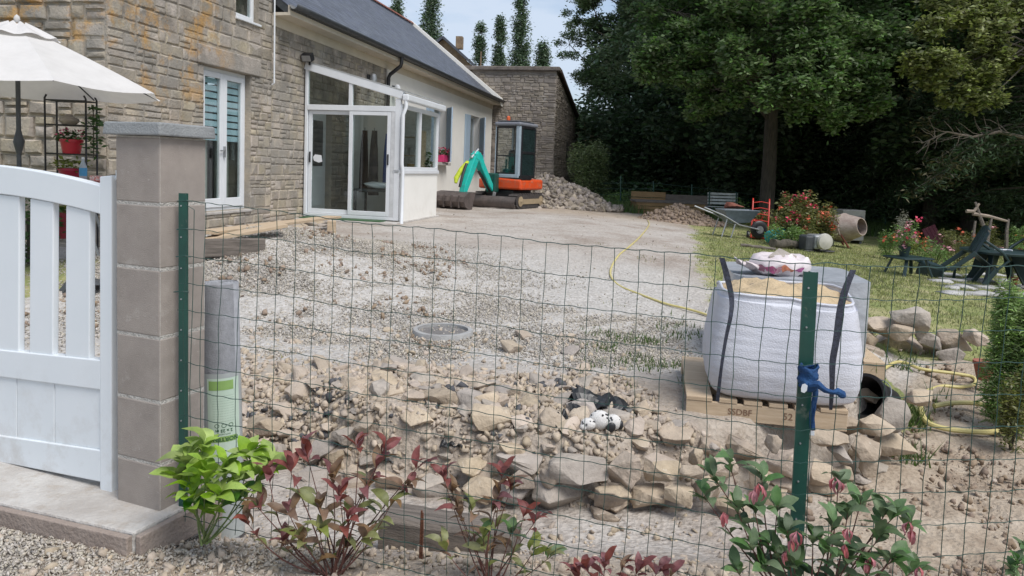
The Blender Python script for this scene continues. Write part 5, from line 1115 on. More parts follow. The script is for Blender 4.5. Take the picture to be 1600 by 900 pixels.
# cement mixer
p = gp(1312, 386); cm = empty('cement_mixer', p, math.radians(-15), 'old cement-crusted concrete mixer with tilted drum beside the roses', 'cement mixer'); cm.scale = (1.15, 1.15, 1.0)
crust = M_('cement_crusted_metal', (.36, .30, .26), (.25, .19, .16), .85, 8, .5, 30)
q = MB(); q.lathe([(.10, -.30), (.22, -.27), (.30, -.12), (.315, .06), (.31, .10), (.21, .38), (.20, .40), (.18, .40), (.28, .1), (.26, -.1), (.0, -.2)], 28, T(.02, 0, .44, ry=math.radians(80), rz=-.65)); q.build('drum', crust, cm, smooth=True)
q = MB(); q.lathe([(.318, .05), (.33, .06), (.33, .09), (.318, .10)], 28, T(.02, 0, .44, ry=math.radians(80), rz=-.65)); q.build('ring_gear', crust, cm)
q = MB(); q.beam((.15, -.12, .45), (.28, -.18, .5), .02, .1); q.build('mixing_blade', m['dkgrey'], cm)
MB().box(-.45, -.2, -.1, .15, .45, .80).build('motor_box', M_('faded_orange_paint', (.50, .12, .05), (.35, .08, .04), .6, 8), cm, bev=.03)
for s in (-.28, .30): MB().tube([(-.15, s, .52), (-.30, s, .1)], .02, 7).build('leg', rust, cm, smooth=True)
for s in (-.28, .30): MB().tube([(-.15, s, .5), (.12, s, .02)], .02, 7).build('leg', rust, cm, smooth=True)
for s in (-.3, .32): MB().lathe([(.03, -.03), (.10, -.03), (.11, 0), (.10, .03), (.03, .03)], 16, T(-.26, s, .12, rx=PI/2)).build('wheel', m['dkgrey'], cm, smooth=True)
MB().tube([(-.1, -.3, .55), (-.2, -.36, .75), (-.22, -.36, .45)], .012, 6).build('tilt_handle', rust, cm)
p = gp(1337, 383)+Vector((0, .5, 0)); MBx = empty('grey_crate', p, .1, 'grey box-like stove standing right behind the mixer drum', 'stove'); MB().box(-.3, .3, -.25, .25, .08, .85).build('casing', M_('dull_grey_enamel', (.22, .22, .2), (.15, .15, .14), .6, 6), MBx, bev=.02); MB().box(-.22, .22, -.27, -.252, .3, .7).build('front_panel', m['dkgrey'], MBx, bev=.01)
for sx in (-.25, .25):
    MB().box(sx-.03, sx+.03, -.2, .2, 0, .08).build('foot', m['dkgrey'], MBx)
# ------------------------------------------------------------------ bench and planter far behind
p = at(1132, 320, 23.5); p.z = h1(p.x, p.y); bn_ = empty('garden_bench', (p.x, p.y, p.z-.02), math.radians(6), 'white slatted garden bench on green legs under the oak', 'bench'); ws = M_('white_bench_paint', (.62, .64, .60), None, .6)
for k in range(4): MB().box(-.5, .5, .16+k*.01, .18+k*.01, .50+k*.10, .57+k*.10).build('back_slat', ws, bn_)
for k in range(4): MB().box(-.6, .6, -.25+k*.10, -.18+k*.10, .42, .44).build('seat_slat', ws, bn_)
for s in (-.45, .45):
    q = MB(); q.box(s-.02, s+.02, -.22, -.18, 0, .42); q.box(s-.02, s+.02, .15, .19, 0, .9); q.box(s-.02, s+.02, -.18, .15, .37, .415); q.build('leg', m['dkgreen'], bn_)
a, b_ = at(994, 329, 22.5), at(1102, 331, 22.5); zb = h1(b_.x, b_.y); pw = b_.x-a.x
pb_ = empty('raised_planter', (a.x, 22.5, zb), .015, 'long wooden raised garden bed with plants beyond the track', 'planter'); pzt = at(1050, 316, 22.5).z-zb
pbm = M_('honey_planter_wood', (.34, .22, .10), (.24, .15, .07), .8, 4, .3, 20, stretch=(1, 8, 8))
for k in range(4): MB().box(0, pw, 0, .05, .02+k*(pzt-.04)/4, (k+1)*(pzt-.04)/4).build('plank', pbm, pb_)
MB().box(-.05, pw+.05, -.05, .9, pzt-.03, pzt+.02).build('rim', m['oldwood'], pb_); MB().box(0, .05, .05, .85, .02, pzt-.04).build('end_board', pbm, pb_); MB().box(pw-.05, pw, .05, .85, .02, pzt-.04).build('end_board', pbm, pb_)
p3 = empty('tall_planter', (a.x+.0, 23.6, zb), .0, 'second brown planter box standing behind the long one', 'planter')
for k in range(4): MB().box(0, 1.1, 0, .05, .02+k*.19, .19*(k+1)).build('plank', pbm, p3)
MB().box(1.12, 2.6, .05, .1, .3, .70).build('grey_panel', m['oldwood'], p3)
# ------------------------------------------------------------------ plastic garden furniture
gpl = M_('dark_green_plastic', (.022, .045, .045), (.014, .03, .032), .4, 6)
p = gp(1560, 446); TH = at(1555, 392, p.y).z-p.z; gt = empty('garden_table', p, .1, 'large dark green round plastic table with splayed legs on the patio', 'table')
p_ = gt
q = MB(); q.lathe([(.0, TH-.02), (.50, TH-.02), (.56, TH-.03), (.565, TH), (.55, TH+.012), (.0, TH+.012)], 40); q.build('table_top', gpl, gt, smooth=True)
for k in range(4):
    a = k*PI/2+.5; c, s = math.cos(a), math.sin(a); MB().prism([(.12, TH-.03), (.34, TH-.03), (.40, .35*TH), (.50, 0), (.42, 0), (.28, .4*TH)], -.04, .04, Matrix.Rotation(a, 4, 'Z')).build('leg', gpl, gt, bev=.012)
def chair(loc, rot, lab, grp='dark green plastic chairs tipped against tables'):
    t = empty('plastic_chair', loc, 0, lab, 'chair', grp, rot=rot)
    q = MB(); q.grid(lambda u, v: ((u-.5)*.44, -.2+.42*v, .42+.02*math.cos((u-.5)*PI)+.03*(v < .1)), 6, 6); q.build('seat', gpl, t, solid=.012, smooth=True)
    def bf(u, v): return ((u-.5)*(.42+.06*math.sin(v*PI)), .22+.10*v+.03*(abs(u-.5)*2)**2*-1, .43+.42*v-.06*((u-.5)*2)**2*(v > .9))
    for k in range(5):
        q = MB(); q.grid(lambda u, v, k=k: bf((k+.08+.84*u)/5, v*.93), 1, 8); q.build('back_slat', gpl, t, solid=.01)
    q = MB(); q.grid(lambda u, v: bf(u, .9+.12*v), 12, 1); q.build('back_rail', gpl, t, solid=.014)
    for sx in (-1, 1):
        MB().prism([(-.22, 0), (-.16, 0), (-.14, .42), (-.2, .64), (.22, .66), (.24, .62), (-.12, .60), (-.10, .4), (.20, .42), (.27, 0), (.33, 0), (.26, .46), (.24, .70), (-.26, .68), (-.22, .4)][:0] or [(-.24, 0), (-.18, 0), (-.13, .42), (-.20, .43)], -.02, .02, T(sx*.225, 0, 0, rz=PI/2)).build('leg', gpl, t, bev=.006)
        MB().prism([(.26, 0), (.32, 0), (.24, .43), (.17, .43)], -.02, .02, T(sx*.225, 0, 0, rz=PI/2)).build('leg', gpl, t, bev=.006)
        MB().tube([(sx*.235, -.17, .42), (sx*.25, -.19, .62), (sx*.25, -.05, .66), (sx*.24, .24, .64)], [.02, .022, .024, .02], 8).build('armrest', gpl, t, smooth=True)
    return t
chair(p+Vector((-.66, -.12, .06)), (math.radians(38), 0, math.radians(75)), 'left dark chair tipped forward against the big round table')
chair(p+Vector((.72, -.05, .10)), (math.radians(38), 0, math.radians(-85)), 'right dark chair tipped against the big round table at the frame edge')
for (dx, dy, col_, lab) in ((-.12, -.2, (.6, .58, .5), 'small white lamp under the round table, left one'), (.06, -.15, (.6, .55, .5), 'small white lamp under the round table, right one')):
    o = MB().lathe([(.02, 0), (.025, .1), (.02, .13), (.0, .13)], 10).build('garden_lamp', M_('lamp_white', col_, None, .5), None, p+Vector((dx, dy, .0)), smooth=True); tag(o, lab, 'lamp')
o = MB().lathe([(.045, 0), (.065, .12), (.06, .12), (.04, .03), (0, .03)], 16).build('clay_pot', M_('terracotta', (.42, .14, .07), None, .8), None, p+Vector((.30, .1, 0)), smooth=True); tag(o, 'small terracotta pot standing under the round table', 'pot')
o = MB().tube([(-.12, 0, 0), (-.06, .05, .0), (0, 0, 0), (.08, .03, 0), (.12, -.04, 0)], .012, 6).build('white_ashtray', m['pvc'], None, p+Vector((-.05, -.1, TH+.03)), smooth=True); tag(o, 'small white dish lying on the round garden table', 'dish')
# small low table with flowers, left
p2_ = gp(1418, 431); t2_ = empty('small_garden_table', p2_, .3, 'low dark plastic side table tipped beside the flower pots', 'table')
TH2 = at(1418, 402, p2_.y).z-p2_.z
q = MB(); q.box(-.30, .28, -.22, .22, TH2-.02, TH2+.01); q.build('table_top', gpl, t2_, bev=.015)
for sx, sy in ((-1, -1), (1, -1), (1, 1), (-1, 1)): MB().beam((sx*.18, sy*.14, TH2-.02), (sx*.27, sy*.2, .0), .05, .03).build('leg', gpl, t2_, bev=.008)
chair(p2_+Vector((.12, .12, .03)), (math.radians(-95), math.radians(12), math.radians(-65)), 'dark plastic chair fallen over beside the low table', )
o = MB().lathe([(.06, 0), (.09, .16), (.085, .16), (.05, .02), (0, .02)], 16).build('green_pot', gpl, None, p2_+Vector((-.08, 0, TH2+.012)), smooth=True); tag(o, 'dark green flower pot standing on the low table', 'pot')
# maroon lounger back
p = gp(1467, 388); ml = empty('maroon_panel', p, .2, 'maroon slatted board leaning among the flower beds', 'board'); mar = M_('maroon_paint', (.13, .02, .035), None, .6)
for k in range(4): MB().box(-.21+k*.105, -.11+k*.105, -.012, .012, 0, .62, T(rx=-.35, ry=-.35)).build('slat', mar, ml, bev=.004)
MB().box(-.20, .20, .013, .03, .1, .15, T(rx=-.35, ry=-.35)).build('batten', mar, ml)
# patio stones under tables
pat = empty('stone_patio', (0, 0, 0), 0, 'grey flat patio slabs under the garden tables', 'patio'); sm_ = M_('patio_slab', (.42, .41, .39), (.32, .31, .30), .9, 6, .4, 30, island=.15)
for j, py in enumerate((430, 440, 450, 461)):
    for i in range(7):
        q = gp(1452+i*26+j*13, py); V, T__ = rock_np(700+i+j*7, 12, .1, .7); o = link('slab', mat_np(V*np.array([.5, .5, .7]), T__, 'slab', sm_), pat, q+Vector((0, 0, .012)))
# ------------------------------------------------------------------ parasol
C = at(30, 262, 7.4); C.z = h1(C.x, 7.4); pz = at(30, 40, 7.4).z; rzm = at(240, 146, 7.4).z; RP = at(241, 146, 7.4).x-C.x
ps = empty('parasol', C, 0, 'large open white parasol on a dark ornamental pole behind the gate', 'parasol'); pcl = M_('white_canopy_cloth', (.70, .68, .66), (.64, .62, .60), .8, 5, .1, 60, trans=.25)
q = MB(); n8 = 8; sub_ = 6; rings = 8
def can(u, v):
    a = u*2*PI; k = (u*n8) % 1; e = math.cos(PI/n8)/math.cos((k-.5)*2*PI/n8); sag = .05*math.sin(k*PI)*v; r = RP*v*(e*.985+.015)
    return (r*math.cos(a), r*math.sin(a), pz-C.z-(pz-rzm)*(v**1.12)-sag*.7)
q.grid(can, n8*sub_, rings, True); q.build('canopy', pcl, ps, smooth=False)
q = MB(); q.grid(lambda u, v: Vector(can(u, .06+.22*v))+Vector((0, 0, .05-.01*v+.015*math.sin(u*2*PI*8))), n8*sub_, 3, True); q.build('top_vent', pcl, ps, smooth=True)
for k in range(8):
    MB().tube([Vector(can(k/8, .02))+Vector((0, 0, -.03)), Vector(can(k/8, .98))+Vector((0, 0, -.012))], .008, 5).build('rib', m['black'], ps)
q = MB(); q.tube([(0, 0, 0), (0, 0, pz-C.z-.03)], .022, 10); zz = at(30, 222, 7.4).z-C.z; q.lathe([(.022, -.12), (.034, -.07), (.05, 0), (.034, .07), (.022, .12)], 14, T(0, 0, zz)); q.build('pole', m['dkgrey'], ps, smooth=True)
MB().lathe([(.02, 0), (.03, .03), (.022, .06), (.0, .08)], 12).build('finial', pcl, ps, (0, 0, pz-C.z+.03), smooth=True)
# ------------------------------------------------------------------ plant stand with pots
Ys = 8.55; sc_ = Ys/F
B0 = at(112, 300, Ys); gz = h1(B0.x, Ys); B0.z = gz; st_ = empty('plant_stand', B0, 0, 'black wrought iron plant stand against the gable wall', 'plant stand')
def sx_(px): return (px-112)*sc_
def sz_(py): return at(112, py, Ys).z-gz
for x in (sx_(80), sx_(143)):
    for y in (-.1, .12): MB().tube([(x, y, 0), (x, y, sz_(155)), (x+.02*(1 if x < 0 else -1), y, sz_(150))], .011, 7).build('upright', m['black'], st_, smooth=True)
for py in (158, 196, 241, 283):
    q = MB(); z = sz_(py)
    for y in (-.1, .01, .12): q.tube([(sx_(80), y, z), (sx_(143), y, z)], .008, 6)
    for x in np.linspace(sx_(80), sx_(143), 7): q.tube([(x, -.1, z), (x, .12, z)], .006, 5)
    q.build('shelf_grid', m['black'], st_)['kind'] = 'stuff'
def pot(px, py, w_, h_, mat, lab, fl=None, n=60, Y=Ys, grn=leafg, z=None, parent=None):
    c = at(px, py, Y); 
    if z is not None: c.z = z
    t = empty('flower_pot', c, 0, lab, 'flower pot'); r = w_*Y/F/2; hh = h_*Y/F
    MB().lathe([(r*.72, 0), (r*.94, hh*.82), (r, hh*.83), (r, hh), (r*.9, hh), (r*.65, .02), (0, .02)], 22).build('pot', mat, t, smooth=True)
    if n: leafcloud('foliage', ellip(n, (0, 0, hh+.03), (r*1.5, r*1.2, r*.55)), .07, grn, t)
    if fl: leafcloud('flowers', ellip(n//2, (0, -.02, hh+.06), (r*1.5, r*1.2, r*.5), .4), .035, fl, t, aspect=.9)
    return t
pink = M_('pink_petals', (.60, .16, .25), (.45, .08, .15), .6, 6); ygr = M_('yellow_green_leaf', (.26, .30, .06), (.16, .20, .04), .6, 6, trans=.3)
pot(112, 241, 33, 23, m['redpot'], 'bright red pot with pale pink flowers on the plant stand', pink, 110)
pot(112, 283, 38, 20, M_('crimson_plastic', (.36, .01, .04), None, .4), 'crimson pot with yellow-green leaves on the lower shelf of the stand', None, 110, grn=ygr)
pot(98, 372, 30, 42, M_('dark_red_plastic', (.25, .015, .03), None, .4), 'tall dark red pot seen between the gate slats', None, 90, Y=8.2, grn=ygr)
c = at(108, 196, Ys); t = empty('grey_bowl', c, 0, 'grey stone bowl on the top shelf of the plant stand', 'bowl'); MB().lathe([(.06, 0), (.11, .05), (.10, .08), (.05, .10), (.03, .13), (0, .13)], 16).build('bowl', m['rockgrey'], t, smooth=True)
c = at(130, 283, 8.35); t = empty('water_bottle', c, 0, 'clear water bottle with blue label beside the crimson pot', 'bottle'); q = MB(); q.lathe([(.038, 0), (.04, .02), (.04, .16), (.015, .23), (.015, .25), (0, .25)], 16); q.build('bottle', M_('clear_plastic', (.42, .48, .52), None, .15), t, smooth=True)
MB().lathe([(.041, .06), (.041, .15)], 16).build('label', M_('sky_blue_label', (.08, .35, .62), None, .5), t); MB().lathe([(.016, .25), (.016, .27), (0, .27)], 10).build('cap', m['pvc'], t)
c = at(139, 284, 8.2); rst_ = empty('red_side_table', (c.x, 8.2, h1(c.x, 8.2)), .1, 'small red topped folding table behind the gate stile', 'table'); zt_ = c.z-h1(c.x, 8.2)
MB().box(-.18, .20, -.15, .15, zt_-.02, zt_).build('table_top', m['redpot'], rst_)
for s in (-.15, .16):
    for y in (-.12, .12): MB().beam((s, y, 0), (-s*.6, y, zt_-.02), .02, .02).build('leg', m['steel'], rst_)
o = MB().box(-.05, .05, -.04, .04, 0, .06).build('small_box', M_('red_white_box', (.6, .2, .18), (.65, .6, .58), .5, 60, lo=.48, hi=.52), None, at(150, 283, 8.15), bev=.004); tag(o, 'small red and white box on the red side table', 'box')
o = link('dark_sack', big_rock(88, .7, .4, .22, m['dkgrey']), None, gp(120, 458)+Vector((0, 0, .05)), (0, 0, -.2)); tag(o, 'dark grey bag lying on the gravel behind the gate', 'bag')
p = gp(45, 400); p.y = 7.9; pp = empty('potted_shrub', (at(45, 360, 7.9).x, 7.9, h1(-5, 7.9)), 0, 'dark green leafy shrub seen through the gap between gate slats', 'shrub'); leafcloud('foliage', ellip(500, (0, 0, .45), (.32, .3, .5), .3), .09, leafg, pp); MB().tube([(0, 0, 0), (0, 0, .5)], .02, 6).build('stem', m['bark'], pp)
c = at(146, 205, Ys-.05); iv = empty('trailing_plant', c, 0, 'trailing green plant hanging at the right of the plant stand', 'plant'); leafcloud('foliage', ellip(110, (0, 0, 0), (.1, .1, .32), .2), .08, leafg, iv); MB().tube([(0, 0, .3), (0, 0, -.3)], .006, 5).build('stem', m['bark'], iv)
# ------------------------------------------------------------------ near shrubs: each leaf an object
def leaf_mesh(name, mat, aspect, fold=.12, curl=.22, tipp=1.0, n=7):
    """leaf of length 1 along +x, face up +z"""
    vs = []; fs = []
    for i in range(n+1):
        t = i/n; t2_ = max(0, (t-.1)/.9); wd = aspect*.5*(4*t2_*(1-t2_))**.75*(1.08-.25*t2_) if 0 < i < n else .006; z = curl*.6*math.sin(t*PI*.9)-curl*t*t*.8+.02*math.sin(t*13+aspect*9)
        vs += [(t, -wd, z+fold*wd*2), (t, 0, z), (t, wd, z+fold*wd*2)]
    for i in range(n):
        a = i*3; fs += [(a, a+3, a+4, a+1), (a+1, a+4, a+5, a+2)]
    me = bpy.data.meshes.new(name); me.from_pydata(vs, [], fs); me.materials.append(mat); me.polygons.foreach_set('use_smooth', [True]*len(me.polygons)); return me
def leafmat(name, c1, c2, isl=.25, rough=.45, tr=.3): return M_(name, c1, c2, rough, 3, .15, 30, island=isl, trans=tr)
hyd = leafmat('lime_green_leaf', (.32, .46, .07), (.22, .35, .05), .25, .6); hyd2 = leafmat('mid_green_leaf', (.09, .24, .03), (.06, .17, .02), .2)
red1 = leafmat('wine_red_leaf', (.27, .085, .08), (.18, .06, .055)); red2 = leafmat('bronze_leaf', (.26, .16, .09), (.18, .11, .065)); red3 = leafmat('olive_leaf', (.25, .27, .09), (.17, .19, .06)); 
phg = leafmat('glossy_green_leaf', (.13, .21, .085), (.085, .15, .06), .3, .5); phg2 = leafmat('dark_glossy_leaf', (.07, .13, .055), (.045, .09, .04), .2, .5); budm = leafmat('pink_bud', (.50, .17, .19), (.38, .12, .13), .2, .5, .2)
LM = {k: [leaf_mesh('leaf', mt, a, fold, c) for c in (.06, .2, .4)] for k, mt, a, fold in (('hyd', hyd, .56, .15), ('hyd2', hyd2, .56, .15), ('red1', red1, .42, .2), ('red2', red2, .40, .2), ('red3', red3, .42, .2), ('phg', phg, .50, .12), ('phg2', phg2, .5, .12), ('bud', budm, .3, .5))}
def put_leaf(parent, kind, p, d, size, roll_=0, base=None):
    d = Vector(d).normalized(); upv = Vector((0, 0, 1)); s = upv.cross(d)
    if s.length < .05: s = Vector((1, 0, 0)).cross(d)
    s.normalize(); n = d.cross(s); R = Matrix((d, s, n)).transposed(); R = R @ Matrix.Rotation(roll_, 3, 'X')
    o = link('leaf' if kind != 'bud' else 'flower_bud', random.choice(LM[kind]), parent); o.matrix_local = Matrix.Translation(Vector(p)) @ R.to_4x4() @ Matrix.Scale(size, 4); return o
def stem_path(a, b, bend=.1, n=6):
    a, b = Vector(a), Vector(b); c = Vector((random.uniform(-1, 1), random.uniform(-1, 1), 0))*bend*(b-a).length
    return [a.lerp(b, i/n)+c*math.sin(PI*i/n)-Vector((0, 0, (b-a).length*.06*math.sin(PI*i/n))) for i in range(n+1)]
def shrub(name, base, tips, label, cat, kinds, leaf, r0, smat, tuft=6, along=8, spread=.9, Yb=None, join=.35):
    """base and tips in pixels with depth; stems from the base to each tip with leaves along the outer part"""
    bp = at(*base) if len(base) == 3 else Vector(base); t = empty(name, bp, 0, label, cat); st = []
    q = MB()
    for tip in tips:
        tp = at(*tip[:3]) - bp; path = stem_path((random.uniform(-.02, .02), random.uniform(-.02, .02), 0), tp, .08)
        q.tube(path, [r0*(1-.7*i/6) for i in range(7)], 6); st.append(path)
        dr_ = (path[-1]-path[-3]).normalized()
        kk = tip[3] if len(tip) > 3 else None
        for k in range(tuft):
            a = k*2.4+random.random(); side = Vector((math.cos(a), math.sin(a), 0)); d = dr_*random.uniform(.35, 1.0)+side*spread*random.uniform(.4, .9)
            kd = random.choice(kk or kinds[0]); put_leaf(t, kd, path[-1]-dr_*random.uniform(0, .03), d, leaf*random.uniform(.7, 1.1), random.uniform(-.5, .5))
        L_ = sum((path[i+1]-path[i]).length for i in range(6))
        for k in range(along):
            s = join+(1-join)*(k+random.random())/along; i = min(5, int(s*6)); p = path[i].lerp(path[i+1], s*6-i); a = k*2.4+random.random()*.8
            side = Vector((math.cos(a), math.sin(a), random.uniform(-.15, .45))); kd = random.choice(kinds[1] if s < .8 else (kk or kinds[0])); put_leaf(t, kd, p, side*spread+dr_*.35, leaf*random.uniform(.65, 1.05), random.uniform(-.5, .5))
    q.build('stems', smat, t, smooth=True); return t
gst = M_('green_stem', (.14, .20, .06), (.10, .14, .05), .6, 10); rst = M_('red_brown_stem', (.14, .05, .04), (.08, .04, .03), .7, 10)
shrub('hydrangea', (322, 850, 2.52), [(278, 745, 2.5), (292, 722, 2.5), (318, 698, 2.55), (375, 745, 2.48), (426, 718, 2.58), (352, 728, 2.5), (300, 772, 2.42), (345, 775, 2.42), (392, 712, 2.55), (412, 738, 2.52), (320, 742, 2.42)],
      'bright lime-green leafy hydrangea at the foot of the block pillar', 'shrub', (['hyd'], ['hyd', 'hyd', 'hyd2']), .098, .004, gst, 6, 5, 1.0, join=.5)
R_ = ['red1']; Bz = ['red2', 'red1']; Ol = ['red3', 'red2']
shrub('photinia_shrub', (520, 905, 2.50), [(450, 728, 2.5, R_), (480, 712, 2.52, R_), (420, 745, 2.48, R_), (560, 695, 2.5, R_), (600, 700, 2.52, R_), (590, 725, 2.5, Bz), (655, 728, 2.5, R_), (635, 760, 2.48, Bz), (530, 770, 2.45, R_), (545, 810, 2.42, R_), (495, 790, 2.48, Ol), (400, 790, 2.45, Bz), (450, 800, 2.45, Bz), (385, 815, 2.42, Bz), (520, 745, 2.5, Bz), (570, 840, 2.42, Ol), (470, 845, 2.4, Ol), (440, 850, 2.42, Bz), (610, 790, 2.45, Ol), (575, 760, 2.5, Bz), (500, 830, 2.4, Ol)],
      'red and bronze leaved shrub before the left end of the sleeper', 'shrub', (['red1', 'red2'], ['red2', 'red3', 'red3']), .088, .004, rst, 4, 3, .8, join=.4)
shrub('photinia_shrub', (768, 925, 2.45), [(690, 740, 2.45, R_), (705, 765, 2.45, Bz), (785, 740, 2.46, R_), (800, 760, 2.45, Bz), (770, 790, 2.42, Bz), (735, 800, 2.42, Ol), (820, 800, 2.45, Bz), (840, 810, 2.45, R_), (755, 840, 2.4, ['red3', 'phg']), (800, 830, 2.42, ['phg']), (715, 800, 2.42, Bz), (690, 850, 2.4, Ol), (860, 870, 2.38, ['phg', 'red3']), (835, 860, 2.4, Ol), (780, 775, 2.43, Bz)],
      'bronze leaved shrub with thin red stems before the right end of the sleeper', 'shrub', (['red1', 'red2'], ['red3', 'red2']), .078, .0034, rst, 4, 3, .8, join=.42)
shrub('photinia_shrub', (960, 990, 2.2), [(915, 885, 2.2, R_), (945, 878, 2.2, R_), (975, 882, 2.2, Bz), (1000, 888, 2.2, R_), (1030, 890, 2.22, R_), (1050, 898, 2.2, Bz), (900, 900, 2.2, R_)],
      'low wine-red leaved shrub cut by the bottom edge near the middle', 'shrub', (['red1'], ['red1', 'red2']), .07, .003, rst, 5, 3, .8, join=.5)
gs = shrub('pink_flowered_shrub', (1260, 980, 1.95), [(1115, 745, 1.98), (1140, 725, 2.0), (1190, 745, 2.0), (1100, 775, 1.98), (1150, 790, 1.95), (1180, 800, 1.95), (1215, 790, 1.98), (1230, 830, 1.92), (1170, 850, 1.9), (1310, 755, 2.0), (1325, 800, 1.95), (1345, 785, 1.98), (1300, 820, 1.92), (1400, 805, 1.95), (1425, 815, 1.98), (1375, 840, 1.92), (1290, 860, 1.88), (1240, 880, 1.88), (1330, 870, 1.88), (1400, 870, 1.9), (1430, 890, 1.9), (1190, 885, 1.88), (1150, 890, 1.9), (1360, 890, 1.86), (1270, 840, 1.9), (1385, 800, 1.97), (1210, 860, 1.9)],
      'glossy green shrub with hanging pink buds at the lower right of the fence', 'shrub', (['phg'], ['phg', 'phg2']), .07, .004, rst, 5, 4, .95, join=.5)
bl = gs.location
for px, py in ((1185, 765), (1192, 772), (1305, 755), (1245, 840), (1238, 852), (1325, 835), (1320, 860), (1360, 880), (1420, 825), (1178, 775), (1230, 870), (1352, 885), (1130, 810), (1425, 838), (1436, 895), (1310, 760)):
    p = at(px, py-10, 1.86)-bl
    for k in range(4): put_leaf(gs, 'bud', p, (random.uniform(-.4, .4), random.uniform(-.4, .2), -1), random.uniform(.025, .042), random.random())
shrub('conifer_sprig', (1600, 1010, 1.9), [(1590, 870, 1.9), (1600, 850, 1.92), (1580, 890, 1.9)], 'small green sprig at the bottom right corner', 'shrub', (['phg'], ['phg']), .05, .003, gst, 5, 5, .7)
# ------------------------------------------------------------------ right-hand leafy bushes
grn1 = leafmat('fresh_green_foliage', (.20, .33, .08), (.13, .22, .055)); grn2 = leafmat('deep_green_foliage', (.05, .10, .03), (.03, .065, .018)); dryg = leafmat('yellow_grass_foliage', (.20, .21, .06), (.13, .14, .04)); 
def bush(px, pyb, pyt, wpx, lab, mat, n=1500, leaf=.05, name='bush', Y=None, flowers=None, nf=60, cat='bush', asp=.35, clumps=9):
    p = gp(px, pyb) if Y is None else at(px, pyb, Y)
    if Y is not None: p.z = h1(p.x, Y)
    hh = at(px, pyt, p.y).z-p.z; r = wpx*p.y/F/2; t = empty(name, p, 0, lab, cat); P = []
    q = MB()
    for k in range(clumps):
        a = random.uniform(0, 2*PI); rr_ = random.uniform(.15, .75)*r; c = (rr_*math.cos(a), rr_*math.sin(a)*.8, hh*random.uniform(.3, .85)); s = random.uniform(.28, .5)
        P.append(ellip(n//clumps, c, (r*s, r*s, hh*s*.62), .2)); q.tube([(0, 0, 0), (c[0]*.5, c[1]*.5, c[2]*.5), c], [.02*r+.004, .012*r+.003, .003], 5)
    P.append(ellip(n//5, (0, 0, hh*.28), (r*.9, r*.8, hh*.3))); P = np.concatenate(P); P[:, 2] = np.clip(P[:, 2], .01, None)
    leafcloud('foliage', P, leaf, mat, t, aspect=asp); q.build('stems', m['bark'], t)
    if flowers:
        for (fm, k_) in flowers:
            i = rng.integers(0, len(P), k_); leafcloud('flowers', np.repeat(P[i]+np.array((0, -.08, .05)), 7, 0)+rng.normal(0, leaf*.35, (k_*7, 3)), leaf*.9, fm, t, aspect=.9)
    return t
bush(1590, 592, 438, 92, 'feathery green bush at the right edge by the clay pot', leafmat('light_feathery_foliage', (.27, .40, .12), (.18, .28, .08)), 15000, .05, Y=4.9, asp=.2, clumps=12)
bush(1585, 640, 560, 60, 'low yellow-green shrub at the right edge above the soil bed', dryg, 1500, .035, Y=4.6, asp=.4)
o = MB().lathe([(.045, 0), (.075, .12), (.08, .12), (.08, .145), (.07, .145), (.0, .11)], 20).build('clay_pot', M_('dull_terracotta', (.30, .10, .07), (.22, .08, .05), .8, 6), None, at(1538, 575, 5.5)+Vector((0, 0, -.09)), smooth=True); tag(o, 'reddish clay pot half hidden beside the feathery bush', 'pot')
bush(922, 312, 228, 72, 'pale green willowy bush at the corner of the barn', leafmat('pale_olive_foliage', (.24, .31, .13), (.15, .20, .08)), 9000, .11, Y=27, asp=.25, clumps=14)
bush(985, 322, 298, 90, 'low tangled weeds along the far fence', grn1, 1600, .09, Y=25, asp=.2, name='weeds', cat='weeds')
hotp = M_('hot_pink_petals', (.65, .06, .13), (.5, .03, .08), .6, 6); orr = M_('orange_red_petals', (.60, .12, .05), (.45, .08, .04), .6, 6); mauv = M_('pale_pink_petals', (.60, .32, .34), (.5, .22, .26), .6, 6); whp = M_('white_petals', (.65, .63, .6), None, .6)
bush(1195, 352, 325, 60, 'rose bush with orange-red blooms behind the sack truck', dryg, 1500, .07, name='rose_bush', Y=17.0, flowers=[(orr, 12), (hotp, 6)])
bush(1240, 385, 296, 75, 'tall rose bush with pink and red blooms left of the mixer', dryg, 3600, .07, name='rose_bush', Y=15.3, flowers=[(hotp, 26), (orr, 14)], clumps=13)
bush(1287, 380, 312, 46, 'yellow-green bush just behind the cement mixer motor', dryg, 1600, .07, Y=15.5, flowers=[(orr, 5)])
bush(1232, 392, 352, 70, 'leafy weeds round the logs below the roses', grn1, 1400, .06, Y=14.8, name='weeds', cat='weeds')
bush(1150, 328, 312, 40, 'weeds beside the white bench', grn1, 700, .08, Y=22, name='weeds', cat='weeds')
silv = leafmat('silvery_foliage', (.42, .42, .34), (.3, .3, .24), .15)
bush(1415, 372, 335, 34, 'silvery-white plant with upright plumes in the far flower bed', silv, 900, .07, Y=16, asp=.15)
bush(1405, 398, 375, 40, 'pot of pink and pale flowers on the low dark table', grn1, 500, .05, Y=p2_.y, name='potted_flowers', flowers=[(mauv, 10), (hotp, 6)]).location = p2_+Vector((-.08, 0, TH2+.05))
bush(1424, 385, 364, 26, 'yellow-green clump behind the potted flowers', ygr, 500, .06, Y=13.4)
bush(1440, 372, 356, 22, 'orange flower clump in the bed behind the low table', grn1, 300, .05, Y=14, flowers=[(orr, 12)])
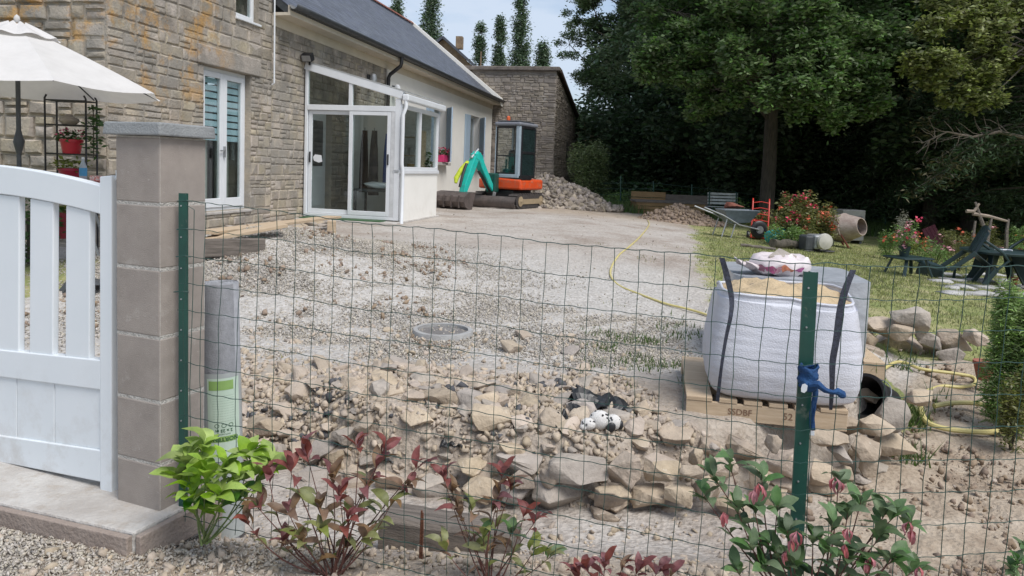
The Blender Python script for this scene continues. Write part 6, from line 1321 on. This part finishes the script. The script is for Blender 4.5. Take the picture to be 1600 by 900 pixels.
for i, (px, w_, tp, mt, lab) in enumerate(((1460, 60, 372, grn1, 'green flower border plants behind the fallen chair'), (1500, 55, 358, dryg, 'yellowish border plants left of the round table'), (1545, 50, 350, dryg, 'tall dry border plants behind the round table'), (1590, 60, 352, grn1, 'border plants at the right edge behind the table'), (1478, 40, 350, dryg, 'dry seed stalks near the maroon board'), (1386, 40, 365, grn1, 'green weeds right of the grey stove'))):
    bush(px, 404, tp, w_, lab, mt, 1300, .06, Y=13.2+i*.25, asp=.2, flowers=[(orr if i % 2 else mauv, 5)], name='border_plant', cat='plants')
# rustic pergola of dry branches
p = at(1530, 400, 13.6); rp_ = empty('branch_trellis', (p.x, 13.6, h1(p.x, 13.6)), 0, 'rustic trellis of bare grey branches behind the round table', 'trellis')
for pts in ([(1518, 400), (1520, 372), (1524, 345)], [(1540, 400), (1546, 355), (1550, 338)], [(1572, 400), (1573, 360), (1576, 342)], [(1520, 334), (1545, 338), (1575, 346)], [(1536, 352), (1530, 335), (1524, 316)], [(1510, 330), (1522, 330), (1530, 318)]):
    MB().tube([at(a, b_, 13.6)-rp_.location for a, b_ in pts], [.035, .03, .02], 6).build('branch', m['oldwood'] if pts[0][1] > 340 else M_('dry_grey_branch', (.32, .26, .2), (.2, .16, .13), .9, 8) if 'dry_grey_branch' not in bpy.data.materials else bpy.data.materials['dry_grey_branch'], rp_, smooth=True)
# fence posts far off
fp = empty('far_fence', (0, 0, 0), 0, 'distant dark green wire fence with thin posts in front of the wood', 'fence')
for px, a, b_ in ((970, 275, 318), (1021, 283, 322), (1081, 288, 325), (1150, 300, 330), (1350, 330, 372), (1383, 340, 382)):
    A_, B_ = at(px, a, 24), at(px, b_, 24); B_.z = h1(B_.x, 24)-.05; MB().tube([B_, A_], .022, 6).build('post', m['dkgreen'], fp)
q = MB()
for k in range(5): q.tube([at(935, 322-k*9, 24), at(1021, 322-k*9, 24), at(1150, 332-k*8, 24), at(1400, 378-k*9, 24)], .005, 4)
q.build('fence_wires', m['dkgreen'], fp)['kind'] = 'stuff'
# ------------------------------------------------------------------ grass blades, weeds in the gravel
def grass(name, X, Y, hgt, mat, lab, wd=.006):
    n = len(X); Z_ = hts(X, Y); a = rng.random(n)*2*PI; l = rng.normal(0, .35, (n, 2))*hgt[:, None]; c, s = np.cos(a)*wd, np.sin(a)*wd
    b0_ = np.stack([X-c, Y-s, Z_-.005], 1); b1_ = np.stack([X+c, Y+s, Z_-.005], 1); t_ = np.stack([X+l[:, 0], Y+l[:, 1], Z_+hgt], 1)
    V = np.stack([b0_, b1_, t_], 1).reshape(-1, 3); Fc = np.arange(n*3).reshape(-1, 3); o = link(name, mat_np(V, Fc, name, mat)); return tag(o, lab, 'grass', kind='stuff')
gl1 = leafmat('lawn_blade', (.31, .31, .13), (.20, .23, .08), .35, .7, .3); gl2 = leafmat('weed_blade', (.12, .19, .05), (.08, .13, .03), .3, .6, .3)
X, Y = field(190000, 1.7, 13, 4.9, 20, lambda X, Y: ss(-.1, .5, X-np.interp(Y, [5.5, 7, 9, 12, 14, 18, 24], [2.2, 2.1, 2.3, 3.0, 3.5, 4.5, 3.8])+.3*vnoise(X, Y, 1.1, 8))*(Y > np.where(X > 2.9, 6.4, 5.2))*ss(22, 8, Y)*(.45+.9*(vnoise(X, Y, 2.2, 41)+.5)))
grass('lawn_grass', X, Y, .018+.03*rng.random(len(X)), gl1, 'short dry lawn grass on the right side of the yard', .007)
X, Y = field(30000, -3.5, 6, 3.4, 12, lambda X, Y: (vnoise(X, Y, 1.6, 55) > .27)*(vnoise(X, Y, 6, 56) > .05)*ss(.1, .3, Y-wall_line(X))*.5)
grass('weeds_in_gravel', X, Y, .012+.03*rng.random(len(X)), leafmat('dry_weed_blade', (.26, .24, .11), (.18, .18, .07), .4, .7, .3), 'small green weeds scattered in the gravel', .005)
X, Y = field(11000, .5, 2.3, 4.6, 7.2, lambda X, Y: np.exp(-(((X-1.2)/.45)**2+((Y-5.7)/.8)**2))*(vnoise(X, Y, 4, 57) > .02))
grass('weed_patch', X, Y, .015+.055*rng.random(len(X)), gl2, 'green weed patch in the gravel left of the pallet', .006)
X, Y = field(14000, 2.4, 4.2, 4.3, 6.2, lambda X, Y: (vnoise(X, Y, 3, 61) > .05)*ss(6.4, 5.0, Y)*ss(-.1, .3, Y-wall_line(X)+.4)*.9)
grass('bank_grass', X, Y, .03+.12*rng.random(len(X)), gl2, 'taller grass tufts around the bucket and the stone heap', .006)
X, Y = field(50000, 1.5, 16, 22, 27, lambda X, Y: ss(21.5, 24, Y+vnoise(X, Y, .7, 66)*2)*.8)
grass('far_long_grass', X, Y, .1+.25*rng.random(len(X)), gl2, 'long green grass beyond the track before the wood', .02)
# ------------------------------------------------------------------ trees
def tree_parts(h_, spread, nl, leaf, seed, trunk_r, bole, mat, crown_lo, asp=.5, nclump=40, flat=.6, droop=.0, inner=.45):
    r = random.Random(seed); tb = MB(); tips = []
    top = Vector((r.uniform(-.4, .4), r.uniform(-.4, .4), h_*.8))
    tb.tube([Vector((0, 0, -.1)), Vector((.03, 0, .35)), Vector((.05, .05, bole*.6)), Vector((0, 0, bole)), top*.75+Vector((0, 0, bole*.1)), top], [trunk_r*1.5, trunk_r*1.1, trunk_r, trunk_r*.9, trunk_r*.5, trunk_r*.12], 10)
    P = []; lb = MB()
    for k in range(nclump):
        f = (k+.5)/nclump; z = crown_lo+(h_-crown_lo)*r.random()**.85; e = math.sqrt(max(.06, 1-((z-crown_lo)/(h_-crown_lo)*1.35-.55)**2)); a = r.uniform(0, 2*PI); rad = spread*e*r.uniform(inner, 1)
        c = Vector((rad*math.cos(a), rad*math.sin(a), z)); z0_ = max(bole*.8, z-spread*.35*r.uniform(.5, 1)); s0_ = Vector((0, 0, min(z0_, h_*.75)))
        mid = s0_.lerp(c, .5)+Vector((0, 0, .12*spread)); lb.tube([s0_, mid, c], [trunk_r*.32, trunk_r*.18, trunk_r*.04], 6)
        s = spread*r.uniform(.16, .32); m_ = nl//nclump; P.append(ellip(m_, c, (s, s, s*flat), .25)-np.array([0, 0, 1])*droop*rng.random((m_, 1))*s)
        for _ in range(2): 
            d = Vector((r.gauss(0, 1), r.gauss(0, 1), r.gauss(0, .5))).normalized()*s; lb.tube([c.lerp(mid, .3), c+d], [trunk_r*.05, .012], 4)
    P = np.concatenate(P); R = rng.normal(0, leaf*.8, P.shape)
    return tb.mesh('trunk', m['bark'], True), lb.mesh('limbs', m['bark'], True), P+R
def make_tree(name, loc, lab, cat, parts, mat, leaf, asp=.5, group=None, rz=0, sc=1):
    t = empty(name, loc, rz, lab, cat, group); t.scale = (sc, sc, sc); link('trunk', parts[0], t); link('limbs', parts[1], t)
    if isinstance(parts[2], bpy.types.Mesh): link('crown', parts[2], t)
    else: leafcloud('crown', parts[2], leaf, mat, t, aspect=asp, simple=True)
    return t
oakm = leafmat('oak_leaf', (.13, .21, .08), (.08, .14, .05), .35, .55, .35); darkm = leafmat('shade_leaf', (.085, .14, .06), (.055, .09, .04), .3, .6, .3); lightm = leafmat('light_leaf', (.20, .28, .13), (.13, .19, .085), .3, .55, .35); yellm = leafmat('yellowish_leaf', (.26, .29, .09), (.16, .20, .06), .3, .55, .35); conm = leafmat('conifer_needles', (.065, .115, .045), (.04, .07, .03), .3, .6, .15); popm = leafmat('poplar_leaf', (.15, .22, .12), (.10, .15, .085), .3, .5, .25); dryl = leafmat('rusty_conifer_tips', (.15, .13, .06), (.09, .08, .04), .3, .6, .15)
O_ = at(1197, 310, 23); oz = h1(O_.x, 23)
pr_ = tree_parts(10.6, 5.4, 62000, .15, 5, .215, 3.3, oakm, 4.4, nclump=60, inner=.35)
ok = make_tree('oak_tree', (O_.x, 23, oz), 'big spreading oak with a bare grey trunk behind the lawn', 'tree', pr_, oakm, .17)
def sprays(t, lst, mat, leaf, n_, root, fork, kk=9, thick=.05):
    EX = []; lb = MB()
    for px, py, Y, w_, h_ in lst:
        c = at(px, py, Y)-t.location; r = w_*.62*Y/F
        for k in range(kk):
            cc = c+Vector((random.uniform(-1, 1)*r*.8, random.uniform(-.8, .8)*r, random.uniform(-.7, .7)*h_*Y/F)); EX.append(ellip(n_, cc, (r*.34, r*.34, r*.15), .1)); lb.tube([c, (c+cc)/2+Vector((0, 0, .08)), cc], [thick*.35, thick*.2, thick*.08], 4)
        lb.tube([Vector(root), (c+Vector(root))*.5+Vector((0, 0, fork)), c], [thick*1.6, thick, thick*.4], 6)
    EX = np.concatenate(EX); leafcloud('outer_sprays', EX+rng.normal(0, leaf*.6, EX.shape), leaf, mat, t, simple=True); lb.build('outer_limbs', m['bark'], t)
sunm = leafmat('sunlit_oak_leaf', (.16, .25, .08), (.10, .17, .055), .35, .6, .4)  # sunlight put into the leaf colour: brighter copy of the oak leaf for lit clumps
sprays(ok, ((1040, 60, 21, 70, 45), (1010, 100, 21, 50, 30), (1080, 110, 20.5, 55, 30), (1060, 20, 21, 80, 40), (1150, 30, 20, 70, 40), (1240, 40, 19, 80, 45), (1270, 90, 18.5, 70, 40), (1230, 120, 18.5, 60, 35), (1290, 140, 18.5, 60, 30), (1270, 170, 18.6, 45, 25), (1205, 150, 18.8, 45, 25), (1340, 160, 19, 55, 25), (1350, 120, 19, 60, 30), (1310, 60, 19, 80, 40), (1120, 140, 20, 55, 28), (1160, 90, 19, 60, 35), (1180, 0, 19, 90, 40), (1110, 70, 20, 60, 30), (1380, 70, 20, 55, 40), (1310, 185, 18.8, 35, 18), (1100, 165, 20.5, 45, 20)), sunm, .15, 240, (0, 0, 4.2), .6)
# forest: three meshes reused
FT = []
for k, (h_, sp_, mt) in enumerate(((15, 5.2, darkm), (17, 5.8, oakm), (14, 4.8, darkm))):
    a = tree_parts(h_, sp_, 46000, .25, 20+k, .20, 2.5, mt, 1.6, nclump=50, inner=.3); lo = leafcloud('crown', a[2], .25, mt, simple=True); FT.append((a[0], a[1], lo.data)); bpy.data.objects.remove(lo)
GRPF = 'trees of the wood behind the garden'
fpos = []
for i in range(14): fpos.append((8.6+i*2.5+random.uniform(-.7, .7), 30+random.uniform(-1, 2.5)-max(0, i-6)*.9))
for i in range(12): fpos.append((9.0+i*3.4+random.uniform(-1, 1), 37+random.uniform(-1.5, 2)))
for i in range(9): fpos.append((10+i*4.6+random.uniform(-1, 1), 45+random.uniform(-2, 2)))
for i, (x, y) in enumerate(fpos):
    row, kx, tot = ('front', i, 14) if i < 14 else (('middle', i-14, 12) if i < 26 else ('back', i-26, 9))
    nm_ = ['first', 'second', 'third', 'fourth', 'fifth', 'sixth', 'seventh', 'eighth', 'ninth', 'tenth', 'eleventh', 'twelfth', 'thirteenth', 'last'][kx]
    make_tree('forest_tree', (x, y, h1(x, y)), 'dark green tree, %s from the left in the %s row of the wood' % (nm_, row), 'tree', FT[i % 3], None, 0, group='%s row of the wood' % row, rz=random.uniform(0, 6), sc=random.uniform(.85, 1.15))
# left edge of the wood: paler, loose tree over the barn bush
prl = tree_parts(13.0, 2.9, 80000, .16, 9, .16, 2.4, lightm, 2.0, nclump=56, inner=.15)
make_tree('birch_tree', (at(972, 300, 36).x, 36, h1(5.4, 36)), 'loose light-green tree at the left edge of the wood beside the barn', 'tree', prl, lightm, .15)
brt = [o for o in col.objects if o.name == 'birch_tree'][0]
sprays(brt, ((900, 20, 36.5, 35, 30), (890, 70, 36.5, 35, 30), (915, 110, 36.5, 40, 28), (940, 40, 36, 45, 35), (950, 95, 36, 45, 30), (985, 60, 35.5, 45, 35), (990, 130, 35.5, 45, 28), (940, 150, 36, 40, 25), (1000, 10, 35.5, 50, 30), (920, -10, 36.5, 50, 30), (1030, 160, 35.5, 40, 22), (960, 185, 36, 40, 20)), lightm, .14, 170, (0, 0, 3.5), .5, 9, .04)
# dark thicket under the wood
n = 170000; X = rng.uniform(2.9, 40, n); Y = 33+rng.uniform(-2.2, 16, n)-np.clip(X-18, 0, 20)*.3; Zt = hts(X, Y)+rng.random(n)**1.3*4.6
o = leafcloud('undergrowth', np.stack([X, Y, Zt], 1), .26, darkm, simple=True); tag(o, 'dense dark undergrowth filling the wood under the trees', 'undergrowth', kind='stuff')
n = 9000; X = rng.uniform(3, 22, n); Y = 27.5+rng.uniform(-.8, 1.5, n); o = leafcloud('hedge_bank', np.stack([X, Y, hts(X, Y)+rng.random(n)**2*.9], 1), .16, grn2, asp if False else None) if False else leafcloud('hedge_bank', np.stack([X, Y, hts(X, Y)+rng.random(n)**2*.9], 1), .16, grn2); tag(o, 'low green scrub along the foot of the wood', 'scrub', kind='stuff')
# right side conifers with drooping branches
def conifer(px, Y, h_, spread, lab, seed, mats, zlo=.5):
    x = at(px, 300, Y).x; t = empty('conifer_tree', (x, Y, h1(x, Y)), 0, lab, 'tree'); r = random.Random(seed)
    MB().tube([(0, 0, -.1), (0, 0, h_*.5), (0, 0, h_)], [.22, .14, .02], 9).build('trunk', m['bark'], t, smooth=True); q = MB(); P = [[], []]
    for k in range(95):
        z = zlo+(h_-zlo)*r.random()**1.1; a = r.uniform(0, 2*PI); L_ = spread*(1-(z/h_)**1.3)*r.uniform(.65, 1.1)+.3; d = Vector((math.cos(a), math.sin(a), 0)); pts = [Vector((0, 0, z))+d*L_*u+Vector((0, 0, -L_*.38*u*u+.1*u)) for u in (0, .35, .7, 1)]
        q.tube(pts, [.035, .025, .015, .005], 4)
        for j in range(26):
            u = .25+.75*j/25; c = Vector((0, 0, z))+d*L_*u+Vector((0, 0, -L_*.38*u*u+.1*u)); wv = .35*(1.15-u)+.12
            P[1 if (u > .82 and r.random() < .5) else 0].append(np.array(c)+rng.normal(0, 1, (16, 3))*np.array([wv, wv, .10])-np.array([0, 0, .12]))
    q.build('limbs', m['bark'], t); leafcloud('crown', np.concatenate(P[0]), .18, mats[0], t, aspect=.22, droop=.35); leafcloud('branch_tips', np.concatenate(P[1]), .16, mats[1], t, aspect=.22, droop=.4)
conifer(1625, 18.5, 12, 3.9, 'drooping conifer with rusty tips at the right edge', 3, (conm, dryl), 1.0)
conifer(1455, 24, 11, 3.2, 'dark conifer between the oak and the right edge', 4, (conm, conm), .9)
a_ = at(1655, 340, 17.5); ash = empty('ash_tree', (a_.x, 17.5, h1(a_.x, 17.5)), 0, 'light yellow-green leafy tree reaching into the upper right of the view', 'tree')
MB().tube([(0, 0, -.1), (.05, 0, 2), (-.1, 0, 5), (-.4, 0, 8.5)], [.17, .13, .10, .03], 9).build('trunk', m['bark'], ash, smooth=True); EX = []; lb = MB()
for px, py, Y, w_, h_ in ((1450, 40, 17, 40, 22), (1500, 20, 17, 45, 25), (1540, 60, 17, 45, 25), (1430, 100, 17, 35, 18), (1480, 95, 16.8, 45, 22), (1530, 120, 17, 40, 20), (1450, 125, 17, 30, 14), (1500, 150, 17, 40, 18), (1540, 160, 17, 35, 15), (1560, 20, 17.5, 50, 30), (1600, 90, 17.5, 50, 30), (1590, 10, 17.5, 50, 30), (1475, -10, 17.5, 60, 30), (1540, 90, 17.2, 40, 20)):
    c = at(px, py, Y)-ash.location; r = w_*.6*Y/F
    for k in range(8):
        cc = c+Vector((random.uniform(-1, 1)*r*.75, random.uniform(-.8, .8)*r, random.uniform(-.7, .7)*h_*Y/F)); EX.append(ellip(150, cc, (r*.36, r*.36, r*.2), .1)); lb.tube([c, (c+cc)/2+Vector((0, 0, .06)), cc], [.016, .010, .003], 4)
    lb.tube([Vector((-.1, 0, 4.6)), c*.5+Vector((0, 0, 2.9)), c], [.03, .02, .01], 6)
EX = np.concatenate(EX); leafcloud('crown', EX+rng.normal(0, .07, EX.shape), .13, yellm, ash, simple=True); lb.build('limbs', m['bark'], ash)
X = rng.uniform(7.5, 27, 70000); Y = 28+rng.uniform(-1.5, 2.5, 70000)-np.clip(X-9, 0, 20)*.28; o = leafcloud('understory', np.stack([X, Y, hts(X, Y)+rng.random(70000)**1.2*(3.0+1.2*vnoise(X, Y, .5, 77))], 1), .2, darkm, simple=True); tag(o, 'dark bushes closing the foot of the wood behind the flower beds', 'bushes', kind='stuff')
for i, (x, y) in enumerate(((14.5, 23.5), (18.5, 22), (21, 18))): make_tree('forest_tree', (x, y, h1(x, y)), ['dark broadleaf tree behind the yellowish tree', 'dark broadleaf tree at the upper right edge', 'dark tree outside the garden to the right'][i], 'tree', FT[i], None, 0, rz=i*2., sc=.9)
# bare grey twigs
tw_ = at(1570, 200, 18); q = MB(); t = empty('bare_branches', tw_, 0, 'bare pale twigs spreading in front of the dark conifers', 'branch')
mainp = [at(px, py, 18)-tw_ for px, py in ((1600, 215), (1560, 206), (1520, 214), (1480, 206), (1440, 224))]
MB().tube(mainp, [.045, .04, .03, .02, .008], 6).build('limb', bpy.data.materials['dry_grey_branch'], t, smooth=True)
for k in range(34):
    f = random.uniform(.3, 3.99); b_ = mainp[int(f)].lerp(mainp[int(f)+1], f-int(f)); p_ = b_; L_ = random.uniform(.15, .55); a = random.uniform(-2.8, 2.8)
    pts = [b_]
    for _ in range(3): a += random.uniform(-.6, .6); p_ = p_+Vector((-abs(math.cos(a))*L_*.5, random.uniform(-.1, .1), math.sin(a)*L_*.5)); pts.append(p_)
    q.tube(pts, [.011, .008, .006, .003], 4)
q.build('twigs', bpy.data.materials['dry_grey_branch'], t)
# poplars behind the house
for i, (px, pt_, wpx, Y) in enumerate(((621, 0, 24, 62), (675, -25, 36, 58), (750, 38, 20, 66), (782, 26, 20, 66), (816, -14, 30, 60), (848, 68, 24, 58))):
    top = at(px, pt_, Y); z0 = 0; hh = top.z; t = empty('poplar_tree', (top.x, Y, 0), 0, ['narrow poplar behind the roof ridge, leftmost of the six', 'tall broad poplar above the distant gable', 'slim poplar just left of the barn roof middle', 'slim poplar right of its twin above the barn roof', 'tallest poplar above the barn roof', 'shortest poplar at the right end of the barn roof'][i], 'tree', 'poplars behind the houses')
    r = wpx*Y/F/2*1.3; n = 20000; zz = hh*(1-rng.random(n)**.8*.75); e = np.sin(np.clip((hh-zz)/hh*1.9+.12, 0, 1.45))**.8*(1+.08*np.sin(zz*1.7+i)); a = rng.random(n)*2*PI; q_ = rng.random(n)**.5
    P = np.stack([r*e*q_*np.cos(a)+.07*np.sin(zz*.9+i), r*e*q_*np.sin(a), zz], 1)+rng.normal(0, .2, (n, 3))
    keep = np.array([mnoise.noise(Vector(p)*1.1+Vector((i*9, 0, 0))) > -.3 for p in P]); leafcloud('crown', P[keep], .2, popm, t, simple=True); MB().tube([(0, 0, 0), (0, 0, hh*.6), (.2, 0, hh*.96)], [.3, .16, .03], 6).build('trunk', m['bark'], t)
# ------------------------------------------------------------------ mud, dust and chips on the near things
stain(m['gatewhite'], [(7, .48, .68, (.42, .38, .33), .45, ('Z', .65, .12)), (60, .68, .74, (.45, .42, .38), .5, ('Z', .9, .15))])
stain(m['cement'], [(3.5, .48, .66, (.20, .175, .15), .45, None), (55, .64, .70, (.50, .47, .43), .55, None), (9, .60, .70, (.46, .43, .39), .35, None)])
stain(bagm, [(5, .48, .66, (.42, .36, .28), .5, ('Z', .45, .1)), (2.2, .52, .66, (.50, .47, .44), .3, None)])
stain(m['slab'], [(14, .52, .66, (.33, .28, .23), .6, None)])
stain(ora, [(9, .52, .64, (.30, .22, .16), .5, None)]); stain(trq, [(12, .56, .66, (.16, .22, .19), .5, None)])
stain(m['dkgreen'], [(25, .60, .68, (.16, .18, .14), .5, None)])
stain(m['render'], [(2.5, .5, .68, (.55, .50, .43), .35, ('Z', 1.1, .35))])
